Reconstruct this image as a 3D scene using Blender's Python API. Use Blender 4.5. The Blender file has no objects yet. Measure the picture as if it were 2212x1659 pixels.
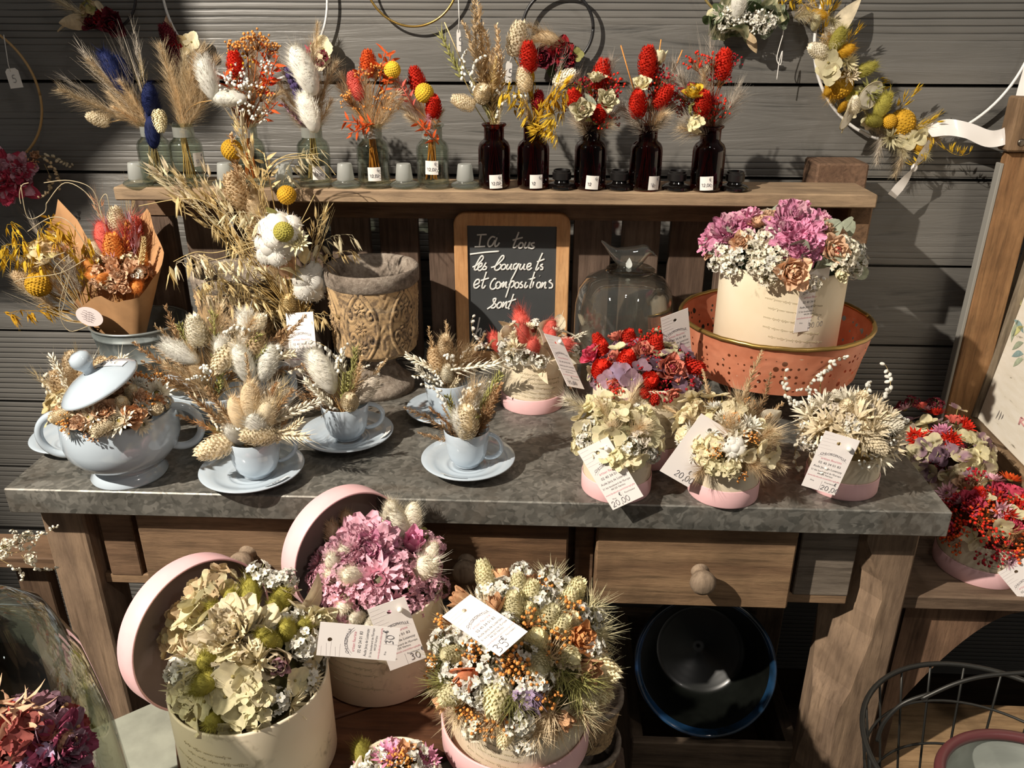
import bpy, math, random
from mathutils import Vector, Matrix, Quaternion
SC = bpy.context.scene
C = SC.collection
PI = math.pi
def R(a): return math.radians(a)
def lin(c): return tuple(((x/12.92) if x <= .04045 else ((x+.055)/1.055)**2.4) for x in c)
def hx(h):
    h = h.lstrip('#'); return lin([int(h[i:i+2], 16)/255 for i in (0, 2, 4)])

# ------------------------------------------------------------------ camera
ZT = .80                                   # top of the work table above the floor
F, PITCH, YAW, ROLL = 1774.7, .4170, .0437, .0017
CAM = Vector((0, 0, ZT+.55))
_cy, _sy = math.cos(YAW), math.sin(YAW)
W_ = Vector((-_sy*math.cos(PITCH), _cy*math.cos(PITCH), -math.sin(PITCH)))
_r = Vector((_cy, _sy, 0)); _u = _r.cross(W_)
R_ = math.cos(ROLL)*_r+math.sin(ROLL)*_u
U_ = -math.sin(ROLL)*_r+math.cos(ROLL)*_u
cd = bpy.data.cameras.new('camera'); cam = bpy.data.objects.new('camera', cd); C.objects.link(cam)
cd.sensor_fit = 'HORIZONTAL'; cd.sensor_width = 36; cd.lens = 36*F/2212; cd.clip_start = .01
cam.matrix_world = Matrix(((R_.x, U_.x, -W_.x, CAM.x), (R_.y, U_.y, -W_.y, CAM.y), (R_.z, U_.z, -W_.z, CAM.z), (0, 0, 0, 1)))
SC.camera = cam

# ------------------------------------------------------------------ light
wd = bpy.data.worlds.new('world'); SC.world = wd; wd.use_nodes = True
bg = wd.node_tree.nodes['Background']; bg.inputs[0].default_value = (1.0, .95, .88, 1); bg.inputs[1].default_value = .14
def spot(name, loc, aim, power, col, size, cone, blend):
    l = bpy.data.lights.new(name, 'SPOT'); l.energy = power; l.color = col; l.shadow_soft_size = size
    l.spot_size = R(cone); l.spot_blend = blend
    o = bpy.data.objects.new(name, l); C.objects.link(o); o.location = loc
    o.rotation_euler = (Vector(aim)-Vector(loc)).to_track_quat('-Z', 'Y').to_euler()
    return o
KEY = Vector((-1.65, -.4, 2.76))
spot('shop_spot', KEY, (.0, 1.15, .85), 585, (1, .91, .79), .020, 56, .5)
spot('highlight_spot', (1.3, -.5, 2.7), (.35, 1.1, .8), 22, (1, .92, .84), .05, 60, .8)  # weak extra spot from the right, added only for highlights
spot('highlight_spot', (.1, .2, 2.75), (0, 1.2, .8), 12, (1, .93, .86), .05, 80, .9)  # extra overhead spot, added to give the glass something to reflect
SC.view_settings.view_transform = 'Standard'; SC.view_settings.look = 'None'
SC.view_settings.exposure = 0; SC.view_settings.gamma = 1; SC.view_settings.use_curve_mapping = False
SC.cycles.transparent_max_bounces = 24; SC.cycles.max_bounces = 6; SC.cycles.diffuse_bounces = 3; SC.cycles.glossy_bounces = 3

# ------------------------------------------------------------------ picture measures -> places
CX, CY = 1106, 829.5
def ray(px, py): return W_+R_*((px-CX)/F)-U_*((py-CY)/F)
def V(px, py, y): d = ray(px, py); return CAM+d*((y-CAM.y)/d.y)
def G(px, py, z): d = ray(px, py); return CAM+d*((z-CAM.z)/d.z)
def XP(px, py, x): d = ray(px, py); return CAM+d*((x-CAM.x)/d.x)
def mpp(P): return (Vector(P)-CAM).dot(W_)/F     # metres per picture pixel at P

# ------------------------------------------------------------------ materials
MC = {}
def newmat(k):
    m = bpy.data.materials.new(k); m.use_nodes = True; nt = m.node_tree
    return m, nt, nt.nodes['Principled BSDF']
def N(nt, t, **kw):
    n = nt.nodes.new(t)
    for k, v in kw.items():
        if k.startswith('i_'): n.inputs[k[2:].replace('_', ' ')].default_value = v
        else: setattr(n, k, v)
    return n
def ramp(nt, fac, stops):
    r = nt.nodes.new('ShaderNodeValToRGB'); e = r.color_ramp.elements
    while len(e) < len(stops): e.new(.5)
    for x, (p, c) in zip(e, stops): x.position = p; x.color = (*c, 1)
    nt.links.new(fac, r.inputs[0]); return r.outputs[0]
def coords(nt, sc=(1, 1, 1), kind='Object', rot=(0, 0, 0)):
    t = nt.nodes.new('ShaderNodeTexCoord'); mp = nt.nodes.new('ShaderNodeMapping')
    mp.inputs['Scale'].default_value = sc; mp.inputs['Rotation'].default_value = rot
    nt.links.new(t.outputs[kind], mp.inputs[0]); return mp.outputs[0]
def noise(nt, co, scale, detail=4, dist=0, rough=.55):
    n = N(nt, 'ShaderNodeTexNoise'); n.inputs['Scale'].default_value = scale; n.inputs['Detail'].default_value = detail
    n.inputs['Distortion'].default_value = dist; n.inputs['Roughness'].default_value = rough
    nt.links.new(co, n.inputs['Vector']); return n.outputs[0]
def mix(nt, f, a, b, mode='MIX'):
    m = nt.nodes.new('ShaderNodeMix'); m.data_type = 'RGBA'; m.blend_type = mode
    for i, v in ((0, f), (6, a), (7, b)):
        if hasattr(v, 'is_linked') or isinstance(v, bpy.types.NodeSocket): nt.links.new(v, m.inputs[i])
        else: m.inputs[i].default_value = v if i == 0 else (*v, 1)
    return m.outputs[2]
def bump(nt, p, h, s, d):
    b = nt.nodes.new('ShaderNodeBump'); b.inputs['Strength'].default_value = s; b.inputs['Distance'].default_value = d
    nt.links.new(h, b.inputs['Height']); nt.links.new(b.outputs[0], p.inputs['Normal']); return b
def plain(col, rough=.6, metal=0, coat=0, spec=.5, var=.0):
    k = f'plain{col}{rough}{metal}{coat}{var}'
    if k in MC: return MC[k]
    m, nt, p = newmat(k); c = hx(col)
    p.inputs['Roughness'].default_value = rough; p.inputs['Metallic'].default_value = metal
    p.inputs['Coat Weight'].default_value = coat; p.inputs['Coat Roughness'].default_value = .06
    p.inputs['Specular IOR Level'].default_value = spec
    if var:
        n = noise(nt, coords(nt), 40, 5)
        nt.links.new(ramp(nt, n, [(.3, tuple(x*(1-var) for x in c)), (.7, tuple(min(1, x*(1+var)) for x in c))]), p.inputs['Base Color'])
    else: p.inputs['Base Color'].default_value = (*c, 1)
    MC[k] = m; return m
def petalm(col, tr=.25, tip=None, var=.16):
    """dried petal or grass: diffuse and a little light through it, each piece a slightly different tone"""
    k = f'petal{col}{tr}{tip}'
    if k in MC: return MC[k]
    m, nt, p = newmat(k); c = hx(col)
    oi = nt.nodes.new('ShaderNodeObjectInfo')
    n = noise(nt, coords(nt), 120, 3)
    lo = tuple(x*(1-var*1.6) for x in c); hi = tuple(min(1, x*(1+var)) for x in c)
    base = ramp(nt, n, [(.3, lo), (.7, hi)])
    if tip: base = mix(nt, ramp(nt, noise(nt, coords(nt), 45, 2), [(.42, (0, 0, 0)), (.62, (1, 1, 1))]), base, hx(tip))
    hs = nt.nodes.new('ShaderNodeHueSaturation')
    mr = N(nt, 'ShaderNodeMapRange'); mr.inputs[3].default_value = .80; mr.inputs[4].default_value = 1.18
    nt.links.new(oi.outputs['Random'], mr.inputs[0]); nt.links.new(mr.outputs[0], hs.inputs['Value'])
    nt.links.new(base, hs.inputs['Color'])
    p.inputs['Roughness'].default_value = .75; p.inputs['Specular IOR Level'].default_value = .2
    nt.links.new(hs.outputs[0], p.inputs['Base Color'])
    t = nt.nodes.new('ShaderNodeBsdfTranslucent'); nt.links.new(hs.outputs[0], t.inputs[0])
    ms = nt.nodes.new('ShaderNodeMixShader'); ms.inputs[0].default_value = tr
    nt.links.new(p.outputs[0], ms.inputs[1]); nt.links.new(t.outputs[0], ms.inputs[2])
    nt.links.new(ms.outputs[0], nt.nodes['Material Output'].inputs[0])
    MC[k] = m; return m
def wood(a, b, axis='X', grain=1.0, rough=.75, dark='#2a1d14', bs=.5):
    k = f'wood{a}{b}{axis}{grain}'
    if k in MC: return MC[k]
    m, nt, p = newmat(k)
    s = {'X': (1.5, 26, 26), 'Y': (26, 1.5, 26), 'Z': (26, 26, 1.5)}[axis]
    co = coords(nt, tuple(v*grain for v in s))
    n1 = noise(nt, co, 1.6, 8, .7, .62)
    c1 = ramp(nt, n1, [(.25, hx(a)), (.5, tuple((x+y)/2 for x, y in zip(hx(a), hx(b)))), (.75, hx(b))])
    n2 = noise(nt, coords(nt, (6, 6, 6)), 1.7, 4, .3)
    c2 = mix(nt, ramp(nt, n2, [(.45, (0, 0, 0)), (.75, (.55, .55, .55))]), c1, hx(dark))
    s3 = tuple(v*5 for v in s); n3 = noise(nt, coords(nt, s3), 1.2, 3, .2)
    c3 = mix(nt, ramp(nt, n3, [(.52, (0, 0, 0)), (.72, (.5, .5, .5))]), c2, hx(dark))
    n4 = noise(nt, coords(nt, tuple(9 if v < 5 else v*2.2 for v in s)), 2.2, 7, .5, .75); c3 = mix(nt, .55, c3, ramp(nt, n4, [(.30, (.42,)*3), (.48, (.86,)*3), (.7, (1.18,)*3)]), 'MULTIPLY')
    nt.links.new(c3, p.inputs['Base Color']); p.inputs['Roughness'].default_value = rough
    p.inputs['Specular IOR Level'].default_value = .25
    bump(nt, p, mix(nt, .5, n1, n4), bs, .004); MC[k] = m; return m
def glass(tint, gl=.05, edge=.35, rough=.02, frost=0):
    """thin clear walls: light goes straight through tinted, mirror share grows toward grazing view"""
    k = f'glass{tint}{gl}{edge}{frost}'
    if k in MC: return MC[k]
    m, nt, p = newmat(k); nt.nodes.remove(p)
    t = nt.nodes.new('ShaderNodeBsdfTransparent'); t.inputs[0].default_value = (*hx(tint), 1)
    g = nt.nodes.new('ShaderNodeBsdfGlossy'); g.inputs['Roughness'].default_value = rough
    lw = nt.nodes.new('ShaderNodeLayerWeight'); lw.inputs[0].default_value = edge
    mr = N(nt, 'ShaderNodeMapRange'); mr.inputs[3].default_value = gl; mr.inputs[4].default_value = .75
    nt.links.new(lw.outputs['Facing'], mr.inputs[0])
    pw = N(nt, 'ShaderNodeMath', operation='POWER'); pw.inputs[1].default_value = 1.6
    nt.links.new(mr.outputs[0], pw.inputs[0])
    ms = nt.nodes.new('ShaderNodeMixShader'); nt.links.new(pw.outputs[0], ms.inputs[0])
    a = t.outputs[0]
    if frost:
        d = nt.nodes.new('ShaderNodeBsdfTranslucent'); d.inputs[0].default_value = (.8, .82, .78, 1)
        d2 = nt.nodes.new('ShaderNodeBsdfDiffuse'); d2.inputs[0].default_value = (.62, .63, .6, 1)
        m1 = nt.nodes.new('ShaderNodeMixShader'); m1.inputs[0].default_value = .5
        nt.links.new(d.outputs[0], m1.inputs[1]); nt.links.new(d2.outputs[0], m1.inputs[2])
        m0 = nt.nodes.new('ShaderNodeMixShader'); m0.inputs[0].default_value = frost
        nt.links.new(t.outputs[0], m0.inputs[1]); nt.links.new(m1.outputs[0], m0.inputs[2]); a = m0.outputs[0]
    nt.links.new(a, ms.inputs[1]); nt.links.new(g.outputs[0], ms.inputs[2])
    nt.links.new(ms.outputs[0], nt.nodes['Material Output'].inputs[0])
    MC[k] = m; return m

# ------------------------------------------------------------------ mesh building
class MB:
    def __init__(s): s.v = []; s.f = []; s.m = []; s.s = []
    def add(s, vs, fs, mi=0, smooth=True, M=None):
        o = len(s.v)
        s.v += [tuple(M @ Vector(p)) for p in vs] if M is not None else [tuple(p) for p in vs]
        s.f += [tuple(i+o for i in f) for f in fs]
        s.m += [mi]*len(fs); s.s += [smooth]*len(fs)
        return s
    def mesh(s, name, mats, off=None):
        me = bpy.data.meshes.new(name)
        v = s.v if off is None else [(p[0]-off[0], p[1]-off[1], p[2]-off[2]) for p in s.v]
        me.from_pydata(v, [], s.f); me.update()
        for x in (mats if isinstance(mats, (list, tuple)) else [mats]): me.materials.append(x)
        me.polygons.foreach_set('material_index', s.m); me.polygons.foreach_set('use_smooth', s.s)
        return me
    def grid(s, rows, mi=0, close=False, smooth=True):
        n = len(rows[0]); vs = [p for r in rows for p in r]; fs = []
        for i in range(len(rows)-1):
            for j in range(n if close else n-1):
                k = (j+1) % n; fs.append((i*n+j, i*n+k, (i+1)*n+k, (i+1)*n+j))
        return s.add(vs, fs, mi, smooth)
    def tube(s, pts, r, n=6, mi=0, cap=True):
        pts = [Vector(p) for p in pts]; rows = []; up = Vector((0, 0, 1))
        t0 = (pts[1]-pts[0]).normalized()
        a = t0.cross(up);  a = t0.cross(Vector((1, 0, 0))) if a.length < .05 else a
        a.normalize()
        for i, p in enumerate(pts):
            t = (pts[min(i+1, len(pts)-1)]-pts[max(i-1, 0)]).normalized()
            a = (a-t*a.dot(t)); a = a.normalized() if a.length > 1e-6 else t.orthogonal().normalized()
            b = t.cross(a); rr = r[i] if isinstance(r, (list, tuple)) else r
            rows.append([p+(a*math.cos(2*PI*k/n)+b*math.sin(2*PI*k/n))*rr for k in range(n)])
        s.grid(rows, mi, True)
        if cap:
            o = len(s.v)-n*len(rows)
            s.f += [tuple(o+k for k in reversed(range(n))), tuple(o+n*(len(rows)-1)+k for k in range(n))]
            s.m += [mi, mi]; s.s += [False, False]
        return s
    def lathe(s, prof, n=40, mi=0, M=None, sx=1, sy=1, fn=None, sharp=0):
        if sharp:                                     # keep crisp edges where the profile turns hard
            run = [prof[0]]
            for i in range(1, len(prof)):
                run.append(prof[i])
                if i < len(prof)-1:
                    a = math.atan2(prof[i][1]-prof[i-1][1], prof[i][0]-prof[i-1][0]); b = math.atan2(prof[i+1][1]-prof[i][1], prof[i+1][0]-prof[i][0])
                    if abs((b-a+PI) % (2*PI)-PI) > .7: s.lathe(run, n, mi, M, sx, sy, fn); run = [prof[i]]
            return s.lathe(run, n, mi, M, sx, sy, fn)
        rows = []
        for (r, z) in prof:
            row = []
            for k in range(n):
                a = 2*PI*k/n; rr = r if fn is None else fn(r, z, a)
                p = Vector((rr*math.cos(a)*sx, rr*math.sin(a)*sy, z)); row.append(M @ p if M is not None else p)
            rows.append(row)
        return s.grid(rows, mi, True)
    def sph(s, c, r, nu=10, nv=7, mi=0, sc=(1, 1, 1), M=None):
        prof = [(math.sin(PI*i/nv)*.9999+1e-5, -math.cos(PI*i/nv)) for i in range(nv+1)]
        T = Matrix.Translation(Vector(c)) @ Matrix.Diagonal((r*sc[0], r*sc[1], r*sc[2], 1))
        return s.lathe(prof, nu, mi, (M @ T) if M is not None else T)
    def box(s, lo, hi, b=.002, mi=0, M=None):
        lo, hi = Vector(lo), Vector(hi); c = (lo+hi)/2; h = (hi-lo)/2; b = min(b, min(h)*.9)
        vs = []; idx = {}
        for sx in (-1, 1):
            for sy in (-1, 1):
                for sz in (-1, 1):
                    for ax in range(3):
                        p = Vector((sx*(h.x-(b if ax != 0 else 0)), sy*(h.y-(b if ax != 1 else 0)), sz*(h.z-(b if ax != 2 else 0))))
                        idx[(sx, sy, sz, ax)] = len(vs); vs.append(c+p)
        fs = []; I = lambda a, b_, c_, ax: idx[(a, b_, c_, ax)]
        for d in (-1, 1):
            q = [(-1, -1), (1, -1), (1, 1), (-1, 1)]
            for ax in range(3):
                f = []
                for (a, e) in q:
                    t = [a, e]; t.insert(ax, d); f.append(I(*t, ax))
                fs.append(f if (d == 1) == (ax != 1) else f[::-1])
        for ax in range(3):
            o1, o2 = [i for i in range(3) if i != ax]
            for a in (-1, 1):
                for e in (-1, 1):
                    f = []
                    for (d, q) in ((-1, o1), (1, o1), (1, o2), (-1, o2)):
                        t = [0, 0, 0]; t[ax] = d; t[o1] = a; t[o2] = e; f.append(I(*t, q))
                    fs.append(f)
        for a in (-1, 1):
            for e in (-1, 1):
                for d in (-1, 1): fs.append([I(a, e, d, 0), I(a, e, d, 1), I(a, e, d, 2)])
        out = []
        for f in fs:                                  # turn every face outward
            P = [vs[i] for i in f]; nn = (P[1]-P[0]).cross(P[2]-P[0]); m = sum(P, Vector())/len(P)-c
            out.append(f if nn.dot(m) > 0 else f[::-1])
        return s.add(vs, out, mi, False, M)
    def petal(s, phi, L, W, e0, curl, r0=0, z0=0, cup=0, ruf=0, tip=1.0, a=.8, nu=5, nv=4, mi=0, M=None, rng=None, kf=3):
        ph = rng.random()*6.28 if rng else 0; rows = []; u = r0; z = z0
        cp, sp = math.cos(phi), math.sin(phi)
        for i in range(nu+1):
            t = i/nu; ang = e0+curl*t
            if i: u += L/nu*math.cos(ang); z += L/nu*math.sin(ang)
            w = W*.5*(max(0, math.sin(PI*min(1, t**a*(1-.02))))**tip*(.94)+.06*(1-t)) if tip > 0 else W*.5*min(1, (t*4)**.5+.1)*(1-.25*t)
            row = []
            for j in range(nv+1):
                q = 2*j/nv-1; x = q*w; off = cup*q*q*w+ruf*math.sin(kf*q*2+ph+t*3)*t*W
                uu = u-off*math.sin(ang); zz = z+off*math.cos(ang)
                row.append((uu*cp-x*sp, uu*sp+x*cp, zz))
            rows.append(row)
        if M is not None: rows = [[M @ Vector(p) for p in r] for r in rows]
        return s.grid(rows, mi)
    def blade(s, p, d, L, w, droop=0, seg=3, mi=0, side=None):
        p = Vector(p); d = Vector(d).normalized(); a = side or d.orthogonal().normalized(); vs = []; fs = []
        for i in range(seg+1):
            t = i/seg; ww = w*(1-t)*.5+w*.03
            vs += [p-a*ww, p+a*ww]
            d = (d+Vector((0, 0, -droop/seg))).normalized(); p = p+d*(L/seg)
        for i in range(seg): k = 2*i; fs.append((k, k+1, k+3, k+2))
        return s.add(vs, fs, mi, True)

# ------------------------------------------------------------------ things and parts
WM = {}
def tag(o, label=None, cat=None, group=None, kind=None):
    if label: o['label'] = label
    if cat: o['category'] = cat
    if group: o['group'] = group
    if kind: o['kind'] = kind
    return o
def thing(name, label, cat, loc, group=None):
    o = bpy.data.objects.new(name, None); o.empty_display_size = .02; C.objects.link(o)
    o.location = loc; WM[o.name] = Matrix.Translation(Vector(loc)); return tag(o, label, cat, group)
def part(name, mb, mats, parent=None, loc=None, label=None):
    """mesh given in world places; its origin goes to its parent's base (or to loc)"""
    off = WM[parent.name].translation if parent else (Vector(loc) if loc else Vector())
    o = bpy.data.objects.new(name, mb.mesh(name, mats, off) if isinstance(mb, MB) else mb); C.objects.link(o)
    if parent: o.parent = parent
    else: o.location = off
    WM[o.name] = Matrix.Translation(off)
    if label: o['label'] = label
    return o
def one(name, label, cat, mb, mats, loc, group=None): return tag(part(name, mb, mats, None, loc), label, cat, group)
def put(mesh, name, parent, M, label=None):
    o = bpy.data.objects.new(name, mesh); C.objects.link(o); o.parent = parent
    o.matrix_basis = WM[parent.name].inverted() @ M; WM[o.name] = M
    if label: o['label'] = label
    return o
def frame(p, d, spin=0, s=1):
    d = Vector(d).normalized(); q = d.to_track_quat('Z', 'Y') @ Quaternion((0, 0, 1), spin)
    return Matrix.Translation(Vector(p)) @ q.to_matrix().to_4x4() @ Matrix.Scale(s, 4)
def struct(name, mb, mats, loc=(0, 0, 0)): return tag(part(name, mb, mats, None, loc), kind='structure')

# ------------------------------------------------------------------ the setting
YW = 1.460                                 # face of the boarded wall
Y0, XL, XR = .878, -.691, .502             # front edge and ends of the table
Y1 = 1.435
def wallmat():
    m, nt, p = newmat('wall_paint')
    co = coords(nt, (1, 1, 1))
    fw = N(nt, 'ShaderNodeTexWave', wave_type='BANDS', bands_direction='Z'); fw.inputs['Scale'].default_value = 29; fw.inputs['Distortion'].default_value = 3.0; fw.inputs['Detail'].default_value = 3; fw.inputs['Detail Scale'].default_value = .12; fw.inputs['Detail Roughness'].default_value = .6
    nt.links.new(coords(nt, (.35, 1, 1)), fw.inputs['Vector']); fine = mix(nt, .35, ramp(nt, fw.outputs[0], [(.0, (0,)*3), (.14, (.85,)*3), (.7, (1,)*3)]), noise(nt, coords(nt, (1.1, 1, 95)), 1.5, 5, .25, .6))
    wav = noise(nt, coords(nt, (2.0, 1, 30)), 1.0, 6, 1.4, .6)
    big = noise(nt, coords(nt, (.5, 1, 7)), 1.0, 1)
    msk = ramp(nt, big, [(.50, (0, 0, 0)), (.62, (1, 1, 1))])
    h = mix(nt, msk, wav, fine)
    c = ramp(nt, noise(nt, coords(nt, (3, 1, 7)), 1.2, 4), [(.3, hx('#5c5a56')), (.7, hx('#6e6b66'))])
    c = mix(nt, ramp(nt, h, [(.30, (.85, .85, .85)), (.42, (0, 0, 0))]), c, hx('#2f2f2e'))
    nt.links.new(c, p.inputs['Base Color']); p.inputs['Roughness'].default_value = .42
    bump(nt, p, h, .6, .006); return m
mb = MB()
zs = ZT+.4531-.1524*6
for i in range(15):
    z0 = zs+.1524*i; z1 = z0+.1524
    # shallow lap: each board's lower edge stands a little proud of the one beneath, with a dark groove
    prof = [(YW+.014, z0-.002), (YW+.014, z0+.0005), (YW, z0+.0025), (YW-.001, z0+.02), (YW+.004, z1-.0035), (YW+.014, z1-.0025)]
    mb.grid([[(-2.2, y, z) for y, z in prof], [(2.2, y, z) for y, z in prof]], 0, False, False)
mb.box((-2.2, YW+.014, 0), (2.2, YW+.05, 2.9))
struct('wall_back', mb, wallmat())
mb = MB(); mb.box((-2.2, -1.6, -.05), (2.2, YW+.05, 0)); struct('floor', mb, wood('#2b211a', '#4a3a2c', 'X'))

# (see the added board below) an unseen board set at the upper left, beyond the picture, whose shade falls on that end of the wall
def toward_key(P, y): d = Vector(P)-KEY; return KEY+d*((y-KEY.y)/d.y)
WOODX = wood('#6b5140', '#a3835f', 'X'); WOODZ = wood('#6b5140', '#a3835f', 'Z'); WOODY = wood('#6b5140', '#a3835f', 'Y')
GREYX = wood('#86705a', '#b79c7b', 'X', dark='#54453a'); BARNZ = wood('#43342b', '#786456', 'Z'); BARNX = wood('#5a4435', '#8f7258', 'X')
BARNX2 = wood('#66503f', '#a08263', 'X', 1.2); LEGZ = wood('#6f5c4d', '#a48a70', 'Z', 1.1, dark='#463528')

# ------------------------------------------------------------------ work table
def zinc(k='zinc', a='#4b4a45', b='#8e8b83', sc=140):
    m, nt, p = newmat(k)
    v = N(nt, 'ShaderNodeTexVoronoi', feature='SMOOTH_F1'); v.inputs['Scale'].default_value = sc; v.inputs['Smoothness'].default_value = .35
    co = coords(nt); wob = noise(nt, co, 25, 3)
    ad = N(nt, 'ShaderNodeVectorMath', operation='MULTIPLY_ADD'); ad.inputs[1].default_value = (.06, .06, .06)
    nt.links.new(wob, ad.inputs[0]); nt.links.new(co, ad.inputs[2]); nt.links.new(ad.outputs[0], v.inputs['Vector'])
    sp = N(nt, 'ShaderNodeSeparateColor'); nt.links.new(v.outputs['Color'], sp.inputs[0])
    n = noise(nt, coords(nt, (6, 14, 14)), 1.6, 6, .5)
    f = mix(nt, .64, sp.outputs[0], n)
    c = ramp(nt, f, [(.25, hx(a)), (.55, tuple((x+y)/2.1 for x, y in zip(hx(a), hx(b)))), (.8, hx(b))])
    c = mix(nt, ramp(nt, noise(nt, coords(nt), 11, 6, .6), [(.50, (0,)*3), (.72, (.45,)*3)]), c, hx('#6e5f50'))
    sc2 = noise(nt, coords(nt, (30, 5, 20), rot=(0, 0, .6)), 1.5, 5, .8)
    c = mix(nt, ramp(nt, sc2, [(.60, (0, 0, 0)), (.78, (.45, .45, .45))]), c, hx('#aaa79e'))
    nt.links.new(c, p.inputs['Base Color']); p.inputs['Metallic'].default_value = .35
    r = ramp(nt, n, [(.3, (.35,)*3), (.7, (.6,)*3)]); nt.links.new(r, p.inputs['Roughness'])
    bump(nt, p, f, .12, .002); return m
ZINC = zinc()
tb = thing('work_table', 'long weathered wooden work table with a grey zinc top and three drawers', 'table', (0, Y0+.2, 0))
TH = .036
mb = MB(); mb.box((XL, Y0, ZT-TH), (XR, Y1, ZT), .0016); top = part('table_top', mb, ZINC, tb, label='mottled zinc covered table top')
YL = Y0+.035
def leg(x0, x1, y0, y1, m=LEGZ, wane=0):
    mb = MB()
    if wane:                                                       # the bark edge of the right front leg
        rng = random.Random(4); rows = []
        for i in range(25):
            t = i/24; z = (ZT-TH)*t; c = .010+.006*math.sin(t*9)+.004*rng.random()
            w = max(0, min(1, (.96-t)*9))*max(0, min(1, (t+.02)*6)); c = .003+c*w*2.2
            rows.append([(x0+c, y0, z), (x1-.003, y0, z), (x1, y0+.003, z), (x1, y1, z), (x0-.012*w, y1, z), (x0-.014*w, y0+c*1.6+.01, z)])
        mb.grid(rows, 0, True, False); mb.add(rows[-1], [tuple(range(6))], 0, False); mb.add(rows[0], [tuple(range(5, -1, -1))], 0, False)
    else: mb.box((x0, y0, 0), (x1, y1, ZT-TH), .003)
    return part('leg', mb, m, tb)
lx0 = V(90, 1128, YL).x; lx1 = -.618
rx0 = V(1862, 1190, YL).x; rx1 = .489
leg(lx0, lx1, YL, YL+.07); leg(rx0, rx1, YL, YL+.075, wane=1)
leg(lx0, lx1, Y1-.09, Y1-.02); leg(rx0, rx1, Y1-.09, Y1-.02)
YA = YL+.015                                                        # face of the apron behind the drawer fronts
za0 = V(1500, 1296, YA).z
mb = MB(); mb.box((lx1, YA+.012, za0+.012), (rx0, YA+.035, ZT-TH), .001); part('apron', mb, BARNX, tb)
mb = MB(); mb.box((lx1, YA, za0), (rx0, YA+.04, za0+.016), .0015); part('rail', mb, BARNX2, tb)
for s0, s1 in ((1240, 1283), (744, 787), (232, 300)):
    mb = MB(); mb.box((V(s0, 1200, YA).x, YA-.001, za0+.014), (V(s1, 1200, YA).x, YA+.014, ZT-TH), .0015); part('stile', mb, BARNX, tb)
mb = MB(); mb.box((V(1722, 1220, YA).x, YA-.001, za0+.014), (rx0, YA+.014, ZT-TH), .0015); part('stile', mb, wood('#655b50', '#96897a', 'X'), tb)
YD = YL-.012
def drawer(p0, p1, kx, ky, m):
    x0, x1 = V(p0, 1220, YD).x, V(p1, 1220, YD).x; zt = ZT-TH-.012; zb = za0+.010
    mb = MB(); mb.box((x0, YD, zb), (x1, YD+.026, zt), .0025)
    d = part('drawer', mb, m, tb)
    mb = MB(); k = V(kx, ky, YD); M = Matrix.Translation(k) @ Matrix.Rotation(R(90), 4, 'X')
    mb.lathe([(.0001, .034), (.010, .0335), (.0155, .030), (.0172, .024), (.0155, .018), (.010, .012), (.009, .004), (.012, 0)], 28, 0, M)
    kb = part('knob', mb, wood('#7d6a58', '#a8937c', 'Z', 2), d, label='turned wooden knob')
drawer(313, 740, 535, 1195, BARNX2); drawer(790, 1226, 1008, 1212, wood('#50392a', '#8a6a4d', 'X', .9)); drawer(1286, 1716, 1512, 1234, wood('#6d523d', '#a98a68', 'X', 1.05))

# ------------------------------------------------------------------ pallet shelf on the table
ZS = V(1000, 412, 1.238).z; ZSB = V(1000, 441, 1.238).z; YS0, YS1 = 1.238, 1.338
ps = thing('pallet_shelf', 'rustic pallet shelf with upright slats standing on the zinc table against the wall', 'shelf', (0, 1.34, ZT))
xs0, xs1 = V(246, 420, YS0).x, V(1895, 436, YS0).x
mb = MB(); mb.box((xs0, YS0, ZSB), (xs1, YS1, ZS), .002); part('shelf_board', mb, GREYX, ps, label='long greyish brown shelf board')
rng = random.Random(2)
for i in range(14):
    a = 711+106*(i-4); x0, x1 = V(a, 450, 1.345).x, V(a+83, 450, 1.345).x
    mb = MB(); mb.box((x0, 1.345-.004*rng.random(), ZT+.0005), (x1, 1.362, ZSB-.0005), .0015)
    part('slat', mb, [BARNZ, wood('#4b3c32', '#857263', 'Z', .8), wood('#392c25', '#6a5648', 'Z', 1.2)][i % 3], ps)
mb = MB(); mb.box((xs0, 1.338, ZSB-.045), (xs1, 1.345, ZSB), .001); part('rail', mb, BARNX, ps)
bx0, bx1 = V(1757, 400, 1.345).x, V(1868, 400, 1.345).x
mb = MB(); mb.box((bx0, 1.338, ZS-.02), (bx1, 1.41, V(1800, 352, 1.345).z), .003); part('post_block', mb, wood('#5d4638', '#8d6f58', 'Y', 1.3), ps, label='square sawn post end')
mb = MB(); mb.box((V(1812, 500, 1.3).x, 1.27, V(1830, 520, 1.3).z), (V(1862, 500, 1.3).x, 1.40, ZSB-.004), .003); part('beam', mb, wood('#54402f', '#87694f', 'Y', 1.3), ps)
mb = MB(); mb.box((bx0+.02, 1.365, ZT+.0005), (bx1-.02, 1.42, ZSB-.03), .003); part('post', mb, BARNZ, ps)

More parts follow.
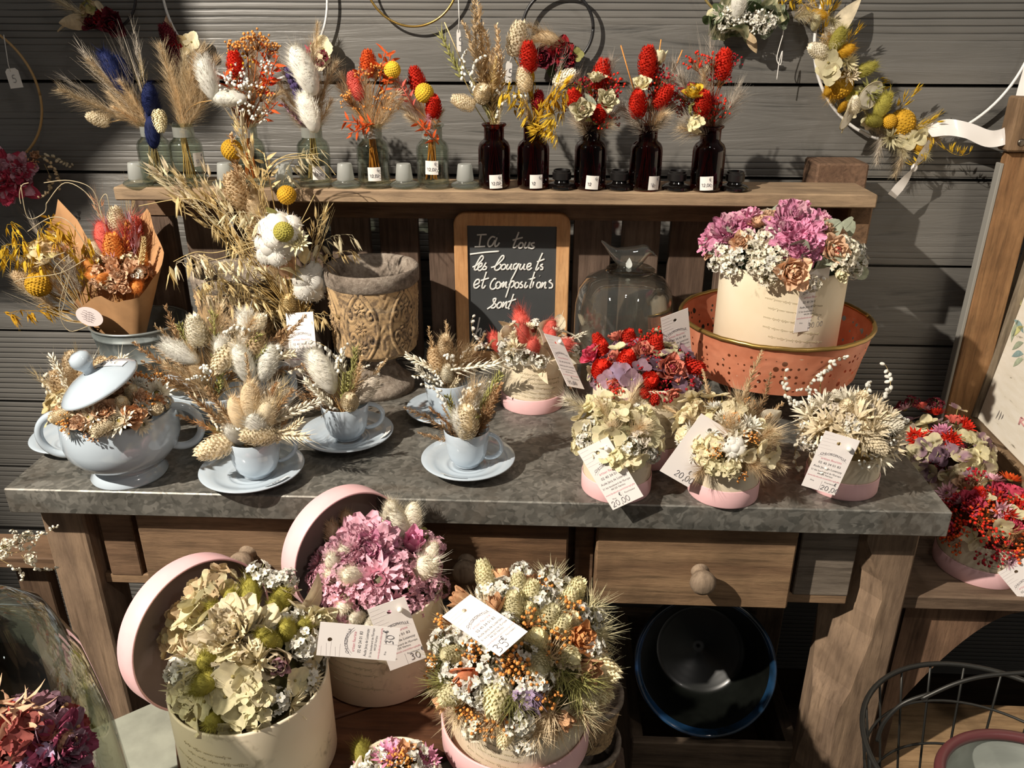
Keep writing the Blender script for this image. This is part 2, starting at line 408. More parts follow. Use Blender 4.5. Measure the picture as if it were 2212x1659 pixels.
# ------------------------------------------------------------------ floor-side furniture at the right
RX = V(1966, 1292, .93).x
zr = V(2050, 1290, .93).z
st = thing('side_stand', 'low weathered wooden stand with arched bracket right of the table', 'stand', (RX+.2, 1.15, 0))
mb = MB(); mb.box((rx1+.003, .93, zr-.022), (1.25, 1.43, zr), .002); part('shelf_board', mb, wood('#4f3f33', '#86705c', 'X'), st)
rows = []
for i in range(15):                                                 # arched bracket under it
    t = i/14; x = V(1955+250*t, 1320, .955).x; zc = zr-.024-(.23*(1-t)**1.7+.018)
    rows.append([(x, .955, zr-.022), (x, .955, zc), (x, .975, zc), (x, .975, zr-.022)])
mb = MB(); mb.grid(rows, 0, True, False); part('bracket', mb, wood('#6b5040', '#9a7a60', 'Z'), st)
mb = MB(); mb.box((rx1+.004, .96, 0), (rx1+.05, 1.0, zr-.022), .002); part('leg', mb, wood('#3f3026', '#6a5342', 'Z'), st)
mb = MB(); mb.box((1.16, .96, 0), (1.21, 1.0, zr-.022), .002); part('leg', mb, wood('#3f3026', '#6a5342', 'Z'), st)
XB = .795                                                          # painted board standing side-on at the right, leaning a little
pb = thing('painted_board', 'white board painted with pale leaves in a rough wooden frame at the right edge', 'picture', (XB, 1.25, zr))
ML = Matrix.Translation((XB, 1.43, zr)) @ Matrix.Rotation(R(-2.5), 4, 'Z') @ Matrix.Rotation(R(6), 4, 'Y')
def brd(lo, hi, m, name, lab=None, b=.002): mb = MB(); mb.box(lo, hi, b, 0, ML); return part(name, mb, m, pb, label=lab)
def pnl():
    m, nt, p = newmat('white_wash'); n = noise(nt, coords(nt, (1, 9, 40)), 2.2, 6, .4)
    c = ramp(nt, n, [(.30, hx('#8f8777')), (.36, hx('#e6ddcb')), (.7, hx('#efe8da'))])
    nt.links.new(c, p.inputs['Base Color']); p.inputs['Roughness'].default_value = .75; return m
brd((0, -.60, .046), (.016, -.032, .62), pnl(), 'panel', 'whitewashed panel')
brd((-.012, -.032, .046), (.018, 0, .62), wood('#6f6354', '#a3937c', 'Z', 1.3), 'frame_stile', 'worn wooden frame edge')
brd((-.014, -.60, .001), (.020, 0, .045), wood('#6f5b47', '#a88c6c', 'Y', 1.1), 'frame_rail')
MI = ML.inverted()
def bp(px, py):
    d = MI.to_3x3() @ ray(px, py); o = MI @ CAM; t = (-.0008-o.x)/d.x; return ML @ (o+d*t)
LV = []
def leafp(px, py, qx, qy, w, col):
    a, b = bp(px, py), bp(qx, qy); d = b-a; n = (ML.to_3x3() @ Vector((1, 0, 0))).cross(d).normalized(); fm = MB()
    L = [a+d*t+n*w*math.sin(PI*t)*.5 for t in (0, .2, .4, .6, .8, 1)]; Rr = [a+d*t-n*w*math.sin(PI*t)*.5+n*w*.35*math.sin(PI*t) for t in (.8, .6, .4, .2)]
    fm.add(L+Rr, [tuple(range(len(L)+len(Rr)))], 0, False); part('painted_leaf', fm, col, pb)
for q in ((2200, 690, 2184, 740, .02, 0), (2205, 660, 2196, 630, .02, 1), (2211, 705, 2186, 728, .02, 1), (2211, 740, 2186, 756, .018, 0), (2211, 765, 2185, 770, .018, 2), (2211, 775, 2188, 792, .018, 0), (2211, 720, 2190, 690, .016, 2)): leafp(*q[:5], petalm(('#a9b39a', '#c9c889', '#8fa7a4')[q[5]], 0))
for q in ((2150, 905, 2160, 885), (2156, 908, 2164, 888), (2162, 906, 2168, 894)): leafp(*q, .004, plain('#77716e', .8))
fm = MB()
for pts in ([(2201, 917), (2206, 902)], [(2206, 902), (2213, 906), (2205, 911), (2212, 920)]): fm.tube([bp(*p) for p in pts], .0016, 5)
part('painted_lettering', fm, plain('#c58f8f', .8), pb, label='pink painted letter')
ps2 = thing('wooden_post', 'upright brown timber post against the wall at the right', 'post', (XB-.03, 1.42, zr))
xa = V(2113, 600, 1.40).x
mb = MB(); mb.box((xa, 1.40, zr), (xa+.060, 1.419, V(2185, 330, 1.40).z), .002); part('timber', mb, wood('#7a5638', '#a9825a', 'Z', .8), ps2)
mb = MB(); mb.box((xa-.006, 1.402, zr), (xa-.0004, 1.419, V(2185, 352, 1.41).z), .001); part('edge_strip', mb, plain('#8a8780', .7), ps2, label='grey painted edge strip')
tp = V(2172, 330, 1.39); mb = MB(); mb.box((tp.x-.001, 1.385, tp.z+.002), (tp.x+.06, 1.42, tp.z+.085), .003)
o = part('top_block', mb, wood('#6b5440', '#9c7f60', 'Z', 1), ps2); sp_ = V(2206, 308, 1.385); mb = MB(); mb.sph(sp_, .006, 14, 8, 0, (1, .5, 1)); part('screw', mb, plain('#6a6258', .35, .9), o)

# ------------------------------------------------------------------ low bench and board in the foreground
ZB = .607
c1 = G(228, 1560, ZB); c2 = G(330, 1516, ZB); d = (c2-c1).normalized(); d.z = 0; nn = Vector((d.y, -d.x, 0))
c0 = c1-d*.25
lt = thing('display_bench', 'small low bench with a pale grey green top in the left foreground', 'bench', ((c0+d*.25+nn*.2).x, (c0+d*.25+nn*.2).y, 0))
mb = MB(); Mb = Matrix(((d.x, nn.x, 0, c0.x), (d.y, nn.y, 0, c0.y), (0, 0, 1, 0), (0, 0, 0, 1)))
mb.box((0, 0, ZB-.02), (.65, .42, ZB), .002, 0, Mb); part('bench_top', mb, plain('#8b8d80', .6, var=.15), lt)
for a, b in ((.03, .03), (.58, .03), (.03, .36), (.58, .36)):
    mb = MB(); mb.box((a, b, 0), (a+.04, b+.04, ZB-.02), .002, 0, Mb); part('leg', mb, plain('#8b8d80', .6, var=.15), lt)
ZP = ZB+.015
a_, b_ = G(395, 1655, ZP), G(965, 1470, ZP); ang = math.atan2((b_-a_).y, (b_-a_).x)
mb = MB(); mm = (a_+b_)/2; Mw = Matrix.Translation((mm.x, mm.y, 0)) @ Matrix.Rotation(ang, 4, 'Z')
mb.box((-.155, -.10, ZB+.0005), (.25, -.003, ZP), .002, 0, Mw); mb.box((-.155, -.0005, ZB+.0005), (.25, .105, ZP), .002, 0, Mw)
mw = wood('#3d2519', '#70492f', 'X', 1, .6)
one('wooden_board', 'dark reddish brown wooden board lying on the pale green bench', 'board', mb, mw, (mm.x, mm.y, ZB))

# ------------------------------------------------------------------ dried flowers: one mesh per kind, tone and variant (grow along +Z from the base)
PC = {}
def proto(kind, *a, var=0):
    k = (kind, a, var)
    if k not in PC:
        rng = random.Random(hash(str(k)) % 99991 if False else sum(ord(c)*(i+7) for i, c in enumerate(str(k))) % 99991)
        PC[k] = globals()['p_'+kind](rng, *a)
    return PC[k]
def rv(rng): return Vector((rng.gauss(0, 1), rng.gauss(0, 1), rng.gauss(0, 1))).normalized()
def curve_axis(rng, L, bend, n=9):
    a = rng.random()*6.28; d = Vector((math.cos(a), math.sin(a), 0)); P = []
    for i in range(n+1): t = i/n; P.append(Vector((0, 0, L*t))+d*(bend*L*t*t))
    return P
def along(P, t):
    x = t*(len(P)-1); i = min(int(x), len(P)-2); return P[i].lerp(P[i+1], x-i), (P[i+1]-P[i]).normalized()
def p_plume(rng, L, Wd, col, n=430, wd=.00055):
    mb = MB(); P = curve_axis(rng, L, .10+.12*rng.random()); mb.tube(P, [.0007*(1-.7*i/9) for i in range(10)], 4)
    for i in range(n):
        t = (i+rng.random())/n; t = .06+.94*t; p, d = along(P, t); o = rv(rng); o = (o-d*o.dot(d)).normalized()
        env = math.sin(PI*min(1, .18+.82*t))**.7 if t < .85 else .75*(1-t)/.15*.8+.25
        l = Wd*(.45+.75*rng.random())*env*1.25; sp = .55+.35*rng.random()
        mb.blade(p, d*(1.25-.3*sp)+o*sp, l, wd*(.8+.6*rng.random()), .25*rng.random(), 3, 0, (d.cross(o)).normalized())
    return mb.mesh('plume', [petalm(col, .35)])
def p_bunny(rng, L, Rr, col):
    mb = MB(); mb.sph((0, 0, L*.5), 1, 14, 10, 0, (Rr*.88, Rr*.88, L*.5))
    for i in range(900):
        t = rng.random()**.8; a = rng.random()*6.28; z = L*t; r = Rr*.8*math.sin(PI*min(.98, max(.03, t)))**.6
        p = Vector((r*math.cos(a), r*math.sin(a), z)); o = Vector((math.cos(a), math.sin(a), 0))
        mb.blade(p, o*(.55+.3*rng.random())+Vector((0, 0, .9)), Rr*(.28+.5*rng.random())*(1+1.2*(rng.random() < .06)), .0003, -.15, 2)
    return mb.mesh('bunny', [petalm(col, .3)])
def p_canary(rng, L, Rr, col, sh=1.0):
    mb = MB(); n = int(190*sh)
    mb.sph((0, 0, L*.5), 1, 12, 9, 0, (Rr*.80, Rr*.80, L*.48))
    for i in range(n):
        t = .03+.94*(i+.5)/n; a = i*2.39996+.2*rng.random(); r = Rr*.78*math.sin(PI*(.06+.90*t**.85))**.65
        p = Vector((r*math.cos(a), r*math.sin(a), L*t-.001)); o = Vector((math.cos(a), math.sin(a), 0)); el = .30+1.0*t
        d = (o*(1-.62*t)+Vector((0, 0, .75+.6*t))).normalized(); s = o.cross(Vector((0, 0, 1)))
        l = L*.155*(.8+.4*rng.random()); w = Rr*.22
        q = p+d*l*.45+o*Rr*.10; e = p+d*l
        mb.add([p-s*w*.5, p+s*w*.5, q+s*w*.62, e, q-s*w*.62], [(0, 1, 2, 4), (4, 2, 3)], 0, False)
    return mb.mesh('canary', [petalm(col, .25)])
def p_wheat(rng, L, col, awn=.25):
    mb = MB(); P = curve_axis(rng, L, .12*rng.random()); mb.tube(P, .0007, 5, 1); n = 12
    for i in range(n):
        t = .04+.93*i/n
        for k in range(3):
            p, d = along(P, t+.02*k); a = (0, PI, PI/2+PI*(i % 2))[k]+.25*rng.gauss(0, 1)
            o = Vector((math.cos(a), math.sin(a), 0)); l = L*.145*(1.05-.35*t); w = l*.36
            dd = (d*1.0+o*.55).normalized(); c = p+dd*l*.5+o*.0012
            mb.sph((0, 0, 0), 1, 6, 5, 0, (w*.5, w*.42, l*.52), frame(c, dd))
            if awn: mb.blade(c+dd*l*.45, dd+rv(rng)*.1, L*awn*(.5+.6*rng.random()), .00045, -.1, 2)
    return mb.mesh('wheat', [petalm(col, .1), petalm(col, .1)])
def p_spike(rng, L, Wd, col, n=150):
    mb = MB(); P = curve_axis(rng, L, .12+.14*rng.random()); mb.tube(P, [.0008*(1-.6*i/9) for i in range(10)], 4)
    for i in range(n):
        t = .05+.95*(i+rng.random())/n; p, d = along(P, min(.999, t)); a = rv(rng); o = (a-d*a.dot(d)).normalized()
        l = Wd*(.5+.6*rng.random())*(1.05-.75*t**2.2)*(min(1, .45+t*2)); q = p+(o*.75+d*.75)*l*.6; s = d.cross(o)*(.0007+.0005*rng.random())
        e = p+(o*.75+d*.8)*l
        mb.add([p-s*.4, p+s*.4, q+s, e, q-s], [(0, 1, 2, 4), (4, 2, 3)], 0, False)
    return mb.mesh('spike', [petalm(col, .2)])
def oatlet(mb, p, d, l, rng, mi=0):
    d = Vector(d).normalized(); s = d.orthogonal().normalized(); s = Quaternion(d, rng.random()*6.28) @ s; b = d.cross(s)
    for k in (-1, 1):
        w = l*.105; rows = []
        for t, ww, off in ((0, .15, 0), (.25, 1, .07), (.55, .8, .12), (1, .02, .17+.05*rng.random())):
            c = p+d*l*t+s*k*l*off; rows.append([c-b*w*ww, c+s*k*w*.5*ww, c+b*w*ww])
        mb.grid(rows, mi)
    if rng.random() < .5: mb.blade(p+d*l*.5, d+s*.2, l*.9, .0004, 0, 2, mi)
def p_oat(rng, L, col, n=11, drop=1.0):
    mb = MB(); a = rng.random()*6.28; h = Vector((math.cos(a), math.sin(a), 0)); P = []
    for i in range(11): t = i/10; P.append(Vector((0, 0, L*(t-.35*drop*t**2.6)))+h*L*.42*drop*t*t)
    mb.tube(P, [.0007-.0005*i/10 for i in range(11)], 4, 0)
    for i in range(n):
        t = .30+.7*i/(n-1); p, d = along(P, min(t, .999)); o = (rv(rng)+h*.5); o.z = abs(o.z)*.2; o.normalize()
        q = p+(o*.5+d*.5)*L*.09*(.5+.8*rng.random()); e = q+(o*.5+Vector((0, 0, -.5*drop)))*L*.06
        mb.tube([p, q, e], .00028, 3, 0, False); oatlet(mb, e, o*.45+Vector((0, 0, -1*drop if drop > .3 else .8))+d*.3, .020*(.8+.4*rng.random()), rng)
    return mb.mesh('oat', [petalm(col, .3)])
def p_ball(rng, Rr, col):
    mb = MB(); mb.sph((0, 0, Rr), Rr, 20, 14); n = 190
    for i in range(n):
        z = 1-2*(i+.5)/n; r = math.sqrt(1-z*z); a = i*2.39996
        d = Vector((r*math.cos(a), r*math.sin(a), z)); mb.sph(d*Rr*.98+Vector((0, 0, Rr)), Rr*.095, 5, 4)
    return mb.mesh('ball', [petalm(col, .05)])
def p_rose(rng, Rr, col, inner=None):
    mb = MB(); n = 30
    for i in range(n):
        f = i/(n-1); e0 = R(96-30*f); mb.petal(i*2.39996+.3*rng.random(), Rr*(.62+.35*f), Rr*(.42+.62*f), e0, (.55-1.5*f**2)+.25*rng.random(), Rr*(.04+.40*f), Rr*(.34-.36*f), .40, .06+.06*f, .55, .75, 5, 5, 0 if f > .4 else 1, None, rng, 2.4)
    for k in range(5): mb.petal(k*1.257, Rr*.8, Rr*.22, R(-5), 1.1, Rr*.12, -Rr*.05, 0, 0, 1, .6, 4, 2, 2, None, rng)
    return mb.mesh('rose', [petalm(col, .2, var=.22), petalm(inner or col, .15, var=.25), petalm('#77714a', .1)])
def p_bud(rng, Rr, col):
    mb = MB()
    for i in range(11):
        f = i/10; mb.petal(i*2.39996, Rr*(1.9+.2*f), Rr*(1.1+.35*f), R(62-8*f), .85-.55*f, Rr*(.05+.20*f), 0, .5, .04, .6, .7, 5, 4, 0, None, rng)
    for k in range(5): mb.petal(k*1.257, Rr*1.0, Rr*.4, R(40), .5, Rr*.25, -Rr*.1, 0, 0, 1, .6, 4, 2, 1, None, rng)
    return mb.mesh('bud', [petalm(col, .2, var=.22), petalm('#8a7d4e', .1)])
def p_peony(rng, Rr, col, col2=None):
    mb = MB(); n = 80
    for i in range(n):
        f = (i/(n-1))**.8; mb.petal(i*2.39996+.5*rng.random(), Rr*(.55+.42*f)*(.85+.3*rng.random()), Rr*(.38+.25*f), R(95-95*f)+.25*rng.gauss(0, 1), rng.gauss(.1, .5), Rr*.42*f*rng.uniform(.6, 1.1), Rr*(.42-.40*f), .3, .13, .35, .75, 4, 5, int(rng.random() < .4), None, rng, 3.5)
    return mb.mesh('peony', [petalm(col, .25, var=.2), petalm(col2 or col, .25, var=.2)])
def p_hydr(rng, Rr, col, col2=None, nf=9):
    """a head of four-petalled florets"""
    mb = MB()
    for j in range(nf):
        z = 1-1.25*(j+.4)/nf; r = math.sqrt(max(0, 1-z*z)); a = j*2.39996+.4*rng.random(); d = Vector((r*math.cos(a), r*math.sin(a), z+.15)).normalized()
        M = frame(d*Rr*.62, d+rv(rng)*.35, rng.random()*6)
        for k in range(4): mb.petal(k*PI/2+.15*rng.random(), Rr*.52, Rr*.60, R(rng.uniform(10, 35)), rng.uniform(-.5, .3), Rr*.03, 0, .12, .05, .45, .72, 4, 4, int(rng.random() < .35), M, rng, 2)
        mb.sph(M @ Vector((0, 0, Rr*.05)), Rr*.06, 5, 4, 1)
    for j in range(nf): 
        a = j*2.4; mb.tube([(0, 0, -Rr*.2), (Rr*.4*math.cos(a), Rr*.4*math.sin(a), Rr*.35)], Rr*.02, 3, 2, False)
    return mb.mesh('hydr', [petalm(col, .3, col2 and col2), petalm(col2 or col, .3), petalm('#8a7f55', .1)])
def p_floret(rng, Rr, col, col2=None):
    mb = MB()
    for k in range(4): mb.petal(k*PI/2+.2*rng.random(), Rr, Rr*1.15, R(rng.uniform(5, 40)), rng.uniform(-.6, .4), Rr*.05, 0, .14, .04, .42, .72, 5, 4, 0, None, rng, 2)
    mb.sph((0, 0, Rr*.06), Rr*.10, 6, 5, 1); mb.tube([(0, 0, -Rr*1.1), (0, 0, 0)], Rr*.05, 4, 1, False)
    return mb.mesh('floret', [petalm(col, .35, col2), petalm('#a89a63', .1)])
def p_statice(rng, Rr, col, eye='#b0a474', n=17):
    """head of little papery cups"""
    mb = MB()
    for j in range(n):
        z = 1-1.35*(j+.4)/n; r = math.sqrt(max(0, 1-z*z)); a = j*2.39996+.5*rng.random(); d = (Vector((r*math.cos(a), r*math.sin(a), z))+rv(rng)*.25).normalized()
        M = frame(d*Rr*(.55+.3*rng.random()), d, rng.random()*6); s = Rr*.36
        for k in range(5): mb.petal(k*1.2566, s*.95, s*.85, R(58), -.75, s*.08, 0, .25, .10, .30, .7, 3, 3, 0, M, rng, 3)
        mb.sph(M @ Vector((0, 0, s*.16)), s*.15, 5, 4, 1)
        mb.tube([(0, 0, -Rr*.3), M @ Vector((0, 0, 0))], Rr*.035, 3, 2, False)
    return mb.mesh('statice', [petalm(col, .25), petalm(eye, 0), petalm('#7d7a54', .1)])
def p_berries(rng, Rr, col, n=26, s=.085, stem='#8a5a30'):
    mb = MB()
    for j in range(n):
        d = rv(rng); d.z = abs(d.z)*1.2+.25; d.normalize(); q = d*Rr*(.6+.55*rng.random())
        mb.tube([(0, 0, -Rr*.25), q*.55+rv(rng)*Rr*.08, q], Rr*.017, 3, 1, False); mb.sph(q, Rr*s*(.75+.5*rng.random()), 7, 5)
    return mb.mesh('berries', [petalm(col, .05), petalm(stem, .1)])
def p_straw(rng, Rr, col, eye='#8a7a3c'):
    mb = MB(); n = 46
    for i in range(n):
        f = i/(n-1); mb.petal(i*2.39996, Rr*(.35+.62*f), Rr*.27, R(100-85*f), .55-.6*f+.1*rng.gauss(0, 1), Rr*(.30+.08*f), Rr*.02, .25, 0, .8, .8, 4, 3, 0, None, rng)
    mb.sph((0, 0, Rr*.06), Rr*.30, 10, 6, 1, (1, 1, .6))
    return mb.mesh('straw', [petalm(col, .2), petalm(eye, 0)])
def p_star(rng, Rr, col, eye='#b39a58', n=26):
    mb = MB()
    for i in range(n):
        f = (i % 3)/2; mb.petal(i*2.39996, Rr*rng.uniform(.8, 1.1), Rr*.19, R(62-40*f+8*rng.gauss(0, 1)), rng.uniform(-.5, .1), Rr*.08, 0, .5, 0, 1.0, .7, 4, 2, 0, None, rng)
    for i in range(16): d = rv(rng); d.z = abs(d.z)+.5; mb.blade((0, 0, 0), d, Rr*.35, Rr*.03, 0, 2, 1)
    return mb.mesh('star', [petalm(col, .3), petalm(eye, .1)])
def p_leaf(rng, L, Wd, col, curl=.8, tip=1.0, col2=None):
    mb = MB(); mb.petal(0, L, Wd, R(75), -curl+.3*rng.gauss(0, 1), 0, 0, .30, .03, tip, .72, 7, 4, 0, None, rng, 2); mb.petal(0, L*.96, Wd*.05, R(75), -curl, 0, .0004, 0, 0, .5, .7, 6, 1, 1)
    return mb.mesh('leaf', [petalm(col, .3, col2), petalm(col2 or col, .2)])
def p_beads(rng, L, col, n=14, s=.0027):
    mb = MB(); a = rng.random()*6.28; h = Vector((math.cos(a), math.sin(a), 0)); P = [Vector((0, 0, L*(t/10)*(1-.33*(t/10)**2)))+h*L*.45*(t/10)**2.4 for t in range(11)]
    mb.tube(P, [.0006-.0004*i/10 for i in range(11)], 4, 1)
    for i in range(n):
        t = .35+.65*i/(n-1); p, d = along(P, min(.999, t)); o = rv(rng); o.z = -abs(o.z)*.5-.2; q = p+o*s*1.3
        mb.tube([p, q], .0002, 3, 1, False); mb.sph((0, 0, 0), s*(1.1-.35*t), 7, 6, 0, (.8, .8, 1.15), frame(q, o+Vector((0, 0, -.4))))
    return mb.mesh('beads', [petalm(col, .15), petalm('#b29a68', .1)])
def p_mist(rng, Rr, col, n=120):
    mb = MB()
    for i in range(n):
        d = rv(rng); d.z = abs(d.z)*.9+.15; mb.blade(rv(rng)*Rr*.15, d, Rr*rng.uniform(.6, 1.2), .0007, rng.uniform(-.5, .7), 4)
    return mb.mesh('mist', [petalm(col, .25)])
def p_cotton(rng, Rr, col='#f1ede4'):
    mb = MB()
    for k in range(5):
        a = k*1.2566+.3*rng.random(); c = Vector((math.cos(a)*Rr*.52, math.sin(a)*Rr*.52, Rr*.55)); r = Rr*rng.uniform(.50, .62)
        mb.sph(c, r, 14, 10, 0, (1, 1, .9))
        for i in range(130): d = rv(rng); mb.blade(c+d*r*.92, d+rv(rng)*1.1, r*.38, .0006, 0, 2)
    mb.sph((0, 0, Rr*.75), Rr*.5, 12, 8)
    for k in range(5): mb.petal(k*1.2566+.6, Rr*1.15, Rr*.5, R(12), .65, Rr*.1, Rr*.1, .2, .05, 1, .6, 4, 3, 1, None, rng)
    return mb.mesh('cotton', [petalm(col, .3, var=.04), petalm('#6b4127', .1)])
def p_lavender(rng, L, col):
    mb = MB(); mb.tube([(0, 0, 0), (0, 0, L)], .0006, 4, 1)
    for i in range(8):
        t = .15+.85*i/7
        for k in range(5): a = k*1.257+i; mb.sph((math.cos(a)*.0024, math.sin(a)*.0024, L*t), .0021, 6, 5, 0, (1, 1, 1.5))
    return mb.mesh('lavender', [petalm(col, .05), petalm('#8b8560', .1)])
def p_wisp(rng, L, col, n=5):
    mb = MB()
    for i in range(n):
        a = rng.random()*6.28; d = Vector((math.cos(a)*.16, math.sin(a)*.16, 1)); mb.blade((0, 0, 0), d, L*rng.uniform(.7, 1), .0008, rng.uniform(-.05, .35), 8)
    for i in range(40): mb.blade(Vector((0, 0, L*(.3+.5*rng.random())))+rv(rng)*.002, Vector((rng.gauss(0, .25), rng.gauss(0, .25), 1)), L*.2, .0003, 0, 2)
    return mb.mesh('wisp', [petalm(col, .4)])
def p_delph(rng, L, col):
    mb = MB(); n = 10
    for i in range(n):
        t = .1+.9*i/n; a = i*2.4; M = frame((math.cos(a)*.002, math.sin(a)*.002, L*t), (math.cos(a), math.sin(a), .8))
        mb.petal(0, L*.34, L*.10, R(70), -.5, 0, 0, .4, .03, 1, .6, 4, 2, 0, M, rng)
    mb.tube([(0, 0, 0), (0, 0, L)], .0007, 4)
    return mb.mesh('delph', [petalm(col, .25)])
def p_disc(rng, Rr, col):
    mb = MB(); pts = []
    rows = [[(Rr*f*math.cos(a)*.8, .0009*math.sin(f*7+a*2), Rr+Rr*f*math.sin(a)*1.05) for a in [2*PI*k/22 for k in range(22)]] for f in (.01, .35, .7, 1)]
    mb.grid(rows, 0, True); mb.tube(rows[-1]+[rows[-1][0]], .0004, 4, 1); mb.tube([(0, 0, -.004), (0, 0, 0)], .0006, 4, 1)
    return mb.mesh('disc', [petalm(col, .45, var=.06), petalm('#cbbd95', .1)])
def p_stick(rng, L, col): 
    mb = MB(); mb.tube([(0, 0, 0), (0, 0, L)], .0008, 5); return mb.mesh('stick', [petalm(col, .05)])

# kind -> (part name, prototype, default arguments, size of the head along its axis)
KN = {
 'plume': ('pampas_plume', lambda c, s, v: proto('plume', .085, .026, c, var=v), .085), 'tuft': ('grass_tuft', lambda c, s, v: proto('plume', .055, .030, c, 300, var=v), .055),
 'bunny': ('bunny_tail', lambda c, s, v: proto('bunny', .034, .0088, c, var=v), .034), 'canary': ('canary_grass_head', lambda c, s, v: proto('canary', .030, .0098, c, var=v), .030),
 'wheat': ('wheat_ear', lambda c, s, v: proto('wheat', .062, c, .22, var=v), .062), 'spike': ('grass_spike', lambda c, s, v: proto('spike', .085, .0125, c, var=v), .085),
 'oat': ('oat_spray', lambda c, s, v: proto('oat', .12, c, 13, var=v), .09), 'oatup': ('oat_spray', lambda c, s, v: proto('oat', .10, c, 12, .25, var=v), .10),
 'ball': ('craspedia_ball', lambda c, s, v: proto('ball', .0115, c), .023), 'rose': ('dried_rose', lambda c, s, v: proto('rose', .0155, *c.split(','), var=v), .012), 'bud': ('rose_bud', lambda c, s, v: proto('bud', .0095, c, var=v), .018),
 'peony': ('ruffled_peony', lambda c, s, v: proto('peony', .030, *c.split(','), var=v), .015), 'hydr': ('hydrangea_head', lambda c, s, v: proto('hydr', .024, *c.split(','), var=v), .012), 'floret': ('hydrangea_floret', lambda c, s, v: proto('floret', .013, *c.split(','), var=v), .004),
 'statice': ('statice_cluster', lambda c, s, v: proto('statice', .0145, *c.split(','), var=v), .010), 'berries': ('berry_spray', lambda c, s, v: proto('berries', .020, c, 30, var=v), .018),
 'straw': ('strawflower', lambda c, s, v: proto('straw', .0135, *c.split(','), var=v), .006), 'star': ('star_flower', lambda c, s, v: proto('star', .019, *c.split(','), var=v), .010),
 'leaf': ('pointed_leaf', lambda c, s, v: proto('leaf', .045, .020, c, .7, 1.0, var=v), .040), 'round': ('rounded_leaf', lambda c, s, v: proto('leaf', .030, .026, *([c.split(',')[0], .9, .5]+c.split(',')[1:]), var=v), .026),
 'beads': ('bead_grass', lambda c, s, v: proto('beads', .07, c, var=v), .055), 'mist': ('fine_greenery', lambda c, s, v: proto('mist', .022, c, var=v), .012), 'cotton': ('cotton_boll', lambda c, s, v: proto('cotton', .021, var=v), .022),
 'lav': ('lavender_sprig', lambda c, s, v: proto('lavender', .045, c, var=v), .045), 'wisp': ('wispy_grass', lambda c, s, v: proto('wisp', .10, c, var=v), .09), 'delph': ('petal_spike', lambda c, s, v: proto('delph', .045, c, var=v), .045),
 'disc': ('papery_seed_disc', lambda c, s, v: proto('disc', .013, c), .026), 'stick': ('bare_stem', lambda c, s, v: proto('stick', .06, c), .06), 'tiny': ('tiny_white_sprig', lambda c, s, v: proto('berries', .018, c, 16, .11, '#a8895a', var=v), .018),
}
PAL = {'cr': '#e9dabb', 'iv': '#f1e8d4', 'wh': '#f2ede2', 'be': '#e2cdaa', 'tan': '#d9bf98', 'br': '#c2a27c', 'dbr': '#9a7a58', 'oc': '#dcaa80', 'str': '#e8d09a', 'gr': '#a3a062', 'ol': '#aba24c', 'ye': '#d9b437', 'mu': '#c99a2b', 'or': '#e59a50', 'vor': '#e2602a',
       'red': '#cf2f1d', 'dred': '#a3202a', 'bur': '#6d2430', 'pk': '#f4b9c8', 'hp': '#f3a2c2', 'lp': '#e8b9c6', 'pe': '#eec3a0', 'co': '#e56f62', 'mv': '#a58592', 'nv': '#232c58', 'sg': '#a9b09a', 'dg': '#5c6b48', 'tc': '#c69d72', 'lg': '#e2d9b0', 'yc': '#f0e3be', 'bl': '#7d6272', 'lil': '#b9a3c0', 'gy': '#cfc4b4', 'pu': '#4d3f66', 'rp': '#d5506a'}
def pc(c): return ','.join(PAL.get(x, x) for x in c.split(','))
CNT = [0]
def head(parent, kind, base, d, col, s=1.0, spin=None):
    CNT[0] += 1; v = CNT[0] % 3; nm, fn, hl = KN[kind]
    return put(fn(pc(col), s, v), nm, parent, frame(base, d, CNT[0]*1.7 if spin is None else spin, s))
def bend_pts(a, b, da, n=5):
    a, b = Vector(a), Vector(b); L = (b-a).length; m = a+Vector(da).normalized()*L*.5; return [a*(1-t)**2+m*2*t*(1-t)+b*t*t for t in [i/n for i in range(n+1)]]
def spray(parent, neck, items, foot=None, rng=None, stem='#b08a55', sr=.0007, name='stem_bundle'):
    """stems from the vessel's neck to heads whose tips sit at picture places: (kind, px, py, tone[, size[, depth offset]])"""
    rng = rng or random.Random(len(items)*7+int(neck.x*1000)); mb = MB(); neck = Vector(neck)
    for it in items:
        kind, px, py, col = it[:4]; s = it[4] if len(it) > 4 else 1; dy = it[5] if len(it) > 5 and it[5] is not None else rng.uniform(-.022, .016)
        T = V(px, py, neck.y+dy); hl = KN[kind][2]*s; d = (T-(neck+Vector((0, 0, -.012)))); L = d.length; d.normalize()
        if len(it) > 6: d = Vector(it[6]).normalized()
        base = T-d*min(hl, max(.012, L*.98) if kind in ('plume', 'spike', 'wisp', 'wheat', 'tuft', 'oat', 'oatup') else hl)
        s2 = s if hl < L or kind not in ('plume', 'spike', 'wisp', 'wheat', 'tuft', 'oat', 'oatup') else s*max(.35, L*.98/hl)
        head(parent, kind, base, d, col, s2)
        n0 = neck+Vector((rng.uniform(-.004, .004), rng.uniform(-.004, .004), -.006))
        if (base-n0).length > .008: mb.tube(bend_pts(n0, base, (n0-neck)*40+Vector((0, 0, 1))+d*.8), sr*(.8+.5*rng.random()), 4, 0, False)
        if foot is not None:
            f = Vector(foot)+Vector((rng.uniform(-.011, .011), rng.uniform(-.009, .009), 0)); mb.tube([f, n0.lerp(f, .5)*1.0+Vector((0, 0, 0)), n0], sr*1.2, 4, 0, False)
    return part(name, mb, [petalm(stem, .05)], parent)

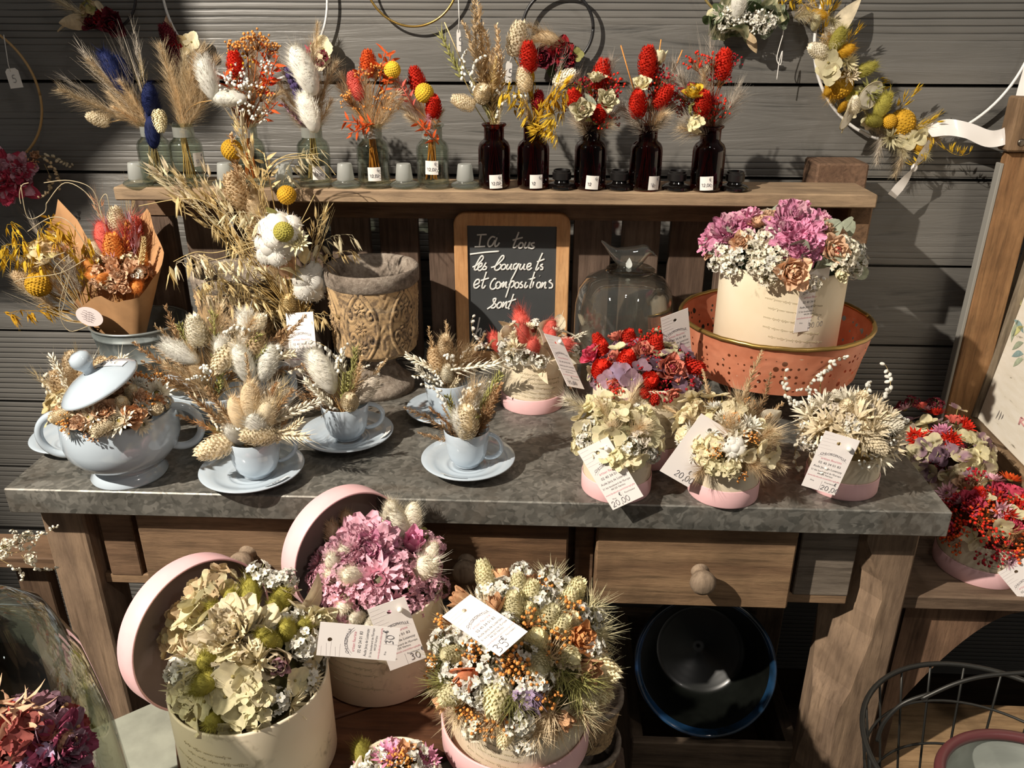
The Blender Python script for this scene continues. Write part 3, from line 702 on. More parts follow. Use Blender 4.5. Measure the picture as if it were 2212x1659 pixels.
def ell_hit(c, rx, ry, rz, px, py):
    """where the view ray through a picture place meets a flower dome, and the outward direction there"""
    d = ray(px, py); o = CAM-c; S = Vector((1/rx, 1/ry, 1/rz)); D = Vector((d.x*S.x, d.y*S.y, d.z*S.z)); O = Vector((o.x*S.x, o.y*S.y, o.z*S.z))
    a, b, cc = D.dot(D), 2*O.dot(D), O.dot(O)-1; q = b*b-4*a*cc
    t = (-b-math.sqrt(q))/(2*a) if q > 0 else -b/(2*a)
    P = CAM+d*t; v = P-c; n = Vector((v.x/rx**2, v.y/ry**2, v.z/rz**2)).normalized(); return P, n
def dome(parent, c, r, h, keys, fill, nfill=70, seed=1, ry=None, zmin=-.15, base='#6d6a45', lift=0, jit=.35, sink=.92):
    """a dome of flower heads: keys at picture places, then filler spread evenly over the rest"""
    rng = random.Random(seed); ry = ry or r; used = []
    mb = MB(); mb.sph(c, 1, 24, 12, 0, (r*.70, ry*.70, h*.66)); part('flower_foam', mb, [petalm(base, 0, var=.3)], parent, label='dark greenish foam under the blooms')
    for k in keys:
        kind, px, py, col = k[:4]; s = k[4] if len(k) > 4 else 1; P, n = ell_hit(c, r, ry, h, px, py)
        hl = KN[kind][2]*s; d = (n+rv(rng)*.12).normalized()
        if len(k) > 5 and k[5] is not None: d = Vector(k[5]).normalized()
        B = P-d*hl*.7; head(parent, kind, B, d, col, s); used.append((P, .010*s if kind in ('statice', 'straw', 'bunny', 'canary', 'floret') else .016*s))
    tot = sum(f[1] for f in fill); i = 0; k = 0
    while i < nfill and k < nfill*3:
        k += 1; u = (k*.61803) % 1; z = zmin+(1-zmin)*((k-.5)/(nfill*1.25) if k < nfill*1.25 else rng.random()); a = k*2.39996
        rr = math.sqrt(max(0, 1-min(1, z)**2)); n = Vector((rr*math.cos(a), rr*math.sin(a), z)); P = c+Vector((n.x*r, n.y*ry, n.z*h))*sink
        if any((P-q).length < e for q, e in used): continue
        x = rng.random()*tot; j = 0
        while x > fill[j][1]: x -= fill[j][1]; j += 1
        kind, _, col = fill[j][:3]; s = (fill[j][3] if len(fill[j]) > 3 else 1)*rng.uniform(.85, 1.15)
        d = (Vector((n.x/r, n.y/ry, n.z/h)).normalized()+rv(rng)*jit).normalized(); col = rng.choice(col.split('|'))
        head(parent, kind, P-d*KN[kind][2]*s*.75, d, col, s); i += 1

# ------------------------------------------------------------------ vessels
def ctr(px, py, z=ZT): return G(px, py, z)
CLEAR = glass('#eef2ec', .03, .42); CLEARB = glass('#dfe8e0', .05, .5); AMBER = glass('#a5561f', .05, .30); FROST = glass('#e6e9e4', .04, .3, .3, .75)
BLACKG = plain('#0d0a09', .08, 0, .6); PAPER = plain('#e9e4dc', .7); INK = plain('#4a4a55', .8)
STROKES = {'0': [[(.5, 1), (.15, .8), (.12, .3), (.45, 0), (.8, .25), (.82, .75), (.5, 1)]], '1': [[(.25, .7), (.6, 1), (.6, 0)]], '2': [[(.12, .75), (.4, 1), (.78, .8), (.6, .45), (.1, .02), (.85, .05)]],
 '3': [[(.15, .95), (.6, 1), (.7, .75), (.4, .55), (.75, .4), (.65, .08), (.12, .03)]], '5': [[(.8, 1), (.3, 1), (.22, .6), (.6, .6), (.8, .3), (.55, .02), (.12, .08)]], '6': [[(.75, 1), (.3, .7), (.15, .3), (.4, 0), (.75, .2), (.6, .5), (.2, .35)]], ',': [[(.4, .12), (.3, -.2)]], '.': [[(.35, .05), (.42, .0)]],
 '€': [[(.9, .9), (.55, 1), (.3, .7), (.3, .3), (.55, 0), (.9, .12)], [(.1, .6), (.7, .62)], [(.1, .4), (.65, .42)]]}
def smooth_pts(p, k=3):
    if len(p) < 3: return [Vector(q) for q in p]
    p = [Vector(q) for q in p]; o = []
    for i in range(len(p)-1):
        a, b, c, d = p[max(0, i-1)], p[i], p[i+1], p[min(len(p)-1, i+2)]
        for j in range(k): t = j/k; o.append(.5*((2*b)+(c-a)*t+(2*a-5*b+4*c-d)*t*t+(3*b-a-3*c+d)*t**3))
    return o+[p[-1]]
def hand(mb, s, o, u, v, h, w, n, mi=0, adv=.75):
    """handwritten digits: o lower left corner, u right, v up, h height, w stroke half-width, n lift off the surface"""
    x = 0
    for ch in s:
        if ch == ' ': x += .5*h; continue
        for st in STROKES[ch]:
            mb.tube([o+u*(x+a*h*.7)+v*(b*h)+n for a, b in [(q.x, q.y) for q in smooth_pts([(a, b, 0) for a, b in st])]], w, 4, mi)
        x += h*(.35 if ch in ',.' else adv)
TXT = {}
def text_mesh(s, arch=0):
    """lettering as a flat mesh, one unit high, centred"""
    if (s, arch) in TXT: return TXT[(s, arch)]
    cu = bpy.data.curves.new('t', 'FONT'); cu.body = s; cu.align_x = 'CENTER'; cu.size = 1; cu.resolution_u = 2
    o = bpy.data.objects.new('t', cu); C.objects.link(o); dg = bpy.context.evaluated_depsgraph_get()
    me = bpy.data.meshes.new_from_object(o.evaluated_get(dg)); bpy.data.objects.remove(o); bpy.data.curves.remove(cu)
    v = [Vector(x.co) for x in me.vertices]; f = [tuple(p.vertices) for p in me.polygons]; bpy.data.meshes.remove(me)
    if arch: v = [Vector((x.x, x.y-arch*x.x*x.x, 0)) for x in v]
    TXT[(s, arch)] = (v, f); return TXT[(s, arch)]
def type_(mb, s, o, u, v, size, n, mi=0, sx=1, arch=0):
    V_, F_ = text_mesh(s, arch); mb.add([o+u*(p.x*size*sx)+v*(p.y*size)+n for p in V_], F_, mi, False)

def bottle(px, base_py, r, h, mat, glassy, price, lab_px, lab_py, label, group, ink='12,00€'):
    b = G(px, base_py, ZS); rn = r*.62
    t = thing('apothecary_bottle', label, 'bottle', b, group)
    pr = [(.0001, .0012), (r*.86, .0012), (r*.97, .003), (r, .007), (r, h*.60), (r*.97, h*.66), (r*.86, h*.715), (rn*1.06, h*.755), (rn, h*.775), (rn, h*.93), (rn*1.05, h*.945), (rn*1.22, h*.965), (rn*1.25, h*.985), (rn*1.15, h), (rn*.95, h*.995)]
    if glassy: pr += [(rn*.88, h*.93), (rn*.88, h*.775), (r*.84, h*.70), (r*.93, h*.60), (r*.93, .010), (r*.7, .008), (.0001, .009)]
    else: pr += [(rn*.86, h*.95), (rn*.86, h*.80), (r*.88, h*.68), (r*.93, h*.55), (r*.93, .01), (.0001, .009)]
    T = Matrix.Translation(b); mb = MB(); mb.lathe(pr, 36, 0, T); part('glass_body', mb, mat, t)
    if glassy:
        mb = MB(); mb.lathe([(rn*1.012, h*.78), (rn*1.02, h*.82), (rn*1.02, h*.93), (rn*1.01, h*.94)], 30, 0, T); part('ground_neck', mb, glass('#e6e9e4', .02, .3, .3, .45), t, label='frosted neck band')
    if price:
        P = V(lab_px, lab_py, b.y-r*.9); a = math.atan2(P.x-b.x, r*.93); n = Vector((math.sin(a), -math.cos(a), 0)); u = Vector((math.cos(a), math.sin(a), 0)); v = Vector((0, 0, 1)); rot = R((px*7 % 11)-5)
        u, v = u*math.cos(rot)+v*math.sin(rot), v*math.cos(rot)-u*math.sin(rot)
        c = Vector((b.x, b.y, P.z))+n*(r+.0006); s = .0098; mb = MB(); rows = []
        for i in range(2):
            row = []
            for j in range(7): x = (j/6-.5)*2*s; aa = x/r; row.append(c+u*(r*math.sin(aa))-n*(r*(1-math.cos(aa)))+v*(i-.5)*2*s*1.02)
            rows.append(row)
        mb.grid(rows); l = part('price_label', mb, PAPER, t, label='small white price sticker')
        mb = MB(); hand(mb, ink.replace('€', ''), c-u*s*.80-v*s*.45, u, v, s*.46, .00026, n*.0005); hand(mb, '€', c+u*s*.35+v*s*.35, u, v, s*.5, .00026, n*.0006); part('price', mb, INK, l)
    return b
rb = 34.5*mpp(G(810, 405, ZS)); hb = .0935
clearB = [(346, 399, 0, 0, 0), (414, 401, 1, 462, 347), (547, 402, 0, 0, 0), (684, 402, 1, 690, 374), (810, 404, 1, 809, 376), (937, 405, 1, 933, 362)]
CL = ['dim clear glass bottle holding beige plumes and navy bunny tails, leftmost on the shelf', 'clear glass bottle holding upright beige pampas plumes on the shelf', 'clear glass bottle with orange berry bouquet behind the oat sprays', 'clear glass bottle holding white bunny tails and lavender on the shelf',
      'clear glass bottle with orange petals at its lip and a price sticker', 'clear glass bottle under the pink beige plume with two yellow balls']
BN = []
for (px, py, pr, lx, ly), lab in zip(clearB, CL): BN.append(bottle(px, py, rb, hb, CLEAR, True, pr, lx, ly, lab, 'clear glass bottles on the shelf'))
amb = [(1068, 405, 1071, 392), (1151, 406, 1158, 392), (1273, 407, 1279, 394), (1391, 409, 1415, 396), (1524, 411, 1526, 396)]
AL = ['brown glass bottle holding tall beige grass spikes', 'brown glass bottle with yellow oats hanging over its lip', 'brown glass bottle of cream roses and red grass heads, in the middle of the five', 'brown glass bottle with red grass head and bare orange stems', 'brown glass bottle of red berries and pale wisps, rightmost of the five']
for (px, py, lx, ly), lab in zip(amb, AL): BN.append(bottle(px, py, rb*.985, hb*1.01, AMBER, False, 1, lx, ly, lab, 'brown glass bottles on the shelf', '12€' if px in (1151, 1273, 1391) else '12,00€'))
def stopper(px, py, black, label, group):
    b = G(px, py, ZS); t = thing('bottle_stopper', label, 'stopper', b, group); k = mpp(b); T = Matrix.Translation(b)
    mb = MB()
    if black:
        mb.lathe([(.0001, .0006), (28*k, .0006), (31*k, .002), (31*k, .005), (27*k, .0075), (17*k, .010), (15*k, .013)], 30, 0, T, sharp=1); part('flange', mb, BLACKG, t)
        mb = MB(); mb.lathe([(15*k, .0125), (20*k, .0145), (20.5*k, .024), (18*k, .0255), (18*k, .028), (16*k, .0285), (15*k, .024), (.0001, .024)], 30, 0, T, sharp=1); part('plug', mb, plain('#171514', .35), t)
    else:
        mb.lathe([(.0001, .0006), (28*k, .0006), (31*k, .0025), (31*k, .0055), (28*k, .0075), (20*k, .0095), (17*k, .011)], 30, 0, T); part('flange', mb, glass('#dfe8e0', .06, .55, .02, .12), t)
        mb = MB(); mb.lathe([(17*k, .0105), (18.8*k, .0125), (15.2*k, .034), (14*k, .0352), (.0001, .0354)], 30, 0, T, sharp=1); part('plug', mb, FROST, t, label='frosted tapering plug')
for px, w in ((300, 'leftmost, at the dim end of the shelf'), (491, 'behind the pale oats, left of the orange bouquet bottle'), (616, 'behind the curved pale grass loop'), (748, 'between the lavender and orange petal bottles'), (874, 'between the two bottles with yellow balls'), (1005, 'beside the first brown bottle')):
    stopper(px, 401+4*(px-300)/700, 0, 'frosted glass stopper standing '+w, 'clear stoppers on the shelf')
for px, w in ((1213, 'between the yellow oat and cream rose bottles'), (1337, 'right of the cream rose bottle'), (1460, 'left of the last brown bottle'), (1585, 'right of the last brown bottle')): stopper(px, 407+4*(px-1213)/370, 1, 'black glass stopper standing '+w, 'black stoppers on the shelf')

# ------------------------------------------------------------------ bouquets in the bottles
def bouquet(name, label, b, h, items, stem, group='small dried bouquets in bottles', name_stem='stem_bundle'):
    t = thing(name, label, 'bouquet', b, group); spray(t, b+Vector((0, 0, h)), items, b+Vector((0, 0, .013)), None, stem); return t
NH = hb*.94
bouquet('dried_bouquet', 'beige plumes with navy bunny tails in the leftmost clear bottle', BN[0], NH, [('plume', 205, 120, 'be', 1.15), ('plume', 140, 188, 'be', 1.2), ('plume', 240, 135, 'be', 1.1), ('plume', 225, 200, 'be', 1.1), ('plume', 275, 170, 'be', 1), ('plume', 250, 225, 'tan', 1.0), ('plume', 300, 215, 'be', .9), ('canary', 188, 250, 'cr', 1.15), ('canary', 348, 285, 'yc', 1.1, -.02, (.1, -.3, -1)),
   ('bunny', 220, 110, 'nv', 1.5), ('bunny', 248, 118, 'nv', 1.5), ('bunny', 240, 145, 'nv', 1.3), ('bunny', 322, 178, 'nv', 1.5), ('bunny', 330, 200, 'nv', 1.5), ('bunny', 333, 322, 'nv', 1.4, -.022, (.03, -.2, -1)), ('wisp', 120, 158, 'gy', 1.1), ('wisp', 160, 92, 'gy', 1.2), ('wisp', 285, 45, 'gy', 1.3), ('wisp', 250, 62, 'gy', 1.2), ('wisp', 300, 112, 'str', 1), ('wisp', 185, 110, 'gy', 1.1)], '#a58a62')
bouquet('dried_bouquet', 'upright beige pampas plumes with two white bunny tails', BN[1], NH, [('plume', 355, 100, 'be', 1.2), ('plume', 385, 118, 'cr', 1.2), ('plume', 415, 105, 'be', 1.2), ('plume', 452, 108, 'be', 1.2), ('plume', 478, 125, 'be', 1.1), ('plume', 370, 150, 'be', 1.1), ('plume', 400, 150, 'cr', 1.1), ('plume', 440, 160, 'be', 1.1), ('plume', 385, 190, 'be', 1), ('plume', 425, 185, 'be', 1), ('plume', 455, 190, 'be', 1), ('plume', 410, 225, 'tan', .8), ('bunny', 436, 122, 'wh', 1.75, -.03, (-.16, 0, 1)), ('bunny', 456, 210, 'wh', 1.5, -.03, (-1, -.1, .05))], '#c19a62')
bouquet('dried_bouquet', 'orange berries, orange petals and tiny white blooms around a beige plume', BN[2], NH, [('canary', 503, 110, 'red', 1.3), ('berries', 505, 92, 'or', 1.1), ('berries', 535, 82, 'or', 1.1), ('berries', 562, 72, 'or', 1.1), ('berries', 590, 95, 'or', 1), ('berries', 520, 120, 'mu', 1.1), ('berries', 575, 190, 'or', 1), ('plume', 553, 95, 'be', 1.3), ('plume', 570, 150, 'be', 1), ('plume', 530, 190, 'tan', 1), ('plume', 590, 190, 'be', 1), ('delph', 578, 100, 'vor', 1.3), ('delph', 600, 120, 'vor', 1.2), ('delph', 590, 145, 'red', 1.1), ('delph', 483, 155, 'vor', 1.2), ('delph', 500, 165, 'vor', 1), ('delph', 512, 200, 'vor', 1), ('delph', 600, 220, 'vor', 1), ('tiny', 495, 165, 'wh', 1.1, -.03), ('tiny', 515, 190, 'wh', 1.1, -.03), ('tiny', 540, 175, 'wh', 1, -.03), ('tiny', 540, 225, 'wh', 1, -.035), ('tiny', 563, 240, 'wh', .9, -.035), ('tiny', 505, 140, 'wh', 1, -.02), ('tiny', 585, 135, 'wh', .9, -.025), ('spike', 540, 215, 'or', 1), ('spike', 575, 230, 'tc', 1), ('spike', 500, 215, 'tc', 1)], '#b5622e')
bouquet('dried_bouquet', 'white bunny tails over plumes and dark lavender sprigs', BN[3], NH, [('bunny', 633, 98, 'wh', 2.1, -.03, (-.38, 0, 1)), ('bunny', 652, 200, 'wh', 1.7, -.035, (-.28, 0, 1)), ('plume', 620, 118, 'gy', 1.2), ('plume', 682, 92, 'be', 1.2), ('plume', 705, 130, 'be', 1.1), ('plume', 612, 175, 'be', 1.1), ('plume', 700, 175, 'be', 1.1), ('plume', 600, 225, 'tan', 1), ('plume', 650, 180, 'be', 1), ('plume', 720, 225, 'be', .9), ('plume', 670, 190, 'be', 1), ('lav', 622, 150, 'pu', 1.5, -.02), ('lav', 652, 165, 'pu', 1.2, -.03), ('lav', 637, 185, 'pu', 1.2, -.03), ('spike', 610, 215, 'mv', 1), ('spike', 640, 215, 'bl', 1), ('spike', 675, 140, 'mv', 1), ('wisp', 690, 150, 'gy', 1), ('spike', 715, 200, 'tan', 1)], '#b99a66')
bouquet('dried_bouquet', 'orange petals and one yellow ball over beige plumes', BN[4], NH, [('canary', 794, 108, 'vor', 1.3), ('delph', 832, 106, 'vor', 1.1), ('delph', 846, 112, 'vor', 1), ('delph', 845, 150, 'vor', .8), ('ball', 853, 134, 'ye', 1), ('berries', 815, 140, 'or', 1), ('berries', 838, 150, 'mu', 1), ('berries', 780, 150, 'or', .8), ('berries', 745, 205, 'or', .9), ('berries', 835, 205, 'or', 1), ('plume', 725, 165, 'be', 1.1), ('plume', 745, 180, 'be', 1.1), ('plume', 770, 160, 'be', 1.1), ('plume', 795, 190, 'be', 1.1), ('plume', 850, 190, 'be', 1.1), ('plume', 830, 200, 'be', 1), ('plume', 865, 215, 'be', 1), ('plume', 760, 220, 'be', .9), ('plume', 810, 220, 'be', .9), ('canary', 758, 155, 'co', 1.2), ('canary', 766, 172, 'co', 1), ('delph', 742, 262, 'vor', 1.0, -.03, (-1, -.1, .1)), ('delph', 752, 290, 'vor', .9, -.03, (-1, -.1, -.4)), ('delph', 768, 272, 'vor', .8, -.035), ('berries', 790, 215, 'or', .9), ('delph', 775, 150, 'vor', .8)], '#b9762f')
bouquet('dried_bouquet', 'pinkish beige plume with yellow ball and scarlet grass heads leaning left', BN[5], NH, [('plume', 853, 150, 'be', 1.3), ('plume', 868, 180, 'lp', 1.25), ('plume', 890, 200, 'be', 1.2), ('plume', 860, 210, 'be', 1.2), ('plume', 905, 220, 'be', 1.0), ('plume', 935, 215, 'be', 1), ('plume', 955, 235, 'be', .9), ('plume', 880, 240, 'be', .9), ('plume', 920, 245, 'lp', .8), ('canary', 893, 145, 'red', 1.35), ('canary', 938, 208, 'red', 1.2, -.03), ('ball', 913, 182, 'ye', 1.15, -.03), ('delph', 848, 160, 'vor', 1), ('delph', 862, 178, 'co', .9), ('delph', 902, 262, 'vor', 1.0, -.03, (-.6, -.2, .7)), ('delph', 912, 268, 'vor', .7, -.03), ('delph', 948, 255, 'or', .6)], '#b9762f')
bouquet('dried_bouquet', 'tall tan grass spikes with white bead sprigs and pale green wheat', BN[6], NH*1.01, [('spike', 995, 5, 'tan', 1.7), ('spike', 1028, -5, 'tan', 1.8), ('spike', 1025, 40, 'tan', 1.5), ('spike', 1040, 55, 'tan', 1.5), ('spike', 1082, 58, 'tan', 1.5), ('spike', 1100, 55, 'tan', 1.5), ('spike', 1060, 100, 'tan', 1.4), ('spike', 1045, 120, 'str', 1.3), ('spike', 1070, 140, 'tan', 1.2), ('wheat', 945, 70, 'gr', 1.2, -.01), ('stick', 960, 48, 'str', 1), ('beads', 972, 118, 'wh', 1.1, -.02), ('beads', 1000, 115, 'wh', 1.1, -.02), ('beads', 1010, 150, 'wh', 1, -.02), ('beads', 1072, 150, 'wh', 1.1, -.02), ('beads', 1083, 180, 'wh', 1.1, -.02), ('beads', 1090, 215, 'wh', .9, -.02), ('canary', 1042, 188, 'cr', 1.3, -.035, (.1, -1, .6)), ('canary', 976, 212, 'cr', 1.2, -.02, (-1, 0, .35)), ('wheat', 1080, 200, 'lg', 1), ('spike', 1090, 240, 'cr', .8), ('wisp', 1105, 265, 'cr', .5)], '#a8a066')
bouquet('dried_bouquet', 'bright yellow oats spilling over the bottle lip beside one scarlet head', BN[7], NH*1.01, [('canary', 1124, 46, 'cr', 1.6, 0, (.18, 0, 1)), ('canary', 1128, 145, 'cr', 1.2, -.02), ('canary', 1243, 155, 'iv', 1.2, 0, (1, 0, .6)), ('canary', 1140, 90, 'red', 1.4, -.02), ('oat', 1120, 130, 'ye', .8), ('oat', 1245, 130, 'ye', 1), ('oat', 1222, 190, 'ye', 1, -.03), ('oat', 1215, 215, 'ye', 1, -.03), ('oat', 1200, 240, 'ye', 1, -.035), ('oat', 1190, 262, 'ye', .9, -.035), ('oat', 1180, 285, 'ye', .7, -.035, (.5, -.6, .3)), ('oat', 1195, 275, 'ye', .8, -.04, (.7, -.5, .2)), ('oat', 1155, 175, 'ye', 1), ('oat', 1175, 170, 'mu', 1), ('oatup', 1170, 150, 'ye', 1), ('oatup', 1200, 165, 'ye', 1), ('oat', 1100, 225, 'mu', .7), ('oatup', 1160, 220, 'ye', .9), ('canary', 1165, 195, 'dred', 1), ('wisp', 1146, 55, 'gy', 1), ('wisp', 1228, 95, 'gy', 1), ('plume', 1130, 220, 'be', .8), ('plume', 1145, 235, 'be', .8), ('beads', 1185, 245, 'cr', .7)], '#a9853a')
def redb(b, label, items): return bouquet('dried_bouquet', label, b, NH*1.01, items, '#a5583a')
redb(BN[8], 'two cream roses with scarlet grass heads and red berries', [('canary', 1305, 127, 'red', 1.45), ('canary', 1233, 195, 'red', 1.3, -.02), ('canary', 1304, 225, 'red', 1.1, -.035), ('rose', 1258, 235, 'yc,pe', 1.15, -.045, (-.15, -1, .5)), ('rose', 1314, 212, 'yc,yc', 1.1, -.04, (.3, -1, .6)), ('rose', 1288, 160, 'yc,ye', .9, -.02), ('berries', 1262, 165, 'dred', 1.1), ('berries', 1270, 190, 'red', 1.1), ('berries', 1290, 190, 'dred', 1.1), ('berries', 1328, 165, 'red', 1.1), ('berries', 1325, 185, 'dred', 1), ('berries', 1240, 215, 'red', .9), ('berries', 1330, 245, 'dred', .9), ('berries', 1305, 250, 'red', .9, -.03), ('leaf', 1285, 205, 'sg', .8, -.03), ('leaf', 1290, 240, 'gr', .7, -.035), ('tuft', 1228, 235, 'gy', 1.1), ('tuft', 1238, 255, 'gy', 1.1, -.03), ('tuft', 1255, 265, 'be', .9, -.035), ('tuft', 1332, 235, 'gy', 1), ('tuft', 1318, 130, 'gy', 1.1), ('tuft', 1240, 165, 'gy', 1), ('tuft', 1310, 262, 'be', .8, -.03), ('delph', 1230, 200, 'red', .9)])
redb(BN[9], 'scarlet grass heads with bare orange stems and a cream rosebud', [('canary', 1400, 100, 'red', 1.5), ('canary', 1378, 198, 'red', 1.35, -.04, (-.1, -.5, 1)), ('canary', 1448, 188, 'red', 1.25, -.035, (.5, -.5, .9)), ('bud', 1428, 108, 'yc', 1.1), ('rose', 1386, 175, 'yc,yc', .95, -.03, (-.2, -.7, .9)), ('berries', 1425, 145, 'dred', 1.1), ('berries', 1420, 175, 'red', 1.1), ('berries', 1445, 160, 'dred', 1), ('berries', 1415, 205, 'dred', 1), ('berries', 1455, 215, 'red', 1), ('berries', 1368, 230, 'dred', .9), ('stick', 1341, 98, 'or', 1.2), ('stick', 1474, 108, 'or', 1.2), ('stick', 1428, 85, 'or', 1), ('tuft', 1350, 225, 'gy', 1.1), ('tuft', 1362, 250, 'gy', 1, -.03), ('tuft', 1448, 225, 'gy', 1.2), ('tuft', 1440, 250, 'gy', 1, -.03), ('tuft', 1460, 140, 'gy', 1.1), ('tuft', 1358, 185, 'gy', 1), ('tuft', 1425, 240, 'be', .9, -.035), ('mist', 1400, 220, 'tc', 1), ('straw', 1440, 180, 'yc', .8)])
redb(BN[10], 'red berry sprigs, a yellow rose and tall pale wisps in the rightmost bottle', [('canary', 1568, 106, 'red', 1.4), ('canary', 1523, 198, 'red', 1.3, -.04, (0, -.5, 1)), ('rose', 1498, 192, 'ye,yc', 1, -.035, (-.2, -.6, 1)), ('straw', 1527, 145, 'yc', .9), ('berries', 1465, 190, 'dred', 1.1), ('berries', 1478, 205, 'red', 1), ('berries', 1468, 225, 'dred', 1), ('berries', 1553, 215, 'red', 1.1), ('berries', 1540, 235, 'red', 1), ('berries', 1560, 150, 'dred', 1.1), ('berries', 1540, 120, 'red', 1), ('berries', 1500, 120, 'red', 1), ('berries', 1585, 120, 'dred', .9), ('wisp', 1488, 80, 'gy', 1.2), ('wisp', 1536, 55, 'gy', 1.3), ('wisp', 1520, 90, 'gy', 1.2), ('wisp', 1607, 160, 'gy', 1.2), ('wisp', 1600, 180, 'gy', 1), ('tuft', 1478, 270, 'be', 1, -.03), ('tuft', 1490, 255, 'gy', 1, -.03), ('tuft', 1465, 160, 'gy', 1), ('tuft', 1590, 200, 'gy', 1.2), ('statice', 1500, 225, 'gr', .9, -.03), ('hydr', 1500, 265, 'lg', .6, -.04), ('plume', 1515, 150, 'be', 1.1), ('mist', 1535, 205, 'dred', 1)])

# ------------------------------------------------------------------ blue porcelain
BLUE = plain('#b5c1cb', .16, 0, .8)
BLUE2 = BLUE
def zat(px, py, y): return V(px, py, y).z
def arc(c, a, b, r1, r2, t0, t1, n=14): return [Vector(c)+Vector(a)*(r1*math.cos(t))+Vector(b)*(r2*math.sin(t)) for t in [t0+(t1-t0)*i/n for i in range(n+1)]]
def saucer(px, py, rpx, label, price=None, grp='blue saucers'):
    b = G(px, py, ZT); r = rpx*mpp(b); t = thing('saucer', label, 'saucer', b, grp); T = Matrix.Translation(b)
    mb = MB(); mb.lathe([(.0001, .0015), (.30*r, .0015), (.42*r, .0005), (.46*r, .002), (.75*r, .008), (.99*r, .0155), (r, .0168), (.985*r, .0178), (.72*r, .011), (.50*r, .0065), (.47*r, .0072), (.44*r, .0058), (.36*r, .0052), (.34*r, .0058), (.31*r, .0048), (.0001, .0045)], 64, 0, T); part('dish', mb, BLUE, t)
    if price:
        P = G(price[0], price[1], ZT+.0165); a = math.atan2(P.y-b.y, P.x-b.x); n = Vector((math.cos(a), math.sin(a), 0)); u = Vector((-math.sin(a), math.cos(a), 0)); v = (n*.9+Vector((0, 0, .42))).normalized(); w = u.cross(v)
        c = b+n*r*.86+Vector((0, 0, .0155)); mb = MB(); rows = [[c+n*(r*.02*i*6-r*.02)+Vector((0, 0, .0045*i+.0004))+u*(x*.017)-n*abs(x)**2*.003 for x in (-1, -.5, 0, .5, 1)] for i in (0, 1)]
        mb.grid(rows); l = part('price_label', mb, PAPER, t, label='white price sticker on the rim')
        mb = MB(); hand(mb, price[2], c-u*.009*1+n*.0015+Vector((0, 0, .0016)), u, v, .006, .0003, Vector((0, 0, .0006))); part('price', mb, INK, l)
    return b, r
def cup(px, py, rx, ry, rpx, b, hang, label, grp='blue tea cups', base=.0062):
    """rx, ry: rim centre in the picture"""
    z0 = ZT+base; y = b.y; rim = V(rx, ry, y); c = Vector((rim.x, y, z0)); h = rim.z-z0; r = rpx*mpp(rim)
    t = thing('tea_cup', label, 'cup', c, grp); T = Matrix.Translation(c); mb = MB()
    mb.lathe([(.0001, .001), (.50*r, 0), (.55*r, .001), (.52*r, .05*h), (.60*r, .08*h), (.78*r, .2*h), (.88*r, .4*h), (.95*r, .7*h), (r, .985*h), (.985*r, h), (.955*r, .985*h), (.90*r, .7*h), (.83*r, .42*h), (.6*r, .16*h), (.0001, .12*h)], 48, 0, T); part('bowl', mb, BLUE, t)
    d = Vector((math.cos(hang), math.sin(hang), 0)); hc = c+d*(r*.92)+Vector((0, 0, h*.56)); mb = MB()
    pts = arc(hc, d, (0, 0, 1), r*.62, h*.33, R(105), R(-112), 16); pts = [c+d*r*.93+Vector((0, 0, h*.86))]+pts[1:-1]+[c+d*r*.82+Vector((0, 0, h*.28))]
    mb.tube(smooth_pts(pts, 2), r*.10, 8); part('handle', mb, BLUE, t); return c, r, rim
s1, r1 = saucer(548, 1031, 110, 'blue saucer nearest the front edge of the table, under a cup of bunny tails', (622, 1058, '16€'))
s2, r2 = saucer(752, 952, 99, 'blue saucer standing before the right stone urn', (830, 935, '16€'))
s3, r3 = saucer(1012, 1010, 101, 'blue saucer in the middle of the table front, left of the small cream box', (975, 1033, ''))
s4, r4 = saucer(965, 899, 86, 'blue saucer mostly hidden behind the middle front cup')
s5, r5 = saucer(166, 960, 88, 'blue saucer at the left end of the table behind the sugar bowl')
K1 = cup(545, 1005, 546, 941, 57, s1, R(28), 'blue tea cup of white bunny tails at the front left')
K2 = cup(752, 930, 744, 868, 52, s2, R(15), 'blue tea cup with its loop handle to the right, before the stone urn')
K3 = cup(1010, 985, 1008, 924, 50, s3, R(-8), 'blue tea cup at the middle front beside the small cream box')
K4 = cup(965, 876, 968, 818, 52, s4, R(20), 'blue tea cup at the back, before the chalkboard')
K5 = cup(175, 930, 175, 875, 54, s5, R(150), 'blue tea cup hidden behind the sugar bowl at the left end')
# sugar bowl
sb = G(282, 1021, ZT); k = mpp(sb); t = thing('sugar_bowl', 'large pale blue two-handled footed bowl full of orange and cream blooms', 'bowl', sb); T = Matrix.Translation(sb)
hr = zat(262, 884, sb.y)-ZT; Rb = 119*k*.97
def ov(r, z, a): return r
mb = MB(); mb.lathe([(.0001, .004), (Rb*.55, .0005), (Rb*.66, 0), (Rb*.675, .003), (Rb*.57, .012), (Rb*.50, hr*.175), (Rb*.56, hr*.20), (Rb*.80, hr*.31), (Rb*.96, hr*.47), (Rb*1.01, hr*.62), (Rb*1.0, hr*.78), (Rb*.965, hr*.98), (Rb*.95, hr), (Rb*.925, hr*.98), (Rb*.95, hr*.7), (Rb*.7, hr*.3), (.0001, hr*.22)], 64, 0, T); part('bowl_body', mb, BLUE, t)
for sx in (-1, 1):
    d = Vector((sx*math.cos(R(12)), sx*math.sin(R(12)), 0)); c0_ = sb+d*Rb*1.0+Vector((0, 0, hr*.68)); mb = MB()
    pts = arc(c0_, d, (0, 0, 1), Rb*.40, hr*.31, R(120), R(-118), 16); mb.tube(smooth_pts(pts, 2), .0052, 9); part('handle', mb, BLUE, t)
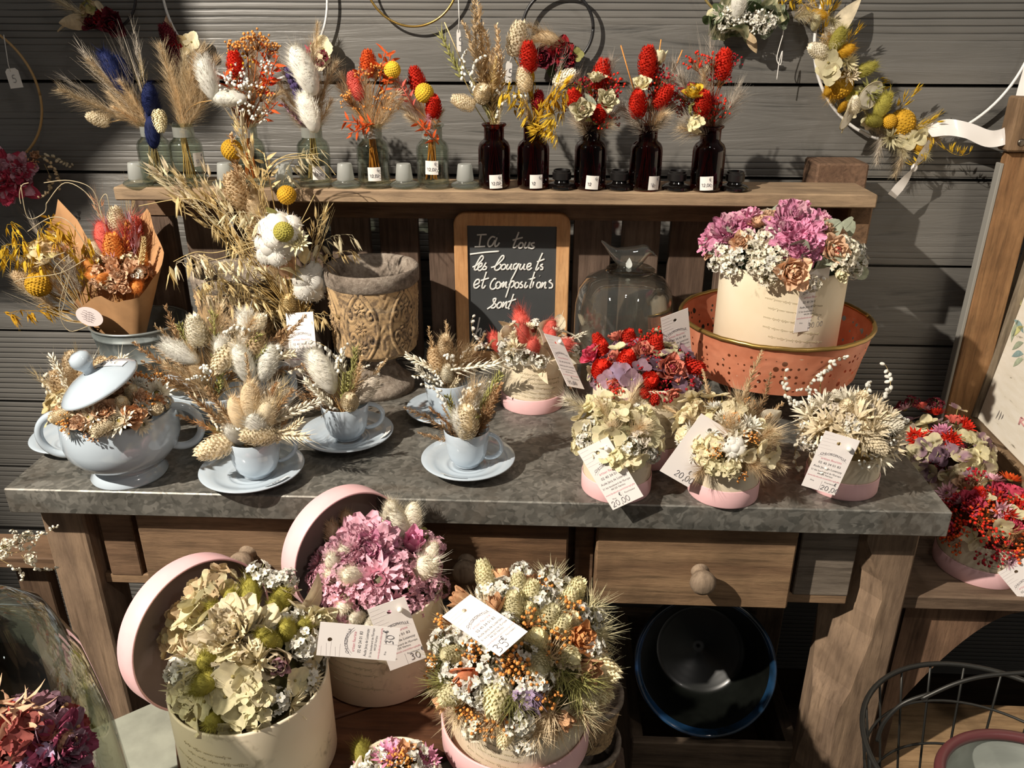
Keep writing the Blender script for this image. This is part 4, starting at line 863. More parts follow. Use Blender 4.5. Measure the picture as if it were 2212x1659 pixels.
lc = V(215, 829, sb.y-.032); _q = -ray(215, 829).normalized(); ax = (_q*.50+(R_*-.62+U_*.78)*.85).normalized(); lt_ = thing('porcelain_cover', 'pale blue domed lid with round knob leaning on the sugar bowl blooms', 'lid', lc)
Ml = frame(lc, ax); rl = .050; mb = MB(); mb.lathe([(.0001, .019), (rl*.3, .0175), (rl*.6, .0135), (rl*.85, .007), (rl*.97, .002), (rl, 0), (rl*.98, -.0025), (rl*.93, -.001), (rl*.6, .010), (.0001, .015)], 56, 0, Ml); part('dome', mb, BLUE, lt_)
mb = MB(); mb.lathe([(.007, .016), (.0065, .022), (.0085, .026), (.0125, .031), (.0135, .037), (.0115, .043), (.006, .0465), (.0001, .047)], 28, 0, Ml); part('knob', mb, BLUE, lt_, label='round knob')
u = (R_-ax*R_.dot(ax)).normalized(); v = ax.cross(u)
def onlid(x, y): q = math.hypot(x, y)/rl; return lc+u*x+v*y+ax*(.0193-.0165*q*q+.0008)
mb = MB(); mb.grid([[onlid(.004+.034*i/6, .004+.0145*j) for i in range(7)] for j in (0, 1)]); l = part('price_label', mb, PAPER, lt_, label='white sticker reading 25€')
mb = MB(); hand(mb, '25€', onlid(.011, .0075), u, v, .0085, .00035, ax*.0005); part('price', mb, INK, l)
tb2 = thing('bowl_blooms', 'orange roses, cream strawflowers and berries filling the sugar bowl', 'flower arrangement', sb+Vector((0, 0, hr)))
cc = sb+Vector((.002, -.012, hr+.004))
dome(tb2, cc, Rb*1.0, .046, [('straw', 255, 908, 'iv', 1.25, (0, -.8, .6)), ('straw', 190, 900, 'iv', 1.05, (-.2, -.8, .6)), ('straw', 338, 848, 'iv', 1.25, (.2, -.7, .7)), ('straw', 312, 878, 'wh', .8), ('rose', 222, 886, 'pe,oc', 1.05), ('rose', 288, 897, 'oc,pe', 1.0), ('rose', 170, 912, 'pe,oc', .8), ('rose', 304, 857, 'pe,oc', .8), ('canary', 215, 928, 'cr', 1.1, (-.5, -.9, -.2)), ('canary', 262, 870, 'cr', 1.0), ('canary', 285, 845, 'cr', .9), ('canary', 338, 882, 'cr', 1.0, (.6, -.6, .2)), ('straw', 300, 825, 'wh', .9), ('berries', 325, 865, 'or', .8), ('berries', 140, 915, 'or', .7), ('berries', 345, 820, 'or', .8), ('berries', 310, 815, 'or', .8), ('rose', 345, 865, 'oc,oc', .6), ('canary', 120, 905, 'cr', .8)],
     [('rose', 2, 'pe,oc|oc,pe', .7), ('berries', .8, 'or|oc', .6), ('straw', 2.5, 'iv|wh', .8), ('canary', 2, 'cr', .9), ('statice', 2, 'cr', .7)], 34, 3, base='#7a5a3a')
# sauce boat
gb = G(482, 918, ZT); k = mpp(gb); hg = zat(440, 832, gb.y)-ZT; Rg = 92*k; T = Matrix.Translation(gb)
t = thing('sauce_boat', 'pale blue porcelain sauce boat with pouring lip, behind the front cup', 'sauce boat', gb)
def boat(prof, mb):
    rows = []
    for r, z in prof:
        row = []
        for q in range(64):
            a = 2*PI*q/64; lip = max(0, math.cos(a-PI))**6; hx_ = max(0, math.cos(a))**4; f = (z/hg)**1.5
            rr = r*(1+.42*lip*f+.05*hx_*f); row.append(gb+Vector((rr*math.cos(a)*1.12, rr*math.sin(a)*.88, z*(1+.10*lip*f+.26*hx_*f))))
        rows.append(row)
    mb.grid(rows, 0, True)
mb = MB(); boat([(.0001, .003), (Rg*.5, .0005), (Rg*.56, .002), (Rg*.50, .010), (Rg*.60, .016), (Rg*.84, hg*.42), (Rg*.95, hg*.68), (Rg*1.0, hg*.97), (Rg*1.0, hg), (Rg*.96, hg*.98), (Rg*.88, hg*.6), (Rg*.5, hg*.28), (.0001, hg*.22)], mb); part('boat_body', mb, BLUE, t)
mb = MB(); hb_ = gb+Vector((Rg*1.08, .01, hg*.95)); mb.tube(smooth_pts([gb+Vector((Rg*1.0, 0, hg*1.22)), hb_+Vector((.020, .0, .033)), hb_+Vector((.038, .0, .025)), hb_+Vector((.040, 0, -.005)), hb_+Vector((.022, 0, -.03)), gb+Vector((Rg*.98, 0, hg*.62))], 4), .0062, 9); part('handle', mb, BLUE, t)

# ------------------------------------------------------------------ dried grasses in the cups
def cupful(label, K, items, grp='grass bouquets in the tea set'):
    c, r, rim = K; t = thing('grass_bouquet', label, 'bouquet', rim, grp); return spray(t, rim+Vector((0, 0, -.014)), items, None, random.Random(int(rim.x*999)), '#c19a66')
cupful('white bunny tails, wheat and grass fanning from the front left cup', K1, [('bunny', 538, 826, 'be', 1.7, -.01), ('bunny', 500, 858, 'be', 1.6), ('bunny', 582, 868, 'cr', 1.6, -.02), ('bunny', 562, 875, 'cr', 1.3), ('bunny', 542, 898, 'wh', 1.9, -.035, (-.08, -.5, 1)), ('bunny', 488, 925, 'wh', 1.1, -.03), ('canary', 425, 982, 'cr', 1.6, -.035, (-1, -.4, -.3)), ('canary', 520, 940, 'cr', 1.4, -.04, (-.9, -.4, .2)), ('wheat', 695, 868, 'iv', 1.4, -.01, (1, -.1, .42)), ('wheat', 668, 945, 'cr', 1.25, -.03, (1, -.3, .05)), ('wheat', 650, 915, 'cr', 1.1, -.02), ('wheat', 422, 852, 'cr', 1.3), ('wheat', 470, 870, 'cr', 1.2), ('spike', 395, 880, 'tc', 1.1), ('spike', 405, 845, 'br', 1), ('spike', 440, 830, 'br', 1), ('spike', 540, 770, 'tan', 1.1, .01), ('spike', 570, 830, 'tc', 1.1), ('spike', 600, 835, 'br', 1.2), ('spike', 640, 870, 'br', 1.1), ('wisp', 620, 810, 'str', 1), ('wisp', 480, 810, 'str', .9), ('tuft', 610, 850, 'gy', 1.4), ('tuft', 520, 855, 'be', 1.3), ('tuft', 590, 850, 'be', 1.2), ('beads', 610, 850, 'wh', .9), ('beads', 440, 905, 'iv', .8), ('beads', 560, 830, 'wh', .8), ('beads', 525, 920, 'wh', .7, -.03), ('beads', 630, 900, 'iv', .8), ('plume', 555, 880, 'be', 1), ('plume', 470, 900, 'be', .9), ('wisp', 440, 915, 'gr', .8, -.01), ('plume', 500, 890, 'be', .8)])
cupful('white bunny tail, green wheat and brown grass in the cup before the urn', K2, [('bunny', 672, 755, 'wh', 2.0, -.01, (-.42, 0, 1)), ('bunny', 690, 785, 'wh', 1.5), ('bunny', 815, 812, 'gy', 1.6, 0), ('bunny', 803, 830, 'wh', 1.2), ('wheat', 742, 795, 'gr', 1.2, -.03), ('wheat', 775, 752, 'gr', 1.1), ('wheat', 740, 765, 'iv', 1.2), ('wheat', 655, 818, 'iv', 1), ('spike', 635, 805, 'br', 1.2), ('spike', 640, 825, 'dbr', 1.2), ('spike', 650, 840, 'br', 1.1), ('spike', 632, 862, 'br', .9), ('spike', 660, 800, 'br', 1.1), ('spike', 790, 760, 'tan', 1.2), ('spike', 810, 770, 'tan', 1.1), ('spike', 800, 800, 'tan', 1), ('beads', 725, 720, 'wh', 1.3), ('beads', 718, 760, 'wh', 1.2), ('beads', 820, 785, 'wh', 1.2), ('beads', 660, 765, 'iv', 1.1), ('beads', 680, 810, 'wh', 1), ('beads', 765, 780, 'wh', .9), ('canary', 752, 856, 'cr', 1.2, -.045, (.1, -.7, .8)), ('canary', 690, 820, 'iv', 1), ('plume', 760, 790, 'be', 1), ('plume', 720, 800, 'be', .9), ('beads', 715, 865, 'wh', .7, -.035), ('beads', 780, 855, 'wh', .7, -.035), ('wisp', 835, 815, 'str', .8)])
cupful('green and cream wheat, beads and brown grass in the middle front cup', K3, [('wheat', 1075, 800, 'gr', 1.2, 0), ('wheat', 1035, 895, 'gr', 1.1, -.03), ('wheat', 960, 850, 'gr', 1.1), ('canary', 1006, 880, 'cr', 1.6, -.035, (0, -.25, 1)), ('bunny', 1045, 840, 'wh', 1.4), ('bunny', 985, 890, 'wh', 1.5, -.035, (-.35, -.3, 1)), ('bunny', 1000, 925, 'iv', 1, -.04), ('spike', 900, 865, 'br', 1.1, -.01), ('spike', 905, 942, 'br', 1.0, -.02), ('spike', 940, 868, 'tc', 1.1), ('spike', 950, 880, 'br', 1), ('spike', 1105, 835, 'tc', 1.3), ('spike', 1090, 865, 'br', 1.2), ('spike', 1085, 885, 'br', 1.1), ('spike', 1075, 845, 'br', 1.1), ('beads', 950, 825, 'wh', 1.1), ('beads', 985, 818, 'wh', 1.1), ('beads', 1015, 850, 'iv', 1), ('beads', 1050, 865, 'wh', .9), ('beads', 965, 875, 'wh', .9), ('tuft', 1015, 830, 'be', 1.3), ('tuft', 1030, 845, 'gy', 1.2), ('plume', 990, 850, 'be', 1), ('plume', 1045, 875, 'be', .8), ('spike', 1020, 880, 'tan', .9)])
cupful('tan grass and white wheat reaching left from the back cup', K4, [('wheat', 872, 768, 'iv', 1.5, -.01, (-1, -.1, .55)), ('wheat', 895, 790, 'iv', 1.2), ('wheat', 1082, 785, 'iv', 1.4, -.03, (1, -.2, .25)), ('spike', 905, 712, 'tan', 1.1), ('spike', 960, 705, 'tan', 1.1), ('spike', 978, 698, 'tan', 1), ('spike', 930, 740, 'br', 1.1), ('spike', 1060, 740, 'br', 1.2), ('spike', 1045, 725, 'br', 1), ('canary', 935, 752, 'tan', 1.5), ('canary', 960, 725, 'be', 1.2), ('plume', 975, 730, 'tan', 1.2), ('plume', 1000, 735, 'tan', 1.2), ('plume', 950, 745, 'be', 1.1), ('plume', 1010, 760, 'tan', 1), ('tuft', 990, 760, 'tan', 1.2), ('beads', 985, 735, 'wh', 1.2), ('beads', 1005, 730, 'wh', 1.1), ('beads', 920, 800, 'wh', 1, -.03), ('beads', 935, 815, 'wh', 1, -.035), ('beads', 1045, 785, 'wh', 1), ('leaf', 1000, 780, 'or', .8), ('wheat', 995, 815, 'cr', .9, -.03), ('canary', 965, 790, 'iv', 1, -.02)])
cupful('tan grass, cream wheat and yellowish hydrangea behind the sugar bowl lid', K5, [('wheat', 108, 765, 'iv', 1.2), ('wheat', 270, 765, 'iv', 1.4, 0, (.7, 0, 1)), ('wheat', 200, 772, 'iv', 1.1), ('wheat', 130, 800, 'iv', 1.1), ('canary', 150, 762, 'be', 1.3), ('canary', 118, 800, 'tan', 1.5), ('canary', 222, 775, 'be', 1.2), ('canary', 245, 775, 'be', 1.1), ('wisp', 163, 740, 'str', 1), ('wisp', 220, 740, 'str', 1), ('wisp', 60, 795, 'str', .9), ('beads', 55, 815, 'iv', 1.2), ('beads', 70, 870, 'wh', 1), ('beads', 75, 825, 'iv', 1), ('beads', 140, 800, 'wh', 1), ('bunny', 110, 850, 'be', 1.5), ('bunny', 140, 845, 'tan', 1.3), ('hydr', 115, 865, 'yc,str', .9, -.03), ('hydr', 135, 880, 'str,yc', .8, -.035), ('floret', 100, 898, 'str', 1.3, -.03), ('hydr', 150, 855, 'yc,str', .8, -.02), ('berries', 140, 885, 'or', .8), ('plume', 100, 820, 'be', 1.1), ('plume', 130, 790, 'tan', 1), ('plume', 180, 790, 'be', 1), ('tuft', 160, 800, 'tan', 1.2), ('spike', 95, 840, 'tan', 1)])
gk = (gb, Rg, gb+Vector((-.004, 0, hg)))
cupful('wide fan of tan grasses, bunny tails and wheat over the sauce boat', gk, [('spike', 330, 680, 'br', 1.4, -.01), ('spike', 285, 752, 'br', 1.5), ('spike', 285, 785, 'tan', 1.5), ('spike', 300, 805, 'br', 1.3), ('spike', 330, 820, 'tan', 1.1), ('spike', 365, 690, 'tan', 1.3), ('spike', 350, 730, 'tan', 1.3), ('spike', 395, 695, 'br', 1.3), ('wheat', 380, 700, 'gr', 1.3), ('wheat', 465, 675, 'gr', 1.4), ('wheat', 550, 715, 'gr', 1.3), ('wheat', 485, 775, 'gr', 1.2, -.03), ('wheat', 575, 755, 'gr', 1.2, -.03), ('wheat', 635, 760, 'cr', 1.4, -.02, (1, -.1, .25)), ('canary', 415, 682, 'iv', 1.6), ('canary', 512, 708, 'cr', 1.5), ('canary', 568, 680, 'iv', 1.2), ('canary', 465, 800, 'cr', 1.7, -.05, (-.4, -.7, -.5)), ('bunny', 525, 672, 'wh', 2.0, 0, (-.05, 0, 1)), ('bunny', 472, 732, 'wh', 1.6, -.03, (-.05, -.3, 1)), ('bunny', 510, 745, 'wh', 1.9, -.035, (-.15, -.2, 1)), ('bunny', 590, 745, 'wh', 1.8, -.02, (.4, 0, 1)), ('bunny', 350, 740, 'wh', 1.7, -.01, (-1, 0, .6)), ('canary', 560, 720, 'tan', 1.8, -.01, (.35, 0, 1)), ('bunny', 410, 770, 'tan', 1.4), ('beads', 490, 670, 'wh', 1.2), ('beads', 485, 690, 'wh', 1.1), ('beads', 590, 720, 'wh', 1.2), ('beads', 620, 715, 'wh', 1.2), ('beads', 420, 760, 'wh', 1.2, -.03), ('beads', 435, 790, 'wh', .9, -.035), ('plume', 455, 660, 'be', 1.4), ('plume', 440, 690, 'tan', 1.3), ('plume', 545, 675, 'be', 1.2), ('plume', 500, 690, 'be', 1.2), ('spike', 660, 700, 'br', 1.4), ('spike', 640, 735, 'br', 1.3), ('spike', 610, 700, 'br', 1.2), ('spike', 480, 690, 'br', 1.2), ('spike', 530, 740, 'br', 1.1), ('plume', 395, 750, 'be', 1.1), ('plume', 370, 775, 'be', 1), ('spike', 630, 770, 'br', 1.1), ('spike', 405, 735, 'br', 1), ('floret', 372, 742, 'iv', 1)])

# ------------------------------------------------------------------ stone pots
def stone():
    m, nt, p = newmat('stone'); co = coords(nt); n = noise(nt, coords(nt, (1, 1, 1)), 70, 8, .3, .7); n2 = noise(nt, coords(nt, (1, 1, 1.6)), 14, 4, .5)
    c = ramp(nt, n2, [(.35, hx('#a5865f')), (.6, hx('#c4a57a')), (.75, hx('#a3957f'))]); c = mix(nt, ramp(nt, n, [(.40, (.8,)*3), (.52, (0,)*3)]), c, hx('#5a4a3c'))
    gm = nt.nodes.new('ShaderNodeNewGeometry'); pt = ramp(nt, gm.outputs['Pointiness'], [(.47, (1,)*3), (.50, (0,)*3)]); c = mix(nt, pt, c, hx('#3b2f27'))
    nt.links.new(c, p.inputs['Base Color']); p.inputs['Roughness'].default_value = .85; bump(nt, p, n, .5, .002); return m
def stone2():
    m, nt, p = newmat('rough_stone'); n = noise(nt, coords(nt), 130, 8, .3, .7); n2 = noise(nt, coords(nt), 22, 5, .5)
    c = ramp(nt, mix(nt, .5, n, n2), [(.36, hx('#4f4439')), (.5, hx('#84776a')), (.62, hx('#a89c8e'))]); nt.links.new(c, p.inputs['Base Color']); p.inputs['Roughness'].default_value = .9; bump(nt, p, n, .8, .003); return m
STONE = stone(); STONED = stone2()
def relief(a, s, nrep=6):
    """raised scrolls and leaf fans repeated round the body: a angle, s 0..1 up the body"""
    x = (a*nrep/(2*PI)) % 1-.5; y = s; h = 0
    for cx, cy, r0, sg in ((-.22, .70, .16, 1), (.22, .70, .16, -1), (-.20, .33, .17, -1), (.20, .33, .17, 1)):
        dx, dy = (x-cx)*1.15, y-cy; d = math.hypot(dx, dy); th = math.atan2(dy, dx)*sg
        h += max(0, math.cos((d*52-th))) * max(0, 1-d/r0*.85)*.9
    for cy, n_, ph in ((.50, 9, 0), (.22, 7, .5), (.80, 7, .2)):
        d = math.hypot(x*1.1, y-cy); th = math.atan2(y-cy, x); h += max(0, math.cos(th*n_/1+ph))*max(0, 1-abs(d-.075)/.065)*1.0
    h += .7*max(0, 1-abs(abs(x)-(.30*math.sin(PI*min(1, max(0, y)))**.8+.06))*26)
    h += .5*max(0, math.cos(abs(x)*44+6*math.sin(y*7)))*max(0, abs(x)-.34)*5
    return min(1.2, h)
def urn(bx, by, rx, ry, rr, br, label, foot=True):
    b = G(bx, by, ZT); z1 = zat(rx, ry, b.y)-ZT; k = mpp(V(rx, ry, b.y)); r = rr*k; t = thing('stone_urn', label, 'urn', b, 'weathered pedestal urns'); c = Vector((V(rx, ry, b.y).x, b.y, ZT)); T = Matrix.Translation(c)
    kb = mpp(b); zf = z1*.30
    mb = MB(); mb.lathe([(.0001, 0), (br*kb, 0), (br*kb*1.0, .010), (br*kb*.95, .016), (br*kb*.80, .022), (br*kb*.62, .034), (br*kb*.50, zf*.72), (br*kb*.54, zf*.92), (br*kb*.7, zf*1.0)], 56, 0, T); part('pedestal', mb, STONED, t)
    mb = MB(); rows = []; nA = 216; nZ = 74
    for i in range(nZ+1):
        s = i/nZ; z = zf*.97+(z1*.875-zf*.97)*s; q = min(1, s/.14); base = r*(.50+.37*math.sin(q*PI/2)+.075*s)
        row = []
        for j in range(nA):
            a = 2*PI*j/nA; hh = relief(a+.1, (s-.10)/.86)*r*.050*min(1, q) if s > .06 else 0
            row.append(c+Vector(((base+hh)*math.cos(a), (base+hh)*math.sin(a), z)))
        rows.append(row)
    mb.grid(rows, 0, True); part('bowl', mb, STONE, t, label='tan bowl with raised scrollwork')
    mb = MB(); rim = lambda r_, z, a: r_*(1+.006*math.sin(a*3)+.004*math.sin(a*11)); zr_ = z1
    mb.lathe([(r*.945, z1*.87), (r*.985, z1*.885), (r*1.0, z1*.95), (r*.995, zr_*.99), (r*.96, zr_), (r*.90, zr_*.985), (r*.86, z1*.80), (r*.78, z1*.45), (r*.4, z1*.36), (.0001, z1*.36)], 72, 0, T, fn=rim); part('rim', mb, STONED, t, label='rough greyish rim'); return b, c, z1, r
U1 = urn(816, 836, 801, 572, 103, 76, 'weathered stone urn on a pedestal foot, left of the chalkboard')
U2 = urn(512, 806, 510, 581, 97, 74, 'weathered stone urn half hidden behind the oat bouquet')
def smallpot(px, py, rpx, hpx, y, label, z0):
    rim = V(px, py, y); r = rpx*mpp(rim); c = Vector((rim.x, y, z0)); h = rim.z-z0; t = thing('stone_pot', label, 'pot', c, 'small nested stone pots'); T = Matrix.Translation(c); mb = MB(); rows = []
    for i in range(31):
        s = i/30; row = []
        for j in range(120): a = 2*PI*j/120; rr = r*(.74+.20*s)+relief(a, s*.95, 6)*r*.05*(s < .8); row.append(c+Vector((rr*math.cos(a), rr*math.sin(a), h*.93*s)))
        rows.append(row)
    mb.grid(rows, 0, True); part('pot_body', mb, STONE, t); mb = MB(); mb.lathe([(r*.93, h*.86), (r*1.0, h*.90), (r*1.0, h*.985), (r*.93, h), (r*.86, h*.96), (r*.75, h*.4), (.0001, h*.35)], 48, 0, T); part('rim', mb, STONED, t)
smallpot(1268, 1492, 80, 0, .80, 'upper small stone pot nested in another behind the cream flower box', .497)
smallpot(1262, 1592, 80, 0, .80, 'lower small stone pot under another, behind the cream flower box', .415)
q = V(1262, 1592, .80); mb = MB(); mb.box((q.x-.06, .74, .002), (q.x+.06, .86, .4145), .003); one('wooden_block', 'upright wooden block under the small stone pots', 'block', mb, BARNZ, (q.x, .80, .002))

# ------------------------------------------------------------------ chalkboard
yc_ = 1.325; p00, p11 = V(983, 812, yc_), V(1233, 462, yc_); cx0, cx1 = V(979, 470, yc_).x, V(1233, 470, yc_).x; cz1 = p11.z; cz0 = ZT+.0008
t = thing('chalkboard', 'wood framed chalkboard with white handwriting standing against the slats', 'chalkboard', ((cx0+cx1)/2, yc_, ZT))
def rrect(x0, x1, z0, z1, r, n=7):
    P = []
    for cx, cz, a0 in ((x1-r, z1-r, 0), (x0+r, z1-r, 90), (x0+r, z0+r, 180), (x1-r, z0+r, 270)):
        for i in range(n+1): a = R(a0+90*i/n); P.append((cx+r*math.cos(a), cz+r*math.sin(a)))
    return P
ow = 28.5*mpp(V(1106, 600, yc_)); o_ = rrect(cx0, cx1, cz0, cz1, .020); i_ = rrect(cx0+ow, cx1-ow, cz0+ow, cz1-ow*.95, .0015)
mb = MB(); mb.grid([[(x, yc_+.013, z) for x, z in o_], [(x, yc_+.0012, z) for x, z in o_], [(x, yc_, z) for x, z in rrect(cx0+.0015, cx1-.0015, cz0+.0015, cz1-.0015, .019)], [(x, yc_, z) for x, z in i_], [(x, yc_+.005, z) for x, z in i_]], 0, True, False)
fr = part('frame', mb, wood('#c58d5c', '#dcae7c', 'Z', .6, .5, '#a06b3e', .15), t, label='light honey wood frame with rounded corners')
mb = MB(); q = V(1106, 475, yc_); mb.lathe([(.0001, -.0004), (.003, -.0004), (.003, .001)], 14, 0, Matrix.Translation(q+Vector((0, .0006, 0))) @ Matrix.Rotation(R(90), 4, 'X')); part('hanging_hole', mb, plain('#1a1310', .9), fr)
mb = MB(); mb.box((cx0+ow*.8, yc_+.004, cz0+ow*.8), (cx1-ow*.8, yc_+.009, cz1-ow*.8), .0002); sl = part('slate', mb, plain('#3d3f40', .55, var=.06), t)
WR = [[(185, 228), (315, 222)], [(240, 228), (228, 300), (215, 385)], [(155, 385), (225, 384), (295, 380)], [(430, 262), (385, 252), (342, 300), (330, 352), (348, 382), (388, 365), (425, 300)], [(452, 262), (425, 340), (430, 380), (458, 370), (485, 330)], [(468, 213), (469, 214)], [(95, 488), (300, 462), (482, 448)],
 [(742, 190), (700, 300), (668, 385), (690, 398), (725, 370)], [(660, 300), (725, 280), (795, 262)], [(775, 325), (742, 360), (745, 402), (780, 400), (800, 355), (778, 327)], [(838, 320), (816, 380), (835, 405), (868, 370), (888, 320), (868, 395), (895, 400)], [(952, 330), (908, 345), (915, 372), (948, 390), (920, 412), (885, 402)],
 [(130, 660), (200, 620), (270, 545), (262, 510), (235, 525), (185, 610), (155, 680), (172, 698), (205, 672)], [(205, 668), (250, 640), (255, 608), (225, 617), (200, 670), (218, 705), (252, 688), (285, 640)], [(312, 598), (288, 640), (316, 660), (300, 690), (262, 690)],
 [(375, 665), (440, 640), (535, 550), (545, 512), (518, 512), (470, 580), (425, 668), (440, 700), (480, 688), (512, 640), (490, 620)], [(545, 618), (510, 655), (520, 690), (555, 680), (572, 638), (547, 618)], [(602, 620), (580, 668), (600, 690), (635, 645), (650, 615), (635, 678), (658, 690)], [(722, 610), (682, 628), (672, 675), (697, 680), (748, 608), (700, 720), (642, 828)], [(772, 615), (755, 670), (775, 690), (808, 645), (822, 615), (808, 678), (832, 690)], [(852, 662), (900, 640), (902, 610), (866, 620), (850, 668), (876, 697), (918, 665)], [(1060, 470), (1010, 580), (970, 690), (990, 692), (1015, 660)], [(985, 590), (1035, 572), (1085, 552)], [(1065, 618), (1030, 640), (1062, 662), (1055, 690), (1025, 690)],
 [(150, 900), (215, 868), (215, 825), (180, 830), (150, 880), (155, 930), (187, 935), (225, 900)], [(315, 720), (280, 830), (255, 920), (275, 937), (302, 900)], [(240, 838), (295, 820), (348, 804)], [(442, 820), (420, 812), (380, 860), (364, 920), (386, 952), (422, 942), (452, 900)], [(472, 850), (440, 888), (450, 940), (486, 930), (502, 880), (476, 850)], [(512, 868), (495, 935), (525, 880), (547, 858), (530, 930), (560, 880), (582, 855), (570, 920), (592, 930)], [(642, 830), (610, 940), (570, 1062)], [(612, 900), (650, 850), (680, 850), (676, 900), (640, 932)], [(712, 858), (690, 898), (705, 936), (736, 924), (746, 876), (716, 858)], [(792, 848), (765, 878), (792, 900), (785, 930), (752, 930)], [(842, 855), (820, 918), (840, 932), (862, 900)], [(870, 818), (871, 819)], [(955, 720), (915, 850), (890, 928), (908, 930)], [(885, 822), (925, 810), (962, 798)], [(942, 850), (925, 928)], [(1020, 774), (1021, 775)], [(1002, 858), (980, 898), (996, 936), (1026, 920), (1032, 870), (1005, 858)], [(1062, 858), (1040, 935), (1075, 880), (1102, 860), (1088, 928), (1112, 935)], [(1178, 828), (1145, 850), (1188, 885), (1182, 930), (1140, 936)],
 [(325, 1215), (400, 1160), (442, 1080), (405, 1085), (413, 1130), (442, 1160), (412, 1200), (372, 1198)], [(492, 1120), (455, 1163), (465, 1202), (500, 1190), (517, 1140), (494, 1120)], [(542, 1118), (525, 1195), (560, 1140), (587, 1120), (570, 1192), (592, 1200)], [(675, 1015), (640, 1120), (605, 1203), (622, 1210)], [(600, 1122), (655, 1102), (708, 1085)], [(110, 1362), (103, 1400)], [(148, 1356), (128, 1418)], [(222, 1325), (190, 1480), (160, 1590)], [(185, 1520), (225, 1475), (242, 1492), (225, 1560), (250, 1572)], [(300, 1500), (265, 1530), (275, 1575), (310, 1540)]]
mb = MB(); sc_ = 240/1475
for st in WR:
    pts = [V(1000+x*sc_, 470+y*sc_, yc_+.0036) for x, y, _ in [(q.x, q.y, 0) for q in smooth_pts([(a, b, 0) for a, b in st], 4)]]
    mb.tube(pts, .00155, 6)
part('handwriting', mb, plain('#dcdad4', .8), sl, label='white handwritten lettering')

# ------------------------------------------------------------------ round cream boxes with pink bases
def cream():
    m, nt, p = newmat('printed_cream'); co = coords(nt)
    n = noise(nt, co, 16, 4, .8); n2 = noise(nt, coords(nt), 60, 5, 1.0)
    c = ramp(nt, noise(nt, co, 9, 3), [(.35, hx('#e2d2b4')), (.65, hx('#ebdec5'))])
    c = mix(nt, ramp(nt, n, [(.62, (0,)*3), (.70, (.55,)*3), (.76, (0,)*3)]), c, hx('#b3a88d'))
    mk = mix(nt, 1.0, ramp(nt, n, [(.56, (0,)*3), (.68, (1,)*3)]), ramp(nt, n2, [(.52, (0,)*3), (.60, (.7,)*3)]), 'MULTIPLY')
    c = mix(nt, mk, c, hx('#9d8f72')); nt.links.new(c, p.inputs['Base Color']); p.inputs['Roughness'].default_value = .55; return m
CREAM = cream(); PINK = plain('#e6b9ba', .6, var=.04); PINKIN = plain('#8e7f78', .8, var=.06); INNER = plain('#cfc3a4', .8); SCRIPT = plain('#b5a888', .8)
def hat_box(label, c, r, h, band=.024, group='cream round flower boxes', script=True, a0=-PI/2, lid_r=1.035):
    t = thing('hat_box', label, 'flower box', c, group); T = Matrix.Translation(c); mb = MB()
    mb.lathe([(.0001, .001), (r*.98, .001), (r, .003), (r, h*.98), (r*.995, h), (r-.0022, h), (r-.0028, h-.002), (r-.0028, .01), (.0001, .008)], 72, 0, T); part('box_wall', mb, CREAM, t)
    if band:
        q = r*lid_r; mb = MB(); mb.lathe([(.0001, 0), (q*.985, 0), (q, .0016), (q, band-.001), (q-.0006, band), (r+.0006, band), (r+.0004, band-.004)], 72, 0, T); part('base_band', mb, PINK, t, label='pink base band')
    if script:
        rng = random.Random(int(abs(c.x)*5000)+3); mb = MB()
        for li in range(7):
            z = h*(.80-.085*li); x0 = a0-.62+.3*rng.random(); n = rng.randint(190, 330); pts = []; am = .0010; wd = 0
            for q in range(n):
                if q % 8 == 0: am = rng.choice((.0008, .0009, .0010, .0021, .0009))
                th = q*.785; xx = .00021*q+.0006*math.sin(th)+wd; y = am*math.sin(th+1.2)+.0004
                if q % 48 == 47:
                    wd += .0022
                    if len(pts) > 2: mb.tube(pts, .00017, 3, 0, False)
                    pts = []
                x = x0+xx/r; pts.append(c+Vector(((r+.0002)*math.cos(x), (r+.0002)*math.sin(x), z+y-xx*.12)))
            if len(pts) > 2: mb.tube(pts, .00017, 3, 0, False)
        part('printed_script', mb, SCRIPT, t, label='faint printed handwriting')
    return t, c+Vector((0, 0, h))
def blooms(label, top, r, h, keys, fill, n, seed, ry=None, cat='flower arrangement', grp='flower domes in the cream boxes', **kw):
    t = thing('flower_dome', label, cat, top, grp); dome(t, top+Vector((0, 0, kw.pop('dz', -.006))), r, h, keys, fill, n, seed, ry, **kw); return t
def on_table(bx, by, rpx, tx, ty):
    b = G(bx, by, ZT); h = zat(tx, ty, b.y)-ZT; return b, rpx*mpp(b), h
